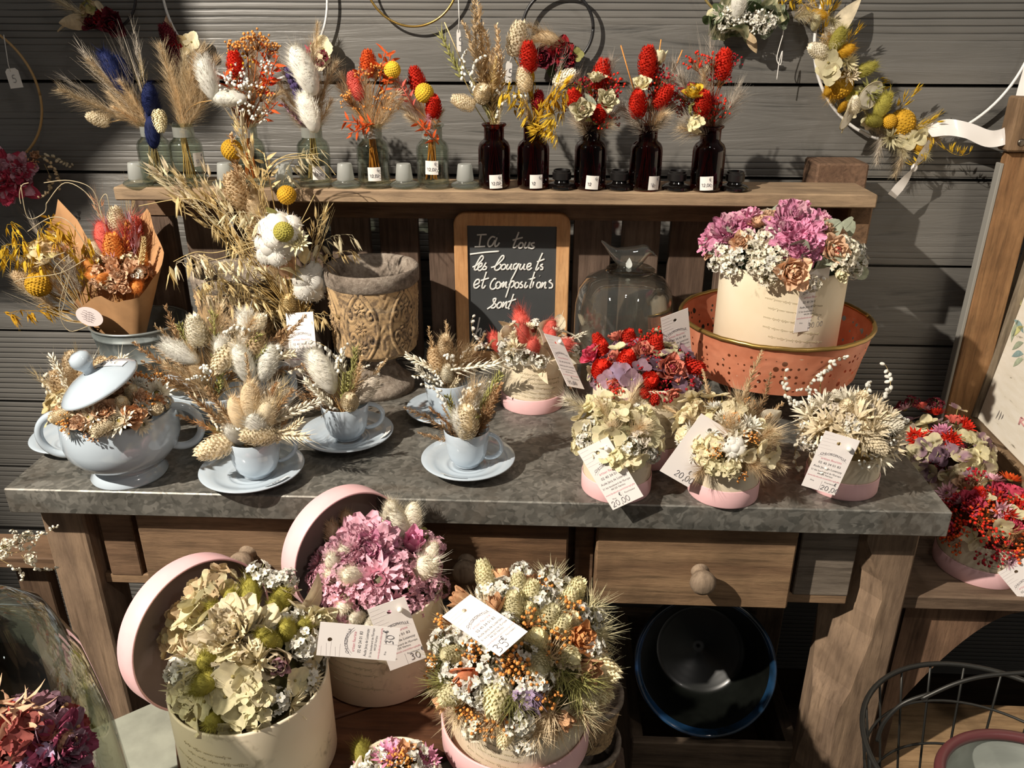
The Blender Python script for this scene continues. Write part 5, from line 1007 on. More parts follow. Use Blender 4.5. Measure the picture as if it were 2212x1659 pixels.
# small cream boxes along the front
b, r, h = on_table(1330, 1050, 72, 1330, 946); _, p = hat_box('small cream box with pale green hydrangea, leftmost of the three at the front edge', b, r, h, script=False)
rs, SB1 = r, b
blooms('pale green hydrangea florets and grey statice in the left small box', p, r*1.36, .042, [('floret', 1265, 885, 'yc,lg', 1.2), ('floret', 1250, 900, 'yc', 1.0), ('floret', 1297, 935, 'lg,yc', 1.0), ('floret', 1322, 945, 'yc,lg', 1.35, (0, -1, .5)), ('floret', 1312, 855, 'lg,yc', 1.2), ('floret', 1345, 870, 'yc,lg', 1.1), ('floret', 1385, 905, 'yc', 1.1), ('floret', 1418, 920, 'yc,lg', 1.3), ('floret', 1405, 945, 'lg,yc', 1.2, (.3, -1, .2)), ('floret', 1340, 895, 'yc', 1), ('hydr', 1280, 870, 'yc,lg', .7), ('hydr', 1390, 890, 'yc,lg', .7), ('floret', 1260, 930, 'yc', 1.2, (-.5, -.8, .2)), ('statice', 1272, 915, 'wh', 1), ('statice', 1385, 945, 'gy', 1), ('statice', 1365, 968, 'wh', .9, (0, -1, .2)), ('statice', 1385, 880, 'wh', .9), ('statice', 1262, 950, 'wh', .9), ('tuft', 1240, 870, 'iv', .9, (-1, 0, .5)), ('tuft', 1362, 850, 'cr', .9), ('tuft', 1370, 925, 'be', .9), ('tuft', 1310, 885, 'cr', .9), ('round', 1280, 895, 'gr,lg', .8)],
       [('floret', 4, 'yc,lg|lg,yc|yc', 1), ('hydr', 2, 'yc,lg', .6), ('statice', 2, 'wh|gy', .8), ('tuft', 1, 'cr|be', .7)], 55, 11, base='#8a8766')
b, r, h = on_table(1560, 1060, 72, 1555, 955); _, p = hat_box('small cream box with a blank tag, middle of the three at the front edge', b, r, h, script=False)
blooms('cream hydrangea, tan grass and orange specks in the middle small box', p, r*1.55, .052, [('floret', 1485, 860, 'yc', 1.2), ('floret', 1500, 855, 'yc', 1.2), ('floret', 1465, 890, 'yc', 1.1), ('floret', 1460, 920, 'yc', 1.2), ('floret', 1530, 855, 'yc', 1.1), ('floret', 1560, 850, 'yc', 1), ('hydr', 1480, 900, 'yc', .8), ('hydr', 1500, 880, 'yc', .8), ('hydr', 1590, 880, 'yc', .8), ('floret', 1660, 930, 'lg,yc', 1.2), ('floret', 1645, 965, 'yc', 1.1, (.6, -.7, 0)), ('leaf', 1675, 880, 'iv', 1.1, (.6, -.1, 1)), ('leaf', 1685, 945, 'lg', 1, (1, -.3, -.4)), ('straw', 1585, 965, 'iv', 1.2, (0, -1, .4)), ('cotton', 1587, 967, 'iv', .62, (0, -1, .3)), ('straw', 1625, 915, 'wh', 1), ('straw', 1545, 875, 'wh', .9), ('straw', 1595, 930, 'iv', 1), ('berries', 1590, 905, 'or', .7), ('berries', 1625, 945, 'or', .6), ('berries', 1550, 975, 'or', .6, (0, -1, 0)), ('berries', 1620, 870, 'or', .6), ('spike', 1525, 835, 'tan', .9), ('spike', 1620, 815, 'tan', 1.2, (.2, 0, 1)), ('spike', 1665, 860, 'br', 1.0, (.5, 0, 1)), ('spike', 1655, 900, 'tan', 1), ('spike', 1460, 880, 'tan', .9), ('tuft', 1600, 885, 'be', 1), ('tuft', 1650, 935, 'be', 1), ('tuft', 1580, 930, 'be', 1), ('floret', 1615, 985, 'yc', 1, (.2, -1, -.2))],
       [('floret', 3, 'yc|yc,lg', 1), ('hydr', 2, 'yc|yc,lg', .6), ('straw', 1, 'iv|wh', .8), ('tuft', 2, 'be|tan', .7), ('berries', .3, 'or', .6)], 55, 12, base='#8a7a5a')
b, r, h = on_table(1815, 1044, 72, 1818, 935); _, p = hat_box('small cream box with creamy white star flowers, rightmost of the three at the front edge', b, r, h, script=False)
blooms('creamy white star flowers and white bead sprigs in the right small box', p, r*1.50, .058, [('star', 1790, 905, 'cr', 1.4), ('star', 1850, 895, 'cr', 1.4), ('star', 1870, 945, 'cr', 1.3, (.3, -1, 0)), ('star', 1740, 890, 'iv', 1.3), ('star', 1775, 865, 'iv', 1.2), ('star', 1830, 855, 'iv', 1.2), ('star', 1895, 900, 'cr', 1.3), ('star', 1760, 925, 'cr', 1.2), ('star', 1830, 930, 'cr', 1.3), ('star', 1890, 930, 'cr', 1.2), ('star', 1850, 860, 'iv', 1.1), ('canary', 1900, 965, 'cr', 1.2, (.8, -.5, -.5)), ('canary', 1828, 880, 'cr', 1.1), ('canary', 1862, 860, 'cr', 1), ('canary', 1930, 920, 'iv', 1.1, (1, -.2, .2)), ('statice', 1795, 880, 'gy', 1), ('statice', 1825, 905, 'gy', .9), ('statice', 1875, 880, 'gy', .9), ('statice', 1845, 920, 'wh', .9), ('beads', 1765, 790, 'wh', 1.3, (-.25, 0, 1)), ('beads', 1780, 840, 'wh', 1), ('beads', 1695, 880, 'wh', 1.4, (-1, -.3, .3)), ('beads', 1710, 860, 'wh', 1.2, (-1, -.1, .6)), ('beads', 1705, 950, 'iv', 1.4, (-1, -.4, -.3)), ('beads', 1935, 860, 'wh', 1.4, (1, .1, .5)), ('beads', 1870, 840, 'wh', 1.2), ('beads', 1840, 985, 'wh', 1.2, (.2, -1, -.3)), ('beads', 1955, 905, 'wh', 1.1, (1, -.3, 0)), ('straw', 1935, 925, 'wh', .9, (.8, -.6, .2)), ('beads', 1730, 850, 'wh', 1.1)],
       [('star', 4, 'cr|iv', 1.1), ('statice', 2, 'gy|wh', .8), ('canary', 1, 'cr|iv', .9), ('beads', 1, 'wh', 1), ('tiny', 1, 'wh', .8)], 60, 13, base='#a08a5c')
# taller box with red blooms
b, r, h = on_table(1384, 962, 108, 1378, 794); h *= .97; RB = b; _, p = hat_box('tall cream box of scarlet and mauve blooms behind the small boxes', b, r, h, .03)
blooms('scarlet grass heads, pink roses and mauve hydrangea in the tall box', p, r*1.08, .040, [('canary', 1300, 755, 'red', 1.4, (-.1, -.3, 1)), ('canary', 1300, 795, 'red', 1.5, (-.2, -.7, .8)), ('canary', 1355, 775, 'red', 1.4, (0, -.5, 1)), ('canary', 1358, 730, 'red', 1.3, (0, -.1, 1)), ('canary', 1415, 745, 'red', 1.4), ('canary', 1405, 820, 'red', 1.2, (0, -1, .5)), ('canary', 1500, 795, 'red', 1.4, (1, -.5, .3)), ('canary', 1292, 735, 'red', 1.1), ('straw', 1378, 735, 'red,red', 1), ('rose', 1275, 765, 'rp,dred', 1.0, (-.6, -.4, .7)), ('rose', 1450, 795, '#d8836e,rp', 1.35, (.3, -.9, .6)), ('rose', 1390, 758, '#d8836e,rp', 1, (0, -.5, .9)), ('rose', 1330, 725, '#d8836e,rp', .9), ('floret', 1275, 805, 'lg', 1.1), ('floret', 1285, 755, 'lg', 1.1), ('floret', 1335, 750, 'lg', 1.1), ('floret', 1385, 795, 'mv', 1.1), ('floret', 1350, 810, 'mv,lil', 1.2, (-.1, -.9, .5)), ('floret', 1365, 820, 'mv', 1.2, (0, -1, .4)), ('floret', 1455, 765, 'mv,lg', 1.2), ('floret', 1440, 745, 'lg', 1.1), ('floret', 1330, 800, 'mv,lil', 1.1), ('floret', 1480, 760, 'mv', 1.2), ('floret', 1500, 780, 'bl', 1), ('floret', 1420, 790, 'bl', 1), ('berries', 1395, 725, 'red', 1), ('berries', 1375, 745, 'dred', 1), ('berries', 1420, 720, 'red', .9), ('floret', 1420, 715, 'lg,mv', 1), ('floret', 1310, 820, 'mv', 1, (-.3, -1, .2))],
       [('floret', 5, 'mv|lg|bl|mv,lil', 1), ('hydr', 2, 'mv,lg|bl,mv', .6), ('canary', 1, 'red', 1), ('berries', 2, 'dred|red', .9), ('rose', .6, '#d8836e,rp', .8)], 60, 14, base='#4f3a34')
# coral and cream box
b, r, h = on_table(1150, 868, 66, 1150, 758); h *= 1.0; _, p = hat_box('small cream box with coral tufts and cream leaves, before the chalkboard', b, r, h)
CBX = b
blooms('cream pointed leaves and coral bunny tails in the box before the chalkboard', p, r*1.35, .048, [('bunny', 1070, 735, 'co', 1.3, (-.4, -.4, .9)), ('bunny', 1125, 690, 'co', 1.4), ('bunny', 1130, 715, 'co', 1.2), ('bunny', 1152, 745, 'co', 1.3, (0, -.6, .8)), ('bunny', 1220, 745, 'co', 1.3, (.7, -.4, .5)), ('bunny', 1190, 705, 'co', 1.2), ('tuft', 1133, 680, 'co', .8), ('leaf', 1172, 680, 'cr', 1.2), ('leaf', 1230, 695, 'iv', 1.2, (1, -.1, .7)), ('leaf', 1100, 690, 'cr', 1.1, (-.3, 0, 1)), ('leaf', 1060, 715, 'cr', 1.1, (-.6, -.2, 1)), ('leaf', 1155, 715, 'cr', 1.3, (.1, -.5, 1)), ('leaf', 1130, 735, 'iv', 1.2, (-.2, -.5, 1)), ('leaf', 1215, 690, 'cr', 1.1, (.4, 0, 1)), ('leaf', 1080, 760, 'cr', 1.2, (-.7, -.7, .4)), ('leaf', 1170, 770, 'iv', 1.1, (.3, -.9, .1)), ('leaf', 1240, 740, 'cr', 1.1, (1, -.3, .4)), ('leaf', 1085, 705, 'iv', 1), ('leaf', 1190, 730, 'iv', 1), ('statice', 1105, 775, 'wh', 1, (0, -1, .2)), ('statice', 1140, 770, 'wh', 1), ('statice', 1085, 745, 'wh', 1), ('statice', 1170, 785, 'wh', .8, (.2, -1, 0)), ('statice', 1245, 755, 'wh', .8), ('statice', 1110, 700, 'wh', .8), ('statice', 1155, 695, 'wh', .8), ('beads', 1020, 745, 'wh', 1.3, (-1, -.2, .3)), ('straw', 1200, 710, 'iv', 1), ('straw', 1105, 750, 'cr', 1), ('wheat', 1250, 725, 'iv', .8, (1, 0, .5)), ('straw', 1140, 705, 'cr', .9)],
       [('leaf', 6, 'cr|iv', 1.0), ('statice', 2, 'wh|iv', .8), ('bunny', 1, 'co', 1), ('straw', 1, 'cr', .8)], 42, 15, base='#9a8f72')
# perforated copper stand
ty_ = 1.188; TR = V(1674, 684, ty_); k = mpp(TR); tr = 199*k; zr_ = TR.z; hb2 = .074
st = thing('copper_stand', 'round coral copper stand pierced with holes, gold rim, on thin legs', 'stand', (TR.x, ty_, ZT)); cS = Vector((TR.x, ty_, zr_))
def coppermat():
    m, nt, p = newmat('copper_paint'); co = coords(nt); sx = nt.nodes.new('ShaderNodeSeparateXYZ'); nt.links.new(co, sx.inputs[0])
    at = N(nt, 'ShaderNodeMath', operation='ARCTAN2'); nt.links.new(sx.outputs[1], at.inputs[0]); nt.links.new(sx.outputs[0], at.inputs[1])
    mu = N(nt, 'ShaderNodeMath', operation='MULTIPLY'); mu.inputs[1].default_value = tr; nt.links.new(at.outputs[0], mu.inputs[0])
    cb = nt.nodes.new('ShaderNodeCombineXYZ'); nt.links.new(mu.outputs[0], cb.inputs[0]); nt.links.new(sx.outputs[2], cb.inputs[1])
    v = N(nt, 'ShaderNodeTexVoronoi'); v.inputs['Scale'].default_value = 92; v.inputs['Randomness'].default_value = .45; nt.links.new(cb.outputs[0], v.inputs['Vector'])
    hole = N(nt, 'ShaderNodeMath', operation='LESS_THAN'); nt.links.new(v.outputs['Distance'], hole.inputs[0])
    sc = N(nt, 'ShaderNodeSeparateColor'); nt.links.new(v.outputs['Color'], sc.inputs[0]); mr = N(nt, 'ShaderNodeMapRange'); mr.inputs[1].default_value = .86; mr.inputs[2].default_value = .90; mr.inputs[3].default_value = .22; mr.inputs[4].default_value = .40
    nt.links.new(sc.outputs[0], mr.inputs[0]); nt.links.new(mr.outputs[0], hole.inputs[1])
    zl = N(nt, 'ShaderNodeMath', operation='GREATER_THAN'); zl.inputs[1].default_value = zr_-ZT-hb2+.006; nt.links.new(sx.outputs[2], zl.inputs[0])
    zh = N(nt, 'ShaderNodeMath', operation='LESS_THAN'); zh.inputs[1].default_value = zr_-ZT-.014; nt.links.new(sx.outputs[2], zh.inputs[0])
    a = N(nt, 'ShaderNodeMath', operation='MULTIPLY'); nt.links.new(hole.outputs[0], a.inputs[0]); nt.links.new(zl.outputs[0], a.inputs[1])
    b_ = N(nt, 'ShaderNodeMath', operation='MULTIPLY'); nt.links.new(a.outputs[0], b_.inputs[0]); nt.links.new(zh.outputs[0], b_.inputs[1])
    n = noise(nt, co, 30, 4); nt.links.new(ramp(nt, n, [(.35, hx('#cf7f5f')), (.65, hx('#df9272'))]), p.inputs['Base Color']); p.inputs['Roughness'].default_value = .38; p.inputs['Metallic'].default_value = .25
    t = nt.nodes.new('ShaderNodeBsdfTransparent'); ms = nt.nodes.new('ShaderNodeMixShader'); nt.links.new(b_.outputs[0], ms.inputs[0]); nt.links.new(p.outputs[0], ms.inputs[1]); nt.links.new(t.outputs[0], ms.inputs[2])
    nt.links.new(ms.outputs[0], nt.nodes['Material Output'].inputs[0]); return m
COP = coppermat(); COPP = plain('#b96d50', .4, .25)
mb = MB(); nA = 144; rows = []
for i in range(19):
    s = i/18; row = []
    for j in range(nA):
        a = 2*PI*j/nA; q = (a*9/(2*PI)+.12) % 1-.5; rr = tr*(.90+.10*s)
        e = math.hypot(q*1.75, (s+.05)); rr += .0016*max(0, 1-abs(e-.86)/.05)+.0012*max(0, 1-abs(e-.70)/.045)
        row.append(cS+Vector((rr*math.cos(a), rr*math.sin(a), -hb2+hb2*s)))
    rows.append(row)
mb.grid(rows, 0, True); part('pierced_side', mb, COP, st, label='pierced coral side with embossed arches')
mb = MB(); mb.lathe([(.0001, -hb2+.001), (tr*.90, -hb2+.001), (tr*.90, -hb2+.0025), (.0001, -hb2+.0025)], 72, 0, Matrix.Translation(cS)); part('tray_floor', mb, COPP, st)
mb = MB(); mb.tube([cS+Vector(((tr+.001)*math.cos(2*PI*i/96), (tr+.001)*math.sin(2*PI*i/96), .001+.0006*math.sin(i*1.7)*math.sin(i*.7))) for i in range(97)], .0034, 8); part('gold_rim', mb, plain('#a98a4e', .3, .8), st, label='rolled gold rim')
for a in (-125, -55, 35, 145):
    d = Vector((math.cos(R(a)), math.sin(R(a)), 0)); w = Vector((-d.y, d.x, 0)); f = Vector((TR.x, ty_, ZT))+d*tr*.86; T_ = cS+d*tr*.82+Vector((0, 0, -hb2))
    mb = MB(); mb.tube(smooth_pts([T_+w*.014, f+w*.003+Vector((0, 0, .004)), f+Vector((0, 0, .0022)), f-w*.003+Vector((0, 0, .004)), T_-w*.014], 4), .0022, 7); part('leg', mb, COPP, st)
cb_ = Vector((V(1676, 690, ty_-.01).x, ty_-.012, zr_-hb2+.003)); rB = 130*k*.985; hB = V(1686, 562, cb_.y).z-cb_.z
_, p = hat_box('large cream box standing inside the copper stand', cb_, rB, hB, 0)
blooms('magenta peonies, white statice and peach roses above the copper stand', p, rB*1.34, .080, [('peony', 1575, 500, 'hp,pk', 1.0, (-.3, -.5, .8)), ('peony', 1540, 510, 'hp,hp', .75), ('peony', 1610, 475, 'pk,hp', .8), ('peony', 1715, 480, 'hp,pk', 1.1, (0, -.5, .9)), ('peony', 1735, 520, 'hp,hp', .9, (.1, -.9, .4)), ('peony', 1715, 455, 'pk,hp', .8), ('peony', 1700, 500, 'hp,hp', .8), ('peony', 1740, 545, 'hp,hp', .6, (.1, -1, .1)), ('rose', 1638, 478, 'pe,pe', 1.0), ('rose', 1665, 465, 'pe,pe', .9), ('rose', 1598, 522, 'pe,pe', 1.0, (-.2, -.8, .5)), ('rose', 1805, 540, 'pe,co', 1.35, (.3, -.9, .4)), ('rose', 1790, 490, 'pe,oc', 1.0), ('rose', 1715, 588, 'pe,oc', 1.6, (.1, -1, .2)), ('bud', 1818, 595, 'yc', 1, (.2, -1, -.3)), ('round', 1675, 445, 'sg', 1.3, (-.1, 0, 1)), ('round', 1605, 490, 'sg', 1.3, (0, -.6, .8)), ('round', 1765, 460, 'sg', 1.2, (.3, 0, 1)), ('round', 1785, 500, 'sg', 1.2, (0, -.6, .6)), ('round', 1840, 495, 'sg', 1.2, (1, -.2, .4)), ('round', 1545, 520, 'sg', 1.2, (-.6, -.7, -.2)), ('round', 1780, 545, 'sg', 1.2, (0, -1, 0)), ('round', 1720, 550, 'sg', 1.2, (-.3, -1, -.1)), ('round', 1765, 560, 'sg', 1.1, (.2, -1, -.3)), ('statice', 1520, 530, 'iv', 1, (-1, -.3, 0)), ('statice', 1560, 545, 'iv', 1), ('statice', 1590, 550, 'wh', 1), ('statice', 1625, 530, 'iv', 1), ('statice', 1650, 505, 'iv', 1.1), ('statice', 1675, 500, 'wh', 1), ('statice', 1640, 550, 'iv', 1), ('statice', 1670, 540, 'iv', 1.1), ('statice', 1665, 565, 'wh', 1), ('statice', 1680, 585, 'iv', 1, (0, -1, 0)), ('statice', 1650, 580, 'iv', .9, (0, -1, .1)), ('statice', 1610, 505, 'iv', 1), ('statice', 1845, 535, 'iv', 1, (1, -.4, .2)), ('statice', 1825, 520, 'iv', 1), ('statice', 1835, 560, 'iv', 1), ('statice', 1760, 485, 'iv', 1), ('statice', 1820, 575, 'iv', .9), ('statice', 1690, 560, 'iv', .9, (0, -1, .2)), ('statice', 1550, 530, 'wh', .9)],
       [('statice', 6, 'iv|wh', 1), ('peony', .8, 'hp,pk', .7), ('rose', 1, 'pe,pe', .8), ('round', 1, 'sg', .9)], 64, 16, zmin=.0, base='#3d4a38')

# ------------------------------------------------------------------ glass cloche with a bird knob
cy_ = 1.235; cb0 = V(1352, 690, cy_); rC = 107*mpp(V(1355, 640, cy_)); cC = Vector((V(1355, 640, cy_).x-.004, cy_, ZT)); zt_ = V(1365, 588, cy_).z-ZT
st = thing('glass_cloche', 'clear glass cloche with a glass bird on top, between chalkboard and copper stand', 'cloche', cC); T = Matrix.Translation(cC)
mb = MB(); mb.lathe([(rC*1.12, .0005), (rC*1.14, .004), (rC*1.04, .009), (rC, .02), (rC, zt_*.62), (rC*.985, zt_*.74), (rC*.92, zt_*.86), (rC*.78, zt_*.945), (rC*.55, zt_*.985), (rC*.36, zt_*1.0), (.0001, zt_*1.005)], 72, 0, T)
mb.lathe([(rC*1.09, .0045), (rC*.975, .02), (rC*.975, zt_*.62), (rC*.96, zt_*.73), (rC*.9, zt_*.85), (rC*.76, zt_*.93), (rC*.5, zt_*.97), (.0001, zt_*.985)], 72, 0, T)
part('dome', mb, glass('#f2f3f0', .085, .62, .02, .04), st)
mb = MB(); cN = cC+Vector((.006, 0, zt_)); mb.lathe([(.0001, .0005), (.036, .0005), (.039, .004), (.034, .0075), (.024, .009), (.018, .0125)], 40, 0, Matrix.Translation(cN)); part('knob_collar', mb, glass('#e6e8e4', .06, .6), st)
kk = mpp(cN); mb = MB(); prof = [(-66, 62, 2.5, 3), (-58, 55, 6, 5), (-46, 42, 11, 8), (-33, 31, 17, 13), (-18, 25, 24, 19), (-2, 24, 27, 22), (12, 27, 26, 21), (24, 34, 22, 18), (33, 40, 15, 14), (40, 41, 8, 9), (46, 38, 3, 3.5)]
rows = []
for x, z, hh, ww in prof: rows.append([cN+Vector((x*kk*.98, ww*kk*math.cos(2*PI*q/20), .004+(z+hh*math.sin(2*PI*q/20))*kk)) for q in range(20)])
mb.grid(rows, 0, True); kb = part('bird_knob', mb, glass('#dfe2de', .10, .75, .02, .05), st, label='solid glass bird')
mb = MB(); mb.petal(0, .017, .010, R(90), 0, 0, 0, .1, 0, 1, .7, 6, 3, 0, Matrix.Translation(cN+Vector((-.004, -.0165, .010))) @ Matrix.Rotation(R(90), 4, 'Z')); part('wing', mb, plain('#c9ccc6', .5), kb, label='frosted leaf shaped wing')
mb = MB(); mb.tube([cN+Vector((43*kk, 0, .004+40*kk)), cN+Vector((57*kk, 0, .004+28*kk))], [3.2*kk, .6*kk], 7); part('beak', mb, glass('#dfe2de', .10, .75, .02, .05), kb)

# ------------------------------------------------------------------ shop tags
TAGW, TAGL = .0425, .087
GREYT, PINKT, PALEL = plain('#5d5a5e', .8), plain('#d9909b', .8), plain('#b9b1b4', .8)
CARD = plain('#efe7e2', .65)
def pearl(p, r=.0032): mb = MB(); mb.sph(p, r, 14, 10); return mb
PRINT = [('CHLOROPHYLLE', .350, .0052, 0, .045, .82), ('artisan fleuriste', .462, .0046, 1, 0, .9), ('02 40 34 01 83', .540, .0048, 0, 0, .95), ('Aude Jacq de Lusançay', .615, .0044, 0, 0, .88), ("51 bis boulevard de l'Europe", .682, .0036, 0, 0, .9), ('44120 Vertou', .730, .0036, 0, 0, .95), ('www.facebook.com/chlorophylle', .785, .0034, 1, 0, .88)]
def hang_tag(label, TL, TR, BL, y, price='', ppos=(.12, .95), ph=.0085, blank=False, pin=None, pearls=True, ratio=TAGL/TAGW, yb=None, nrm=(0, -1, .35)):
    """TL, TR, BL: corners (as the printing reads) in the picture; y: depth of the top edge"""
    a = V(*TL, y); best = None; pn = Vector(nrm).normalized()
    for i in range(-34, 35):
        b = V(*TR, y+i*.003); uu = b-a
        for k_ in range(-50, 51):
            q = V(*BL, y+k_*.003); vv = q-a; nn_ = uu.cross(vv).normalized(); nn_ = -nn_ if nn_.dot(CAM-a) < 0 else nn_
            e = (vv.length/uu.length-ratio)**2*1.5+(uu.normalized().dot(vv.normalized()))**2*4+(1-nn_.dot(pn))*.35
            if best is None or e < best[0]: best = (e, b, q, nn_)
    _, b, q, n = best; u = (b-a); w = u.length; u.normalize(); v = q-a; L = v.length; v.normalize()
    c = a+u*w/2
    t = thing('hang_tag', label, 'tag', c, 'white shop tags')
    P = lambda x, yy, o=0: a+u*(x*w)+v*(yy*L)+n*o
    hx_, hy, hr = .5, .145, .062
    ring = [(hx_+hr*math.cos(q), hy+hr*w/L*math.sin(q)) for q in [2*PI*i/32 for i in range(32)]]; outer = []
    for q in [2*PI*i/32 for i in range(32)]:
        dx, dy = math.cos(q), math.sin(q)*w/L; s = min((.5/abs(dx)) if abs(dx) > 1e-6 else 9, ((.145/abs(dy)) if abs(dy) > 1e-6 else 9)); outer.append((hx_+dx*s, hy+dy*s))
    mb = MB(); cr = [(0, 0), (1, 0), (1, .29), (0, .29)]
    for o, fl in ((.0002, 1), (-.0002, 0)):
        rows = [[P(x, z, o) for x, z in ring], [P(x, z, o) for x, z in outer]]; mb.grid(rows, 0, True, False)
        mb.add([P(0, 0, o), P(1, 0, o), P(1, .29, o), P(0, .29, o)]+[P(x, z, o) for x, z in outer], [(0, 4+20, 4+21, 4+19)] if False else [], 0, False)
        for k in range(4):                                   # corners the ring of points cuts off
            cx, cz = cr[k]; near = sorted(range(32), key=lambda i: abs(outer[i][0]-cx)+abs(outer[i][1]-cz)*2)[:2]
            mb.add([P(cx, cz, o), P(*outer[near[0]], o), P(*outer[near[1]], o)], [(0, 1, 2)], 0, False)
        mb.add([P(0, .29, o), P(1, .29, o), P(1, 1, o), P(0, 1, o)], [(0, 1, 2, 3)], 0, False)
    E_ = [(0, 0), (1, 0), (1, 1), (0, 1)]; mb.grid([[P(x, z, .0002) for x, z in E_], [P(x, z, -.0002) for x, z in E_]], 0, True, False); mb.grid([[P(x, z, .0002) for x, z in ring], [P(x, z, -.0002) for x, z in ring]], 0, True, False)
    part('card', mb, CARD, t)
    k = w/TAGW
    if not blank:
        mb = MB()
        for s, yy, size, mi, arch, sx in PRINT: type_(mb, s, P(.5, yy+(.018 if arch else 0)), u, -v, size*k, n*.0004, mi, sx, arch)
        mb.tube([P(.5+.42*q, .345+.10*q*q*1.0-.02, .0004) for q in [i/8-1 for i in range(17)]], .00012, 3, 2, False); mb.tube([P(.5+.36*q, .372+.085*q*q-.02, .0004) for q in [i/8-1 for i in range(17)]], .0001, 3, 2, False)
        type_(mb, 'Prix', P(.22, .865), u, -v, .0030*k, n*.0004, 0); type_(mb, 'Fournisseur', P(.74, .845), u, -v, .0030*k, n*.0004, 0)
        mb.tube([P(.5, .82, .0004), P(.5, 1, .0004)], .0001, 3, 2, False)
        for q in range(5): mb.tube([P(.02, .05+.058*q+.01*(q % 2), .0004), P(.30+.10*(q % 3), .045+.058*q, .0004)], .00007, 3, 2, False)
        part('printing', mb, [GREYT, PINKT, PALEL], t, label='grey and pink printed lettering')
    if price:
        mb = MB(); num = price.replace('€', ''); hand(mb, num, P(*ppos, 0), u, -v, ph*k, .00026*k, n*.0006)
        if '€' in price: hand(mb, '€', P(ppos[0]+.33, ppos[1]-.115 if len(num) > 2 else ppos[1]-.085, 0), u, -v, ph*k*.62, .00026*k, n*.0006)
        part('price', mb, plain('#55555c', .8), t, label='handwritten price '+price)
    if pearls and pin: part('pearl_pin', pearl(P(*pin, .0035)), plain('#eee9df', .15, 0, .5), t, label='pearl headed pin')
    return t
hang_tag('printed tag reading 20,00€ leaning on the left small cream box', (1247, 975), (1313, 943), (1324, 1102), SB1.y-.046, '20,00€', (.06, .965), ph=.0074, pin=(.80, .14))
hang_tag('plain white tag back reading only 20,00€, on the middle small box', (1515, 893), (1577, 930), (1425, 1017), .890, '20,00€', (.40, .945), ph=.0080, blank=True, pin=(.72, .16))
hang_tag('printed tag reading 20,00€ on the right small cream box', (1783, 930), (1858, 952), (1731, 1048), .868, '20,00€', (.52, .965), ph=.0070, pin=(.80, .16))
hang_tag('printed tag standing upright behind the scarlet blooms', (1427, 687), (1486, 665), (1438, 792), RB.y+.045, '30,00€', (.45, .96), ph=.007, yb=RB.y+.055)
hang_tag('narrow turned tag on the coral and cream box', (1175, 720), (1211, 729), (1226, 834), CBX.y-.082, '15,00€', (.10, .95), ph=.007, pin=(.7, .13), ratio=2.6, yb=CBX.y-.115)
hang_tag('printed tag reading 30,00€ on the box in the copper stand', (1735, 583), (1794, 576), (1714, 719), cb_.y-rB*1.02-.004, '30,00€', (.48, .95), ph=.0075, pin=(.75, .16), yb=cb_.y-rB*.98-.006)

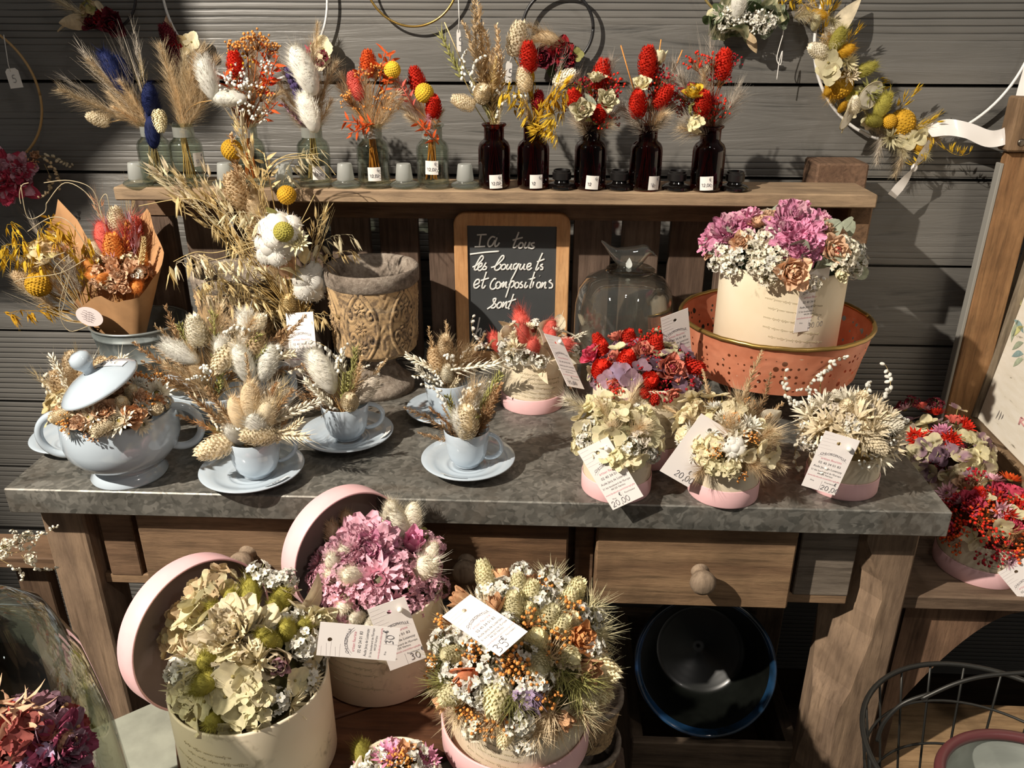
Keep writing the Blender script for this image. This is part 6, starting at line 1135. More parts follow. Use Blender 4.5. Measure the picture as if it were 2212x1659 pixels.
# ------------------------------------------------------------------ large boxes on the board in the foreground
def front_box(rx, ry, rpx, y, label, band=0):
    rim = V(rx, ry, y); r = rpx*mpp(rim); c = Vector((rim.x, y, ZP+.0005)); t, p = hat_box(label, c, r, rim.z-ZP, band, 'large cream flower boxes in front', True, -PI/2-.2, 1.07); return c, r, p
LB, rL, pL = front_box(538, 1458, 168, .640, 'large cream box of yellow and ivory blooms, left of the three in front')
LBT = blooms('ivory peony, green bunny tails and cream hydrangea in the left front box', pL, rL*1.0, .066, [('peony', 500, 1370, 'cr,yc', 1.25, (-.1, -.5, .9)), ('peony', 530, 1350, 'cr,iv', .8), ('bunny', 500, 1295, 'ol', 1.3, (0, .1, 1)), ('bunny', 540, 1275, 'ol', 1.3), ('bunny', 465, 1325, 'ol', 1.3, (-.3, 0, 1)), ('bunny', 610, 1290, 'ol', 1.4, (.2, -.2, 1)), ('bunny', 595, 1310, 'ol', 1.3, (.2, -.4, 1)), ('bunny', 570, 1375, 'ol', 1.3, (.1, -.7, .9)), ('bunny', 620, 1360, 'ol', 1.3, (.2, -.5, 1)), ('bunny', 655, 1355, 'ol', 1.2, (.4, -.4, 1)), ('bunny', 447, 1430, 'ol', 1.4, (0, -.6, .9)), ('bunny', 440, 1480, 'ol', 1.4, (-.2, -.9, .2)), ('bunny', 580, 1385, 'ol', 1.2, (-.1, -.7, .8)), ('floret', 455, 1385, 'yc,lg', 1.6, (-.2, -.6, .8)), ('floret', 480, 1400, 'yc,lg', 1.3), ('floret', 500, 1465, 'yc,lg', 1.5, (0, -1, .3)), ('floret', 530, 1470, 'yc,lg', 1.2, (.1, -1, .2)), ('floret', 400, 1330, 'lg', 1.5, (-.6, .1, .8)), ('floret', 415, 1300, 'lg', 1.4), ('floret', 430, 1340, 'lg', 1.4), ('floret', 620, 1275, 'yc', 1.3), ('floret', 650, 1310, 'yc,lg', 1.4), ('leaf', 690, 1330, 'yc', 1.4, (1, -.3, .5)), ('leaf', 700, 1360, 'cr', 1.5, (1, -.5, .1)), ('leaf', 670, 1320, 'cr', 1.4, (.7, -.3, .7)), ('rose', 690, 1345, 'yc,cr', 1.3, (.7, -.7, .4)), ('bud', 592, 1430, 'cr', 1.7, (.2, -.8, .5)), ('bud', 605, 1440, 'lp', 1.1, (.3, -.9, .2)), ('star', 545, 1430, 'yc', 1.3, (0, -.8, .7)), ('star', 420, 1440, 'lg', 1.2, (-.5, -.7, .5)), ('star', 390, 1410, 'be', 1.1, (-.9, -.2, .6)), ('statice', 370, 1450, 'wh', 1.1, (-.9, -.5, .1)), ('statice', 395, 1445, 'wh', 1), ('statice', 455, 1355, 'wh', 1), ('statice', 445, 1340, 'wh', 1), ('statice', 560, 1225, 'wh', 1.1), ('statice', 590, 1245, 'wh', 1), ('statice', 620, 1240, 'wh', 1), ('statice', 625, 1335, 'wh', 1), ('statice', 640, 1320, 'wh', 1), ('statice', 665, 1395, 'wh', 1.1, (.6, -.8, 0)), ('statice', 660, 1410, 'wh', 1, (.5, -.9, -.2)), ('statice', 585, 1335, 'wh', 1), ('statice', 600, 1250, 'wh', 1)],
       [('floret', 4, 'lg|yc|yc,lg', 1.3), ('statice', 2, 'wh', 1), ('bunny', 1, 'ol', 1.1), ('star', 1, 'yc', 1), ('hydr', 1, 'yc,lg', .7)], 50, 21, zmin=.05, grp='flower domes in the large boxes', base='#6d6a45')
PB, rP, pP = front_box(812, 1258, 142, .785, 'large cream box of pink blooms, behind the other two in front')
blooms('pink peony, pink statice and white bunny tails in the rear front box', pP, rP*1.02, .060, [('peony', 775, 1175, 'pk,pk', 1.2, (-.2, -.4, .9)), ('peony', 800, 1190, 'pk,hp', 1.0, (.1, -.7, .8)), ('peony', 740, 1190, 'pk,lp', .8), ('straw', 815, 1252, 'lp,#6d6a55', 1.9, (0, -.9, .7)), ('bud', 895, 1165, 'hp', 1.7, (.3, -.2, 1)), ('straw', 680, 1212, 'pk,pk', 1.1, (-.8, -.2, .5)), ('bunny', 857, 1135, 'iv', 2.2, (-.1, 0, 1)), ('bunny', 845, 1105, 'iv', 1.5, (.05, .2, 1)), ('bunny', 892, 1110, 'iv', 1.6, (.15, .1, 1)), ('bunny', 918, 1225, 'iv', 1.9, (.5, -.4, .9)), ('bunny', 930, 1190, 'iv', 1.4, (.6, -.2, 1)), ('bunny', 745, 1195, 'iv', 1.5, (.1, -.4, 1)), ('bunny', 720, 1215, 'iv', 1.4, (-.1, -.5, 1)), ('bunny', 760, 1245, 'iv', 1.6, (-.3, -.8, .6)), ('bunny', 720, 1150, 'be', 1.4, (-.4, .3, 1)), ('bunny', 750, 1125, 'be', 1.2), ('bud', 775, 1225, 'lp', 1.3, (-.1, -.8, .7)), ('statice', 700, 1235, 'pk,lp', 1.1), ('statice', 720, 1260, 'pk,lp', 1.1), ('statice', 745, 1280, 'pk,lp', 1.1, (-.3, -1, .1)), ('statice', 785, 1290, 'pk,lp', 1.1, (0, -1, 0)), ('statice', 805, 1305, 'pk,lp', 1.1, (.1, -1, -.3)), ('statice', 690, 1265, 'pk,lp', 1), ('statice', 860, 1225, 'pk,lp', 1.2), ('statice', 875, 1245, 'pk,lp', 1.1), ('statice', 880, 1210, 'pk,lp', 1.1), ('statice', 890, 1260, 'pk,lp', .9), ('statice', 940, 1220, 'pk,lp', 1.1), ('statice', 950, 1175, 'pk,lp', 1), ('statice', 925, 1160, 'lp,pk', 1), ('statice', 960, 1275, 'pk,lp', 1, (1, -.6, -.2)), ('statice', 940, 1265, 'pk,lp', .9, (.9, -.8, -.1)), ('statice', 735, 1235, 'lp,pk', 1.1), ('statice', 790, 1215, 'pk,lp', 1), ('statice', 700, 1190, 'pk', 1), ('statice', 725, 1175, 'pk', 1), ('statice', 760, 1140, 'pk', 1), ('statice', 670, 1245, 'lp', .9), ('round', 925, 1150, 'gr', .8)],
       [('statice', 6, 'pk,lp|pk|lp,pk', 1.1), ('bunny', 1, 'iv', 1.2), ('straw', 1, 'pk', 1)], 60, 22, zmin=.0, grp='flower domes in the large boxes', base='#4a4038')
GB, rG, pG = front_box(1122, 1440, 150, .680, 'large cream box in its pink lid, right of the three in front')
q = rG*1.10; mb = MB(); T = Matrix.Translation(GB+Vector((-.004, 0, -.0002))); mb.lathe([(.0001, 0), (q*.985, 0), (q, .0015), (q, .033), (q-.0006, .034), (q-.0025, .0335), (q-.003, .003), (.0001, .002)], 72, 0, T)
one('box_lid', 'pink round lid set as a tray under the right front box', 'lid', mb, PINK, GB+Vector((-.004, 0, 0)), 'pink round box lids')
blooms('big grey green dome with white statice and orange berries, right front box', pG, rG*1.36, .088, [('rose', 1258, 1380, '#d99a63,oc', 1.2, (.6, -.5, .5)), ('bud', 1275, 1450, 'oc', 1.5, (.6, -.8, .2)), ('bud', 1002, 1470, '#d98a63', 1.6, (-.6, -.8, .1)), ('bud', 1085, 1240, 'oc', 1.1), ('bud', 1070, 1300, 'oc', 1.1), ('bud', 1140, 1250, 'oc', 1), ('bud', 990, 1290, 'oc', 1.3, (-.8, 0, .5)), ('canary', 1190, 1330, 'lg', 1.3), ('canary', 1160, 1380, 'lg', 1.3, (0, -.5, 1)), ('canary', 1230, 1290, 'lg', 1.2), ('canary', 1150, 1275, 'lg', 1.2), ('canary', 1245, 1270, 'lg', 1.3, (.5, 0, 1)), ('canary', 1165, 1440, 'lg', 1.4, (.1, -.9, .4)), ('canary', 1230, 1420, 'lg', 1.3, (.4, -.7, .5)), ('canary', 1310, 1450, 'yc', 1.5, (1, -.5, 0)), ('canary', 975, 1500, 'lg', 1.4, (-.9, -.5, -.1)), ('canary', 1070, 1520, 'lg', 1.4, (-.2, -.9, -.5)), ('canary', 975, 1415, 'lg', 1.2, (-.7, -.4, .5)), ('canary', 1045, 1230, 'lg', 1.2), ('canary', 1110, 1300, 'lg', 1.2), ('canary', 1120, 1260, 'lg', 1.2), ('canary', 1215, 1350, 'lg', 1.2), ('berries', 1205, 1385, 'or', 1.1), ('berries', 1110, 1440, 'or', 1.1, (0, -.9, .6)), ('berries', 1085, 1430, 'or', 1), ('berries', 1140, 1455, 'or', 1.1, (0, -1, .4)), ('berries', 955, 1350, 'or', 1, (-1, -.2, .4)), ('berries', 1145, 1335, 'or', 1), ('berries', 1180, 1265, 'or', 1), ('berries', 1020, 1410, 'or', 1), ('berries', 1180, 1510, 'or', 1, (.1, -1, -.3)), ('berries', 1240, 1310, 'or', 1), ('statice', 945, 1380, 'wh', 1.2), ('statice', 960, 1400, 'wh', 1.1), ('statice', 985, 1440, 'wh', 1.2), ('statice', 970, 1450, 'wh', 1.1), ('statice', 1000, 1500, 'wh', 1.2, (-.4, -.9, -.2)), ('statice', 1020, 1495, 'wh', 1), ('statice', 1055, 1460, 'wh', 1.2, (-.1, -1, .2)), ('statice', 1065, 1475, 'wh', 1.2), ('statice', 1035, 1400, 'wh', 1.1), ('statice', 1085, 1260, 'wh', 1.1), ('statice', 1050, 1260, 'wh', 1.1), ('statice', 1100, 1280, 'wh', 1.1), ('statice', 1180, 1280, 'wh', 1), ('statice', 1215, 1255, 'wh', 1.2), ('statice', 1295, 1330, 'wh', 1.1), ('statice', 1260, 1320, 'wh', 1), ('statice', 1285, 1390, 'wh', 1.1), ('statice', 1140, 1410, 'wh', 1), ('statice', 1130, 1490, 'wh', 1), ('statice', 1165, 1485, 'wh', 1.1, (0, -1, -.1)), ('statice', 1125, 1225, 'wh', 1), ('statice', 1190, 1235, 'wh', 1), ('statice', 1005, 1375, 'wh', 1.1), ('mist', 1215, 1470, 'gr', 1.7, (.3, -1, -.2)), ('mist', 1260, 1490, 'gr', 1.6, (.5, -1, -.4)), ('mist', 1110, 1530, 'gr', 1.4, (0, -1, -.6)), ('mist', 1310, 1370, 'lg', 1.6, (1, -.2, .2)), ('mist', 1300, 1310, 'lg', 1.5, (1, .1, .4)), ('mist', 1190, 1430, 'be', 1.5, (.2, -.7, .6)), ('mist', 940, 1430, 'gr', 1.5, (-1, -.4, 0)), ('mist', 950, 1490, 'gr', 1.5, (-1, -.6, -.4)), ('mist', 1200, 1240, 'lg', 1.3), ('statice', 1140, 1520, 'lil', 1.1, (0, -1, -.5)), ('mist', 1145, 1515, 'lil', 1, (0, -1, -.5)), ('statice', 1190, 1445, 'be', 1), ('statice', 1235, 1440, 'be', 1)],
       [('canary', 2, 'lg|yc', 1.05), ('statice', 6, 'wh|iv', 1.05), ('berries', 2, 'or', .9), ('mist', 5, 'tan|lg|be', 1.3), ('bud', .6, 'oc', 1)], 105, 23, grp='flower domes in the large boxes', base='#5a5636', jit=.5)
def lid(px, py, y, rpx, turn, lean, label, depth=.032):
    c = V(px, py, y); r = rpx*mpp(c); a = Vector((math.sin(R(turn))*math.cos(R(lean)), -math.cos(R(turn))*math.cos(R(lean)), math.sin(R(lean))))
    t = thing('box_lid', label, 'lid', c, 'pink round box lids'); M = frame(c-a*depth*.5, a); mb = MB()
    mb.lathe([(.0001, 0), (r*.985, 0), (r, .0016), (r, depth-.0008), (r-.0008, depth), (r-.0022, depth-.0006), (r-.0026, depth-.001)], 80, 0, M); part('rim_band', mb, PINK, t)
    mb = MB(); mb.lathe([(r-.0026, depth-.001), (r-.0028, .003), (.0001, .0026)], 80, 0, M); part('lid_inside', mb, PINKIN, t, label='greyish unpainted inside')
for x_, y_, z_ in ((405, 1335, .715), (440, 1288, .712), (385, 1385, .705), (475, 1262, .715), (430, 1330, .70)): head(bpy.data.objects['flower_dome.007'] if False else LBT, 'hydr', V(x_, y_, z_), (-.2, -.6, .7), 'lg,tan', .95)
lid(428, 1362, .735, 164, 56, 8, 'pink round lid propped on edge behind the left front box')
lid(748, 1188, .825, 140, 46, 5, 'pink round lid propped on edge behind the pink blooms, against the table')
hang_tag('printed tag reading 30€ lying sideways off the left front box', (683, 1415), (692, 1343), (854, 1428), .605, '30€', (.50, .935), ph=.0085, yb=.600, pearls=False)
hang_tag('printed tag reading 30€ hanging on the box of pink blooms', (793, 1317), (874, 1288), (843, 1449), PB.y-rP-.008, '30€', (.60, .95), ph=.0085, pin=(.78, .14), yb=PB.y-rP-.014)
hang_tag('printed tag reading 35€ lying flat on the grey green dome', (955, 1332), (1016, 1284), (1079, 1418), .612, '35€', (.06, .97), ph=.0115, pearls=False, nrm=(0, -.55, .85))
# the few blooms at the very bottom
bb = V(855, 1705, .60); t = thing('flower_dome', 'small posy of purple, white and orange blooms at the bottom edge', 'flower arrangement', bb, 'flower domes in the large boxes')
dome(t, bb, .050, .044, [('straw', 838, 1628, 'hp,ye', 1.2), ('straw', 922, 1640, 'hp', 1.1, (.5, -.2, .8)), ('bunny', 782, 1625, 'ol', 1.3, (-.2, 0, 1)), ('statice', 812, 1635, 'wh', 1.1), ('statice', 900, 1620, 'wh', 1.2), ('bud', 872, 1622, 'oc', 1.2), ('berries', 855, 1640, 'or', .8), ('berries', 880, 1640, 'or', .8), ('statice', 890, 1650, 'wh', 1.1)], [('statice', 3, 'wh|pk', 1), ('straw', 1, 'hp', 1), ('berries', 1, 'or', .8)], 26, 24)
mb = MB(); mb.lathe([(.0001, 0), (.036, 0), (.042, .045), (.040, .045), (.034, .003), (.0001, .002)], 48, 0, Matrix.Translation((bb.x, bb.y, ZB+.0003))); one('hat_box', 'small box under the posy at the bottom edge', 'flower box', mb, CREAM, (bb.x, bb.y, ZB), 'cream round flower boxes')

# ------------------------------------------------------------------ boxes on the right-hand stand
g = G(2112, 1218, zr); kz = mpp(g); rH = 90*kz; hH = V(2118, 1140, g.y).z-zr
_, p = hat_box('cream box of red and pink blooms on the side stand, nearer the front', g, rH*.97, hH, .026)
blooms('pink roses, red berries and scarlet heads in the nearer side stand box', p, rH*1.14, .055, [('rose', 2100, 1085, 'rp,dred', 1.3, (-.2, -.7, .8)), ('rose', 2160, 1060, 'rp,dred', 1.2, (.3, -.4, .9)), ('rose', 2195, 1060, 'rp,red', 1.1), ('rose', 2090, 1045, 'pe,rp', 1.2, (-.2, -.2, 1)), ('straw', 2045, 1065, 'lp', 1.1, (-.7, -.4, .6)), ('straw', 2145, 1030, 'lp', 1.2), ('straw', 2165, 1105, 'lp', 1.1, (.2, -.9, .5)), ('canary', 2115, 1070, 'red', 1.3), ('straw', 2185, 1030, 'vor', 1.2), ('straw', 2180, 1120, 'red', 1.1, (.3, -1, .2)), ('berries', 2065, 1110, 'red', 1.2), ('berries', 2120, 1130, 'red', 1.2, (0, -1, .3)), ('berries', 2130, 1105, 'vor', 1.1), ('berries', 2160, 1075, 'red', 1.2), ('berries', 2040, 1095, 'dred', 1.1), ('berries', 2110, 1025, 'dred', 1.1), ('floret', 2165, 1140, 'lg', 1.3, (.1, -1, 0)), ('floret', 2195, 1110, 'lg', 1.3), ('floret', 2110, 1170, 'lg,yc', 1.3, (0, -1, -.4)), ('floret', 2130, 1075, 'lg', 1), ('floret', 2205, 1080, 'lg', 1.2), ('canary', 2205, 1085, 'red', 1.2), ('berries', 2150, 1165, 'red', 1, (.1, -1, -.3)), ('mist', 2200, 1160, 'tc', 1.1, (.4, -1, -.1))],
       [('berries', 6, 'red|dred|vor', 1.1), ('floret', 2, 'lg|yc,lg', 1.1), ('rose', 1, 'rp,dred', .9), ('straw', 1, 'lp', .9)], 60, 31, base='#5a2a24')
hang_tag('tag sticking out by the nearer box at the right edge', (2155, 1237), (2213, 1205), (2232, 1330), g.y-.062, '', yb=g.y-.075, pearls=False)
g2 = G(2032, 1080, zr); g2.y = 1.165; g2.x = V(2032, 1010, 1.165).x; k2 = mpp(V(2032, 990, 1.165)); z2 = V(2032, 985, 1.165).z
_, p = hat_box('cream box of mauve and scarlet blooms on the side stand, farther back', g2, 60*k2, z2-zr, .026, script=False)
blooms('greenish mauve hydrangea and scarlet heads in the farther side stand box', p, 104*k2, .062, [('straw', 2022, 888, 'red,red', 1.2), ('straw', 2090, 918, 'red,red', 1.2, (.5, -.4, .8)), ('straw', 1977, 945, 'red,red', 1.15, (-.4, -.8, .5)), ('straw', 2057, 952, 'red,red', 1.2, (.1, -.9, .6)), ('straw', 2035, 928, 'hp,bl', 1.1), ('straw', 1952, 880, 'lp', 1.1), ('straw', 2005, 880, 'lp', 1), ('rose', 2065, 905, 'co,rp', 1), ('rose', 1990, 875, 'co,rp', .8), ('floret', 2110, 950, 'lg', 1.3), ('floret', 2120, 975, 'lg', 1.2), ('floret', 2075, 985, 'mv,lg', 1.3), ('floret', 2000, 910, 'lg', 1.3), ('floret', 2015, 955, 'lg', 1.3), ('floret', 2045, 970, 'mv', 1.2), ('floret', 1990, 965, 'mv,lg', 1.2), ('floret', 2030, 985, 'bl', 1.2), ('floret', 2085, 945, 'lg', 1.3), ('floret', 2070, 880, 'mv,lg', 1.2), ('floret', 1965, 905, 'mv', 1.2), ('floret', 1935, 880, 'bur', 1.2), ('statice', 1965, 865, 'bur', 1), ('statice', 2020, 865, 'bur', 1), ('floret', 2090, 1000, 'lg', 1.2, (.3, -1, -.3))],
       [('floret', 6, 'lg|mv,lg|lg,mv', 1.2), ('straw', 1, 'red', .9), ('statice', 1, 'bur', .8)], 70, 32, base='#46382f')

# ------------------------------------------------------------------ zinc bucket with two paper-wrapped bouquets
kb_ = G(300, 800, ZT); ky = kb_.y; kr = V(300, 690, ky); rK = 99*mpp(kr); zk = kr.z-ZT; GALV = zinc('galvanised', '#59605f', '#8b9291', 45)
t = thing('zinc_bucket', 'round galvanised bucket on the table behind the sugar bowl', 'bucket', Vector((kr.x, ky, ZT))); T = Matrix.Translation((kr.x, ky, ZT)); mb = MB()
mb.lathe([(.0001, .001), (rK*.80, .001), (rK*.82, .004), (rK*.88, zk*.40), (rK*.895, zk*.405), (rK*.90, zk*.43), (rK*.885, zk*.435), (rK*.955, zk*.80), (rK*.97, zk*.81), (rK*.975, zk*.84), (rK*.96, zk*.845), (rK*.985, zk*.97), (rK*.975, zk*.99), (rK*.95, zk*.96), (rK*.78, .006), (.0001, .005)], 64, 0, T); part('bucket_wall', mb, GALV, t)
mb = MB(); mb.tube([Vector((kr.x+rK*.985*math.cos(a), ky+rK*.985*math.sin(a), ZT+zk*.985)) for a in [2*PI*i/64 for i in range(65)]], .0022, 7); part('rolled_rim', mb, plain('#9aa09e', .35, .7), t)
KRAFT = plain('#b98c60', .8, var=.10)
def wrap(parent, rim, bot, name='paper_wrap'):
    n = len(rim); mb = MB(); top_ = [V(px, py, ky+dy) for px, py, dy in rim]; bc = V(*bot, ky); rows = []
    top_ = smooth_pts([tuple(q) for q in top_+[top_[0]]], 3)[:-1]; m = len(top_)
    for s in (0, .3, .6, .85, 1):
        row = []
        for i, q in enumerate(top_):
            a = 2*PI*i/m; b = bc+Vector(((q.x-bc.x)*.28, (q.y-ky)*.28, -.012)); row.append(b.lerp(q, s)+Vector((0, 0, .002*math.sin(i*1.9)*s)))
        rows.append(row)
    mb.grid(rows, 0, True); part(name, mb, KRAFT, parent, label='brown kraft paper wrap')
t = thing('wrapped_bouquet', 'orange and coral dried bouquet wrapped in brown paper in the zinc bucket', 'bouquet', V(275, 715, ky))
wrap(t, [(172, 672, -.035), (205, 640, -.048), (250, 652, -.054), (300, 640, -.056), (342, 585, -.045), (354, 545, -.01), (334, 500, .025), (318, 452, .042), (285, 495, .045), (235, 560, .035), (190, 610, .015), (160, 655, -.012)], (272, 742))
oc_ = V(264, 600, ky-.004)
dome(t, oc_, .050, .040, [('bud', 280, 575, 'pe', 1.4), ('bud', 245, 575, 'pe', 1.3), ('rose', 258, 595, 'pe,pe', .9), ('bunny', 198, 575, 'or', 1.3, (-.7, -.2, .7)), ('bunny', 222, 600, 'or', 1.1), ('bunny', 305, 550, 'or', 1.4, (.2, 0, 1)), ('bunny', 295, 620, 'or', 1.3, (.7, -.8, .3)), ('statice', 280, 555, 'cr', 1), ('statice', 225, 610, 'cr', .9), ('statice', 210, 560, 'cr', .8), ('statice', 300, 590, 'wh', .8), ('rose', 265, 620, 'pe,pe', .8), ('bud', 240, 620, 'pe', 1.2), ('rose', 235, 560, 'pe,pe', .8)], [('statice', 3, 'cr|pe', .8), ('bud', 2, 'pe', 1), ('bunny', 2, 'or', .8), ('rose', 2, 'pe,pe', .7)], 26, 41, base='#8a5a3a')
spray(t, V(270, 690, ky), [('bunny', 215, 478, 'co', 1.7, .02), ('bunny', 245, 500, 'co', 1.4, .01), ('canary', 248, 446, 'cr', 1.4, .03), ('tuft', 262, 470, 'co', 1.4, .02), ('canary', 290, 470, 'co', 1.6, .03), ('tuft', 235, 480, 'lp', 1.4, .02), ('tuft', 275, 490, 'co', 1.3, .01), ('wheat', 270, 475, 'or', 1.2, .0), ('canary', 240, 505, 'or', 1.7, -.01), ('oatup', 300, 480, 'lp', .9, 0), ('oatup', 245, 555, 'lp', .7, -.03), ('wisp', 200, 400, 'pe', 1, .02), ('wisp', 275, 380, 'str', 1.2, .02), ('wisp', 290, 400, 'str', 1, .02), ('wheat', 318, 510, 'str', .9, -.01), ('oatup', 215, 425, 'pe', .6, .02), ('bunny', 200, 520, 'cr', 1.3, .01)], None, random.Random(5), '#b98a55')
mb = MB(); c_ = V(193, 684, ky-.060); rows = []
for f in (.02, .5, 1): rows.append([c_+R_*(f*.0235*math.cos(a)+f*.004*math.sin(a))+U_*(f*.0135*math.sin(a)-f*.008*math.cos(a))-W_*(.004*math.cos(a)*f) for a in [2*PI*i/36 for i in range(36)]])
mb.grid(rows, 0, True); lb = part('oval_label', mb, plain('#b5a7a4', .7), t, label='pale oval sticker with lines of print')
mb = MB()
for i in range(5):
    for (x0, x1) in ((-.011+.002*abs(i-2), -.001), (.001, .010-.002*abs(i-2))): mb.tube([c_+R_*x0+U_*(.0075-.0035*i-x0*.34)-W_*.005, c_+R_*x1+U_*(.0075-.0035*i-x1*.34)-W_*.005], .0004, 4)
part('printing', mb, plain('#5d5254', .8), lb)
t = thing('wrapped_bouquet', 'yellow oat and peach bouquet with a brown paper collar leaning left from the bucket', 'bouquet', V(212, 712, ky+.02))
mb = MB(); rows = []
for s in (0, .25, .5, .75, 1):
    l, r_, m_ = V(205-105*s, 715-215*s, ky+.03), V(215-20*s, 715-190*s, ky+.035), V(210-85*s, 715-285*s, ky+.055); rows.append([l, l.lerp(m_, .5)+Vector((0, .01*s, 0)), m_, m_.lerp(r_, .5)+Vector((0, .01*s, 0)), r_])
mb.grid(rows); part('paper_collar', mb, KRAFT, t, label='brown kraft paper collar')
spray(t, V(200, 705, ky+.008), [('oat', 20, 475, 'ye', 1), ('oat', 45, 480, 'ye', 1.1), ('oat', 60, 505, 'ye', 1.1), ('oat', 70, 490, 'ye', 1), ('oat', 15, 545, 'mu', 1), ('oat', 55, 535, 'ye', 1), ('oat', 100, 470, 'mu', 1), ('oatup', 172, 515, 'ye', 1.1, -.02), ('oatup', 180, 540, 'ye', 1, -.03), ('oatup', 215, 530, 'ye', .8, -.03), ('oat', 50, 645, 'mu', 1), ('oat', 70, 640, 'mu', .9), ('straw', 135, 530, 'pe,yc', 1.5, -.02), ('straw', 112, 545, 'yc', 1.3, -.02), ('straw', 95, 560, 'cr', 1.2, -.02), ('hydr', 80, 535, 'str,yc', .9), ('hydr', 95, 520, 'tan,str', .8), ('ball', 62, 595, 'mu', 1.7, -.02), ('canary', 30, 590, 'tan', 1.3), ('plume', 40, 575, 'be', 1.1), ('plume', 15, 600, 'be', 1.1), ('plume', 70, 560, 'tan', 1), ('plume', 100, 560, 'be', 1), ('statice', 120, 505, 'str', 1), ('wisp', 0, 520, 'gy', 1.2), ('wisp', 100, 480, 'gy', 1.2), ('wisp', 60, 465, 'gy', 1.1), ('wisp', 10, 640, 'gy', 1.2), ('wisp', 30, 615, 'cr', 1.2), ('tuft', 150, 560, 'gy', 1.2, -.03), ('tuft', 140, 530, 'gy', 1, -.02), ('mist', 130, 575, 'cr', 1), ('delph', 105, 465, 'mu', 1)], None, random.Random(6), '#9a7a45', .0009)
mb = MB()                                                            # long curling feather grass
for pts in (([190, 690], [150, 600], [115, 560], [140, 545]), ([190, 690], [130, 610], [118, 580], [150, 550]), ([190, 690], [145, 640], [132, 590], [160, 560]), ([185, 560], [130, 590], [60, 600], [30, 610]), ([200, 700], [135, 690], [140, 650], [150, 590]), ([200, 700], [150, 715], [128, 670], [145, 600]), ([185, 530], [150, 480], [110, 470], [60, 500]), ([215, 470], [190, 420], [140, 395], [100, 440]), ([220, 470], [200, 410], [150, 390], [95, 395]), ([240, 470], [230, 420], [215, 440], [222, 470]), ([100, 440], [95, 460], [60, 470], [45, 400]), ([45, 440], [42, 420], [48, 400], [62, 395])):
    P = [V(x, y, ky-.035) for x, y in pts]; mb.tube(smooth_pts([tuple(q) for q in P], 6), .0007, 4, 0, False)
part('feather_grass', mb, [petalm('#cfc0a0', .3)], t)

# ------------------------------------------------------------------ tall oat bouquet in a stone vase
vy = 1.155; vb = G(655, 838, ZT); vy = vb.y; vt = V(650, 700, vy); t = thing('stone_vase', 'slim brown stone vase behind the tag of the oat bouquet', 'vase', vb); rv_ = 42*mpp(vt); hv = vt.z-ZT; mb = MB()
mb.lathe([(.0001, .001), (rv_*.75, .001), (rv_*.85, .006), (rv_*1.05, hv*.35), (rv_*1.0, hv*.7), (rv_*.72, hv*.9), (rv_*.75, hv), (rv_*.62, hv), (rv_*.6, hv*.85), (rv_*.8, hv*.4), (.0001, .01)], 48, 0, Matrix.Translation((vt.x, vy, ZT))); part('vase_body', mb, STONED, t)
t = thing('oat_bouquet', 'tall loose bouquet of pale oats with cotton bolls and yellow balls', 'bouquet', vt)
rng = random.Random(8); oats = []
for (x, y) in ((330, 345), (360, 350), (400, 360), (430, 375), (390, 405), (430, 410), (460, 395), (520, 270), (500, 240), (545, 310), (590, 310), (450, 470), (420, 500), (470, 455), (430, 530), (470, 510), (500, 470), (455, 560), (490, 550), (520, 520), (535, 460), (560, 430), (590, 420), (500, 600), (530, 580), (560, 600), (545, 540), (580, 560), (600, 620), (570, 640), (620, 600), (590, 660), (640, 640), (610, 690), (680, 450), (665, 480), (680, 520), (475, 430), (550, 500), (520, 620), (545, 660), (620, 660), (510, 400), (480, 580), (560, 380)):
    oats.append(('oatup' if y < 480 and rng.random() < .6 else 'oat', x, y, rng.choice(['str', 'cr', 'str', 'yc']), rng.uniform(.85, 1.15), rng.uniform(-.05, .01)))
spray(t, vt+Vector((0, 0, -.01)), oats+[('ball', 493, 302, 'mu', 1.25, -.03), ('ball', 617, 402, 'mu', 1.15, -.04), ('ball', 606, 492, 'ol', 1.2, -.085, (0, -.8, .6)), ('straw', 640, 518, 'yc', 1.3, -.07, (.3, -.9, .6)), ('spike', 462, 300, 'br', 2.0, -.03), ('spike', 500, 360, 'tan', 1.8, -.03), ('canary', 495, 375, 'tan', 1.8, -.03), ('bunny', 540, 415, 'tan', 1.8, -.03), ('cotton', 600, 478, 'wh', 1.55, -.055, (0, -.5, 1)), ('cotton', 625, 505, 'wh', 1.3, -.05, (.5, -.7, .6)), ('cotton', 575, 535, 'wh', 1.35, -.065, (-.3, -.9, .2)), ('cotton', 600, 545, 'wh', 1.0, -.06, (.2, -.9, .1)), ('cotton', 685, 612, 'wh', 1.45, -.03, (.8, -.6, .1)), ('leaf', 660, 520, 'str', 1.0, -.04), ('leaf', 655, 560, 'lg', 1.1, -.05), ('leaf', 590, 430, 'gr', 1, -.03), ('disc', 615, 565, 'pe', 1.2, -.05), ('disc', 630, 550, 'pe', 1.1, -.05), ('wheat', 630, 620, 'str', 1, -.04), ('canary', 620, 640, 'str', 1.2, -.05), ('plume', 590, 540, 'be', 1, -.03), ('plume', 560, 500, 'be', 1.1, -.03), ('wisp', 705, 440, 'str', 1, -.03), ('delph', 570, 330, 'str', 1.2, -.03), ('plume', 545, 440, 'str', 1.1, -.03)], vb+Vector((vt.x-vb.x, 0, .02)), random.Random(9), '#c2a468')
mb = MB()
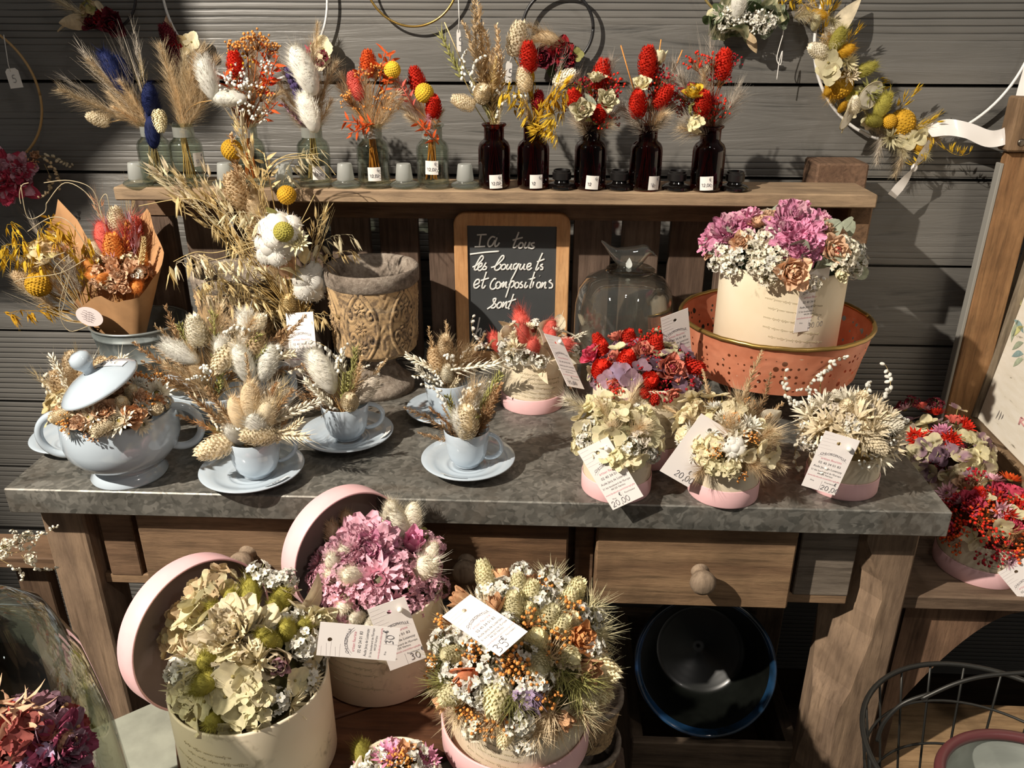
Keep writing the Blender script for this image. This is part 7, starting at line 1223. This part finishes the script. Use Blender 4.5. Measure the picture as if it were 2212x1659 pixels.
for pts in (([575, 470], [565, 400], [600, 345], [660, 335], [712, 385]), ([578, 470], [570, 400], [610, 348], [690, 345], [725, 378]), ([572, 470], [560, 410], [590, 350], [640, 338], [690, 332]), ([560, 520], [450, 440], [390, 430], [300, 445]), ([560, 520], [470, 545], [420, 545], [375, 565]), ([555, 530], [470, 560], [440, 555], [415, 590]), ([610, 560], [650, 480], [680, 420]), ([600, 600], [640, 500], [670, 470])):
    mb.tube(smooth_pts([tuple(V(x, y, vy-.035)) for x, y in pts], 6), .0006, 4, 0, False)
for x, y in ((366, 575), (368, 585), (412, 552), (408, 560), (440, 548), (444, 560), (385, 425), (392, 430)): oatlet(mb, V(x, y, vy-.035), (rng.uniform(-.3, .3), -.1, -1), .030, rng)
part('bent_grass', mb, [petalm('#d8c28c', .3)], t)
hang_tag('printed tag hanging from the neck of the oat bouquet vase', (617, 677), (676, 673), (629, 806), vy-rv_-.012, '', pearls=False, nrm=(0, -1, .1))
mb = MB(); a_ = V(647, 689, vy-rv_-.012); mb.tube(smooth_pts([tuple(a_), tuple(V(665, 672, vy-rv_-.005)), tuple(V(674, 655, vy-rv_*.7))], 5), .0009, 5); one('tag_string', 'straw coloured string tying the tag to the oat bouquet', 'string', mb, petalm('#b08a4a', 0), a_)

# ------------------------------------------------------------------ hoops on the wall
YH = YW-.018
def wreath(label, px, py, rpx, col, tube, a0=0, a1=360, y=YH, metal=0, items=(), n=90, rough=.4):
    c = V(px, py, y); r = rpx*mpp(c); t = thing('flower_hoop', label, 'wreath', c, 'flower hoops on the wall')
    mb = MB(); mb.tube([c+Vector((r*math.cos(R(a0+(a1-a0)*i/n)), 0, r*math.sin(R(a0+(a1-a0)*i/n)))) for i in range(n+1)], tube, 8); part('hoop', mb, plain(col, rough, metal), t)
    for it in items:
        kind, x, yy, tone = it[:4]; s = it[4] if len(it) > 4 else 1; d = Vector(it[5] if len(it) > 5 else (0, -1, .2)).normalized(); dy = it[6] if len(it) > 6 else -.012
        hl = KN[kind][2]*s; P = V(x, yy, y+dy); head(t, kind, P-d*hl*.5 if kind in ('plume', 'spike', 'oat', 'oatup', 'leaf', 'beads', 'wheat', 'bunny', 'canary', 'delph', 'round') else P-d*hl*.6, d, tone, s)
    return t, c
wreath('thin gold hoop with a dark pink peony at the left edge', -60, 205, 150, '#b08e5c', .0022, items=[('peony', 12, 385, 'rp,pk', 1.35, (.1, -1, .2), -.03), ('peony', 40, 370, 'pk,rp', .8, (.5, -1, .2), -.03), ('bud', 75, 335, 'pe', .9, (.6, -.5, .5)), ('bud', 62, 355, 'lp', .8, (.6, -.6, .2)), ('beads', 100, 335, 'cr', 1.2, (1, -.2, .1)), ('beads', 110, 350, 'tan', 1.2, (.9, -.2, -.4)), ('beads', 115, 390, 'tan', 1.1, (.4, -.1, -1)), ('berries', 70, 345, 'oc', .7, (.7, -.4, .3)), ('wisp', 30, 430, 'tan', .9, (.4, -.1, -1))])
wreath('small dark hoop of dusky roses at the upper left', 215, -20, 78, '#26262a', .0024, items=[('rose', 197, 45, 'bur,dred', 1.15), ('rose', 243, 52, 'bur,dred', 1.45, (.2, -1, 0)), ('rose', 215, 40, 'dred,bur', .9), ('leaf', 160, 30, 'cr', 1.4, (-1, -.2, .3)), ('leaf', 165, 48, 'be', 1.3, (-1, -.3, -.1)), ('plume', 150, 20, 'cr', 1, (-1, 0, .4)), ('hydr', 190, 20, 'gr,tan', .7), ('disc', 215, 15, 'cr', 1)])
wreath('large white hoop with burgundy blooms at both sides', 528, -12, 180, '#d8d8d6', .0021, items=[('canary', 365, 80, 'bur', 1.4, (-.3, -.3, 1)), ('leaf', 358, 70, 'pe', 1.2, (-.4, -.3, 1)), ('statice', 375, 95, 'dred', 1.1), ('floret', 400, 98, 'str', 1.5), ('floret', 412, 90, 'yc', 1.3), ('canary', 378, 120, 'bur', 1.5, (.2, -.4, -1)), ('hydr', 390, 140, 'bur,bl', .7), ('canary', 395, 150, 'bur', 1.3, (.2, -.4, -1)), ('floret', 697, 105, 'yc', 1.6), ('floret', 690, 130, 'cr', 1.4), ('statice', 695, 125, 'bur', 1.2), ('straw', 672, 118, 'rp', 1.1), ('disc', 703, 135, 'cr', 1.1), ('plume', 680, 100, 'be', .8, (0, -.2, 1))])
wreath('plain gold hoop hanging at the top middle', 888, -56, 104, '#b3924f', .0019, metal=.85, rough=.3)
wreath('black hoop of dark red roses above the brown bottles', 1205, 62, 76, '#1b1a1b', .0026, items=[('rose', 1168, 125, 'bur,dred', 1.35), ('rose', 1213, 112, 'dred,bur', 1.45, (.1, -1, .3)), ('rose', 1232, 125, 'bur,dred', 1.0, (.4, -1, 0)), ('plume', 1170, 85, 'tan', 1, (-.9, -.2, .3)), ('plume', 1195, 90, 'tan', 1.1, (-1, -.2, .35)), ('bunny', 1185, 82, 'tan', 1.2, (-1, -.2, .3)), ('floret', 1247, 118, 'gr', .9), ('leaf', 1190, 150, 'dg', .8, (0, -.4, -1)), ('statice', 1215, 145, 'bur', 1)])
VAR = 'dg,cr'
it_ = []; rng = random.Random(12)
for i in range(46):
    x = rng.uniform(1525, 1695); yy = 20+70*math.sin(PI*(x-1515)/190)*rng.uniform(-.1, 1.0); it_.append(('round', x, yy, rng.choice(['dg,lg', 'dg,lg', 'sg,dg', 'dg,dg']), rng.uniform(.8, 1.2), (rng.uniform(-.8, .8), -.7, rng.uniform(-.9, .5)), rng.uniform(-.03, -.005)))
for i in range(16): it_.append(('tiny' if i % 2 else 'statice', rng.uniform(1555, 1680), rng.uniform(25, 60), 'wh', .9, (0, -1, .2), -.035))
it_ += [('star', 1560, 30, 'iv', 1, (-.4, -1, .1), -.035), ('star', 1655, 45, 'iv', 1, (.4, -1, .1), -.035), ('bunny', 1596, 5, 'wh', 1.5, (0, -.3, 1), -.04), ('leaf', 1622, 90, 'tan', .8, (.2, -.5, -1), -.03), ('round', 1585, 80, 'dg,lg', 1.5, (-.2, -.8, -.7), -.035)]
wreath('green leafy wreath with white blossoms at the top right', 1612, -75, 105, '#8d7a4a', .002, items=it_)
it_ = []; path = [(1750, 25), (1775, 45), (1790, 80), (1800, 115), (1795, 150), (1812, 185), (1835, 215), (1855, 245), (1885, 262), (1915, 275), (1945, 290), (1975, 300), (2005, 300)]
for i, (x, yy) in enumerate(path):
    for j in range(3):
        it_.append((rng.choice(['plume', 'bunny', 'floret', 'mist', 'tuft']), x+rng.uniform(-22, 22), yy+rng.uniform(-18, 18), rng.choice(['ol', 'lg', 'be', 'yc', 'mu']), rng.uniform(.7, 1.0), (rng.uniform(-1, 1), -.6, rng.uniform(-.8, .8)), rng.uniform(-.02, 0)))
it_ += [('oat', 1770, 25, 'ye', .8, (-.3, -.4, 1)), ('oat', 1745, 10, 'ye', .8, (-.8, -.3, .6)), ('oatup', 1775, 50, 'ye', .8, (-.3, -.5, .8)), ('oatup', 1800, 10, 'ye', .8, (.2, -.4, 1)), ('leaf', 1812, 45, 'cr', 1.6, (.1, -.4, 1), -.02), ('leaf', 1805, 75, 'iv', 1.3, (-.2, -.6, 1), -.02), ('bunny', 1808, 88, 'ol', 1.4, (.1, -.6, 1), -.035), ('oatup', 1830, 90, 'ye', .6, (.3, -.3, 1)), ('canary', 1770, 112, 'iv', 1.3, (-1, -.3, .5), -.03), ('bunny', 1818, 112, 'mu', 1.3, (.7, -.6, .4), -.03), ('floret', 1790, 135, 'lg,yc', 1.6, (-.1, -1, .1), -.04), ('floret', 1795, 160, 'yc,lg', 1.4, (-.1, -1, 0), -.04), ('floret', 1785, 150, 'lg', 1.3, (-.3, -1, 0), -.035), ('straw', 1838, 160, 'cr', 1.1, (.2, -1, .2), -.03), ('ball', 1815, 184, 'mu', 1.85, (0, -1, 0), -.015), ('bunny', 1865, 152, 'ol', 1.2, (1, -.3, .5), -.02), ('star', 1835, 135, 'lg', 1, (.3, -1, .2), -.03), ('disc', 1835, 240, 'iv', 1.9, (.1, -.3, 1), -.04), ('disc', 1885, 200, 'iv', 1.7, (.4, -.2, 1), -.03), ('canary', 1845, 228, 'iv', 1.0, (-.2, -.5, 1), -.045), ('star', 1880, 195, 'gr', 1.2, (0, -1, .3), -.03), ('oat', 1920, 225, 'ye', .7, (.5, -.3, .8)), ('oatup', 1945, 225, 'ye', .7, (.3, -.3, 1)), ('bunny', 1905, 232, 'ol', 1.4, (.1, -.5, 1), -.03), ('bunny', 1890, 262, 'ol', 1.3, (-.8, -.6, .1), -.03), ('ball', 1922, 262, 'mu', 1.0, (0, -1, 0), -.03), ('ball', 1950, 266, 'mu', 1.8, (0, -1, 0), -.02), ('star', 1925, 300, 'lg', 1.1, (0, -1, -.3), -.03), ('floret', 1960, 300, 'lg,yc', 1.5, (0, -1, 0), -.03), ('floret', 1985, 295, 'lg', 1.3, (.2, -1, 0), -.03), ('leaf', 2010, 270, 'cr', 1.3, (1, -.3, .3), -.02), ('oat', 2018, 310, 'ye', .7, (.4, -.3, -1), -.03), ('oat', 2038, 325, 'ye', .6, (.5, -.3, -1), -.03), ('plume', 1900, 300, 'gy', .9, (-.5, -.3, -1)), ('plume', 1955, 330, 'be', .9, (-.2, -.3, -1)), ('oatup', 1990, 275, 'ye', .6, (.8, -.3, .4), -.03), ('floret', 1960, 250, 'cr', 1, (.5, -1, .3)), ('star', 1905, 215, 'gr', 1, (.4, -1, .3), -.03)]
wreath('white hoop with a crescent of yellow balls, oats and ivory leaves', 2000, 65, 235, '#e4e2de', .0026, items=it_)
SATIN = plain('#e2ddd8', .3, 0, .2)
def ribbon(pts, w, name='satin_ribbon', y=YH-.03):
    P = smooth_pts([tuple(V(a, b, y+dy)) for a, b, dy, _ in pts], 7); m = len(P); rows = []
    for i, p in enumerate(P):
        s = i/(m-1)*(len(pts)-1); k0 = min(int(s), len(pts)-2); tw = pts[k0][3]*(1-(s-k0))+pts[k0+1][3]*(s-k0)
        d = (P[min(i+1, m-1)]-P[max(i-1, 0)]).normalized(); sd = d.cross(Vector((0, -1, 0))).normalized(); a = sd*math.cos(R(tw))+Vector((0, -1, 0))*math.sin(R(tw)); rows.append([p-a*w*.5, p-a*w*.17, p+a*w*.17, p+a*w*.5])
    mb = MB(); mb.grid(rows); return mb
rb_ = thing('satin_ribbon', 'white satin ribbon tied to the yellow flower hoop', 'ribbon', V(2015, 290, YH-.03))
part('loop', ribbon([(2005, 285, 0, 60), (2045, 275, -.005, 20), (2090, 282, -.01, 25), (2140, 300, -.012, 10), (2185, 285, -.01, 40), (2205, 240, -.005, 15), (2222, 180, 0, 30), (2240, 120, 0, 20)], .026), SATIN, rb_)
part('tail', ribbon([(2010, 305, 0, 40), (1992, 335, -.005, 30), (1974, 362, -.006, 62), (1958, 385, -.006, 30), (1942, 405, -.006, 10), (1926, 424, -.004, 15)], .0185), SATIN, rb_)
mb = MB(); mb.sph(V(1975, 362, YH-.036), .0055, 12, 8, 0, (1, .8, 1.3)); part('knot', mb, SATIN, rb_)
def little_tag(label, spts, cx, cy, wpx, hpx, y, rot=0, turn=0):
    c = V(cx, cy, y); k = mpp(c); t = thing('price_tag', label, 'tag', V(*spts[-1], y), 'small hanging price tags'); u = Vector((math.cos(R(turn)), math.sin(R(turn)), 0)); v = Vector((0, 0, 1)); u, v = u*math.cos(R(rot))+v*math.sin(R(rot)), v*math.cos(R(rot))-u*math.sin(R(rot)); w, h = wpx*k/2, hpx*k/2
    n = u.cross(v); o = [(-1, -1), (1, -1), (1, .72), (.62, 1), (-.62, 1), (-1, .72)]; mb = MB(); mb.add([c+u*(x*w)+v*(z*h) for x, z in o]+[c+u*(x*w)+v*(z*h)-n*.0006 for x, z in o], [(0, 1, 2, 3, 4, 5), (11, 10, 9, 8, 7, 6)]+[(i, (i+1) % 6, 6+(i+1) % 6, 6+i) for i in range(6)], 0, False); part('card', mb, PAPER, t)
    mb = MB(); hand(mb, '5', c-u*w*.3-v*h*.45, u, v, h*.75, .00035, n*.0006 if n.y < 0 else -n*.0012); part('price', mb, INK, t)
    mb = MB(); mb.tube([V(a, b, y) for a, b in spts], .0007, 5); part('string', mb, plain('#dcd8d2', .7), t)
little_tag('small white tag strung on the gold hoop at the left edge', [(8, 75), (18, 140), (23, 155)], 30, 169, 29, 40, YH-.012, 6)
little_tag('small white tag seen nearly edge-on under the gold hoop', [(990, -5), (992, 40), (990, 70)], 991, 88, 9, 44, YH-.02, 0, 15)
little_tag('small white tag beside the black hoop of roses', [(1112, 95), (1106, 118), (1101, 134)], 1099, 156, 14, 44, YH-.02, -3, 20)
mb = MB(); mb.tube(smooth_pts([tuple(V(x, y, YH-.022)) for x, y in ((1693, 52), (1691, 75), (1684, 100), (1678, 128), (1686, 140), (1690, 110), (1683, 135), (1678, 172))], 5), .0008, 5); one('loose_string', 'loose white string hanging from the green leafy wreath', 'string', mb, plain('#dcd8d2', .7), V(1693, 52, YH-.022))

# ------------------------------------------------------------------ under the table
bc_ = V(1523, 1440, 1.03); rBp = 148*mpp(bc_); ax = (CAM-bc_).normalized(); ax = (ax-U_*.26+R_*.08).normalized(); M = frame(bc_, ax)
def glaze():
    m, nt, p = newmat('dark_glaze'); n = noise(nt, coords(nt), 9, 4, .4); c = ramp(nt, n, [(.42, hx('#12202c')), (.55, hx('#1c3a58')), (.72, hx('#2d5a9a')), (.8, hx('#7fa6c4'))]); nt.links.new(c, p.inputs['Base Color']); p.inputs['Roughness'].default_value = .12; p.inputs['Coat Weight'].default_value = .6; return m
t = thing('glazed_bowl', 'large dark blue glazed bowl lying on its side under the table', 'bowl', bc_); mb = MB()
mb.lathe([(.0001, -.135), (rBp*.55, -.134), (rBp*.75, -.11), (rBp*.93, -.05), (rBp*1.03, -.012), (rBp*1.02, -.002), (rBp*.985, 0)], 72, 0, M); mb.lathe([(rBp*.95, -.012), (rBp*.88, -.05), (rBp*.70, -.10)]+[(rBp*(.70-.05*i), -.104-.0022*i-(.0022 if i % 2 else 0)) for i in range(1, 14)]+[(.0001, -.13)], 72, 0, M); part('bowl_body', mb, plain('#10120f', .34, 0, .1, var=.3), t)
mb = MB(); mb.lathe([(rBp*1.02, -.002), (rBp*1.0, .003), (rBp*.965, .001), (rBp*.93, -.014)], 96, 0, M); part('rim', mb, glaze(), t, label='blue streaked glossy rim')
ck = V(1365, 1592, .99); ck1 = V(1732, 1602, .99); t = thing('wooden_crate', 'old grey brown wooden crate under the table holding the glazed bowl', 'crate', ((ck.x+ck1.x)/2, 1.1, .002)); cw = wood('#4b3e33', '#7d6b58', 'X', .9)
for i in range(5): mb = MB(); z1 = ck.z-.105*i; mb.box((ck.x, .98, max(.002, z1-.095)), (ck1.x, .995, z1), .002); part('front_slat', mb, cw, t)
for x in (ck.x, ck1.x-.02): mb = MB(); mb.box((x, .996, .002), (x+.02, 1.30, ck.z-.01), .002); part('side', mb, wood('#43372d', '#6d5c4b', 'Y', .9), t)
mb = MB(); mb.box((ck.x, 1.301, .002), (ck1.x, 1.315, ck.z), .002); part('back', mb, cw, t)
mb = MB(); zc_ = min(v[2] for v in [tuple(bc_+M.to_3x3() @ Vector((rBp*1.03*math.cos(a), rBp*1.03*math.sin(a), -.02))) for a in [i*.1 for i in range(63)]]); mb.box((ck.x+.021, .996, zc_-.155), (ck1.x-.021, 1.30, zc_-.14), .002); part('inner_shelf', mb, cw, t)
# wire baskets and the metal pail at the lower right
wc = V(2172, 1640, .67); rW = 288*mpp(wc); t = thing('wire_basket', 'round dark wire basket on the floor side at the lower right', 'basket', Vector((wc.x, wc.y, .002))); IRON = plain('#3c3b38', .45, .7)
def ringp(r, z, n=72, c=wc): return [Vector((c.x+r*math.cos(2*PI*i/n), c.y+r*math.sin(2*PI*i/n), z)) for i in range(n+1)]
mb = MB(); mb.tube(ringp(rW, wc.z), .0032, 7); part('rim', mb, IRON, t)
for f, z in ((.93, wc.z-.05), (.85, wc.z-.11), (.74, wc.z-.19)): mb = MB(); mb.tube(ringp(rW*f, z), .0017, 6); part('ring', mb, IRON, t)
for i in range(22): a = 2*PI*i/22; mb = MB(); mb.tube([Vector((wc.x+rW*q*math.cos(a), wc.y+rW*q*math.sin(a), z)) for q, z in ((1, wc.z), (.93, wc.z-.05), (.85, wc.z-.11), (.74, wc.z-.19), (.62, .004))], .0015, 5); part('wire', mb, IRON, t)
for i in range(2): mb = MB(); mb.tube(smooth_pts([tuple(V(x, y, .67+.01*i)) for x, y in (((1990, 1510), (2060, 1478), (2130, 1460), (2230, 1452)) if i == 0 else ((1895, 1600), (1910, 1560), (1950, 1520), (2010, 1498)))], 6), .0022, 6); part('brace_wire', mb, IRON, t)
for i in range(3): mb = MB(); mb.tube(ringp(rW*(.6-.2*i), .006), .0015, 5); part('ring', mb, IRON, t)
pc_ = V(2232, 1700, .62); rP_ = 160*mpp(pc_); t = thing('metal_pail', 'galvanised pail with a maroon rim in the bottom right corner', 'pail', Vector((pc_.x, pc_.y, .002))); T = Matrix.Translation((pc_.x, pc_.y, 0)); mb = MB()
mb.lathe([(.0001, .003), (rP_*.72, .003), (rP_*.97, pc_.z-.01), (rP_*.95, pc_.z-.012), (rP_*.70, .012), (.0001, .010)], 64, 0, T, 1.15, 1); part('pail_wall', mb, zinc('pale_zinc', '#8b8f88', '#b9bdb5', 22), t); mb = MB(); mb.tube([Vector((pc_.x+rP_*1.14*math.cos(a), pc_.y+rP_*.99*math.sin(a), pc_.z-.008)) for a in [2*PI*i/64 for i in range(65)]], .006, 8); part('rim', mb, plain('#5a2f30', .4), t, label='maroon rolled rim')
mb = MB(); mb.lathe([(.0001, 0), (rP_*.9, 0), (rP_*.9, .004), (.0001, .004)], 48, 0, Matrix.Translation((pc_.x, pc_.y, pc_.z-.09)), 1.15, 1); part('false_floor', mb, zinc('pale_zinc2', '#8b8f88', '#b9bdb5', 22), t)
fp = V(2040, 1640, .95); mb = MB(); mb.box((fp.x-.12, .86, .002), (fp.x+.20, 1.08, .30), .003); one('floor_box', 'pale wooden box standing on the floor behind the wire basket', 'box', mb, wood('#8a6a4a', '#b99b74', 'X', 1), (fp.x, .97, .002))

# ------------------------------------------------------------------ the left edge
t = thing('side_shelf', 'low brown plank shelf with a brace at the left edge', 'shelf', (-.95, 1.0, 0)); zl = V(60, 1205, .96).z
mb = MB(); mb.box((-1.35, .96, zl-.02), (lx0-.003, 1.02, zl), .002); part('shelf_board', mb, wood('#5a4535', '#8a6d53', 'X'), t)
x_ = V(75, 1380, .99).x; mb = MB(); mb.box((x_, .99, 0), (x_+.05, 1.01, zl-.021), .002); part('brace', mb, wood('#4a382c', '#77604c', 'Z'), t)
mb = MB(); mb.box((-1.34, .99, 0), (-1.28, 1.03, zl-.021), .002); part('leg', mb, wood('#4a382c', '#77604c', 'Z'), t)
cl = V(5, 1480, .50); rcl = 192*mpp(cl); top_z = V(5, 1290, .50).z; zb_ = ZB+.0005; x0, y0 = cl.x, .50
t = thing('glass_bell', 'clear glass bell jar at the lower left corner', 'cloche', (x0, y0, zb_)); hB_ = top_z-zb_; T = Matrix.Translation((x0, y0, zb_)); mb = MB()
mb.lathe([(rcl*1.16, .0005), (rcl*1.05, .010), (rcl*1.0, hB_*.35), (rcl*.97, hB_*.55), (rcl*.84, hB_*.77), (rcl*.6, hB_*.92), (rcl*.3, hB_*.985), (.0001, hB_)], 72, 0, T); mb.lathe([(rcl*1.02, .010), (rcl*.97, hB_*.35), (rcl*.94, hB_*.55), (rcl*.81, hB_*.76), (rcl*.57, hB_*.90), (.0001, hB_*.97)], 72, 0, T); part('dome', mb, glass('#eceeea', .04, .5), t)
t = thing('bell_flowers', 'brown and dusky dried blooms inside the glass bell', 'flower arrangement', (x0, y0, zb_)); dome(t, Vector((x0, y0, zb_+.05)), rcl*.72, .085, [], [('hydr', 3, '#6a5040,#4d3a30', 1), ('statice', 2, '#7a5a48', 1), ('canary', 1, 'tan', 1)], 40, 51, base='#3a2d24')
fc = V(45, 1640, .36); t = thing('flower_posy', 'red, coral and mauve blooms in the lower left corner before the glass bell', 'flower arrangement', fc)
dome(t, fc, .036, .036, [('hydr', 55, 1585, '#8a4644,#96544c', .7), ('straw', 15, 1580, '#a04840', 1.0), ('peony', 135, 1620, '#a0506a,mv', .7), ('delph', 20, 1520, 'pe', 1.2, (1, -.2, .1)), ('delph', 60, 1530, 'pe', 1, (1, -.2, .3)), ('delph', 35, 1575, 'pe', 1.1, (.8, -.3, -.6)), ('statice', 110, 1650, 'lil,pk', 1.2), ('hydr', 150, 1655, '#9a3a3c,#7d2c38', .6), ('canary', 130, 1605, 'pe', 1.0, (.8, -.2, .5))], [('hydr', 2, '#8a3a3c,#9a4a44|#8a606a,mv', .55), ('statice', 3, 'mv,lil|#a0707c', .9), ('berries', 2, 'tc|#a84a3a', .9)], 34, 52, base='#4a2a26')
mb = MB(); mb.lathe([(.0001, -.10), (.028, -.10), (.033, .0), (.031, .0), (.026, -.095), (.0001, -.095)], 40, 0, Matrix.Translation(fc)); one('flower_pot', 'pot of the red corner posy, below the bottom edge', 'pot', mb, STONED, fc+Vector((0, 0, -.10)))
mb = MB(); zq = fc.z-.1005; mb.box((fc.x-.035, fc.y-.035, ZB+.0005), (fc.x+.035, fc.y+.035, zq), .003); one('plinth', 'plain wooden plinth carrying the corner posy', 'plinth', mb, WOODZ, (fc.x, fc.y, ZB))
sp0 = V(-40, 1205, .50); t = thing('white_sprig', 'sprig of small white blossoms reaching in at the left edge', 'flower', sp0)
for x, y, d in ((20, 1175, (1, 0, .3)), (55, 1160, (1, 0, .1)), (65, 1195, (.4, 0, -1)), (30, 1190, (1, 0, 0)), (10, 1200, (.6, 0, -.4))): head(t, 'beads', V(x-18, y+4, .50), d, 'iv', .5)
for x, y in ((15, 1175), (60, 1158), (10, 1195), (68, 1205), (40, 1172)): head(t, 'statice', V(x, y, .50), (0, -.6, .6), 'iv,yc', .34)
mb = MB(); mb.tube([V(-220, 1330, .50), V(-120, 1240, .50), sp0, V(30, 1172, .50)], .0008, 5); part('stem', mb, petalm('#8d8a55', 0), t)

# unseen board added at the upper left, outlined to cast shade on the wall
yb_ = .55; poly = [(-260, -260), (350, -260), (388, 0), (470, 215), (445, 262), (262, 262), (180, 345), (190, 425), (120, 470), (60, 620), (-260, 620)]
q = [toward_key(V(x, y, YW), yb_) for x, y in poly]; t = thing('shade_board', 'added unseen board that shades the wall, beyond the upper left of the view', 'board', sum(q, Vector())/len(q)); mb = MB(); n = len(q)
mb.add(q+[p+Vector((0, -.015, 0)) for p in q], [tuple(range(n)), tuple(reversed(range(n, 2*n)))]+[(i, (i+1) % n, n+(i+1) % n, n+i) for i in range(n)], 0, False); part('board', mb, WOODX, t)
for p in (q[0], q[1]): mb = MB(); mb.tube([p+Vector((0, -.007, -.01)), Vector((p.x, p.y-.007, 3.0))], .003, 6); part('cord', mb, plain('#8a7a60', .9), t)  # cords made up to carry the added board
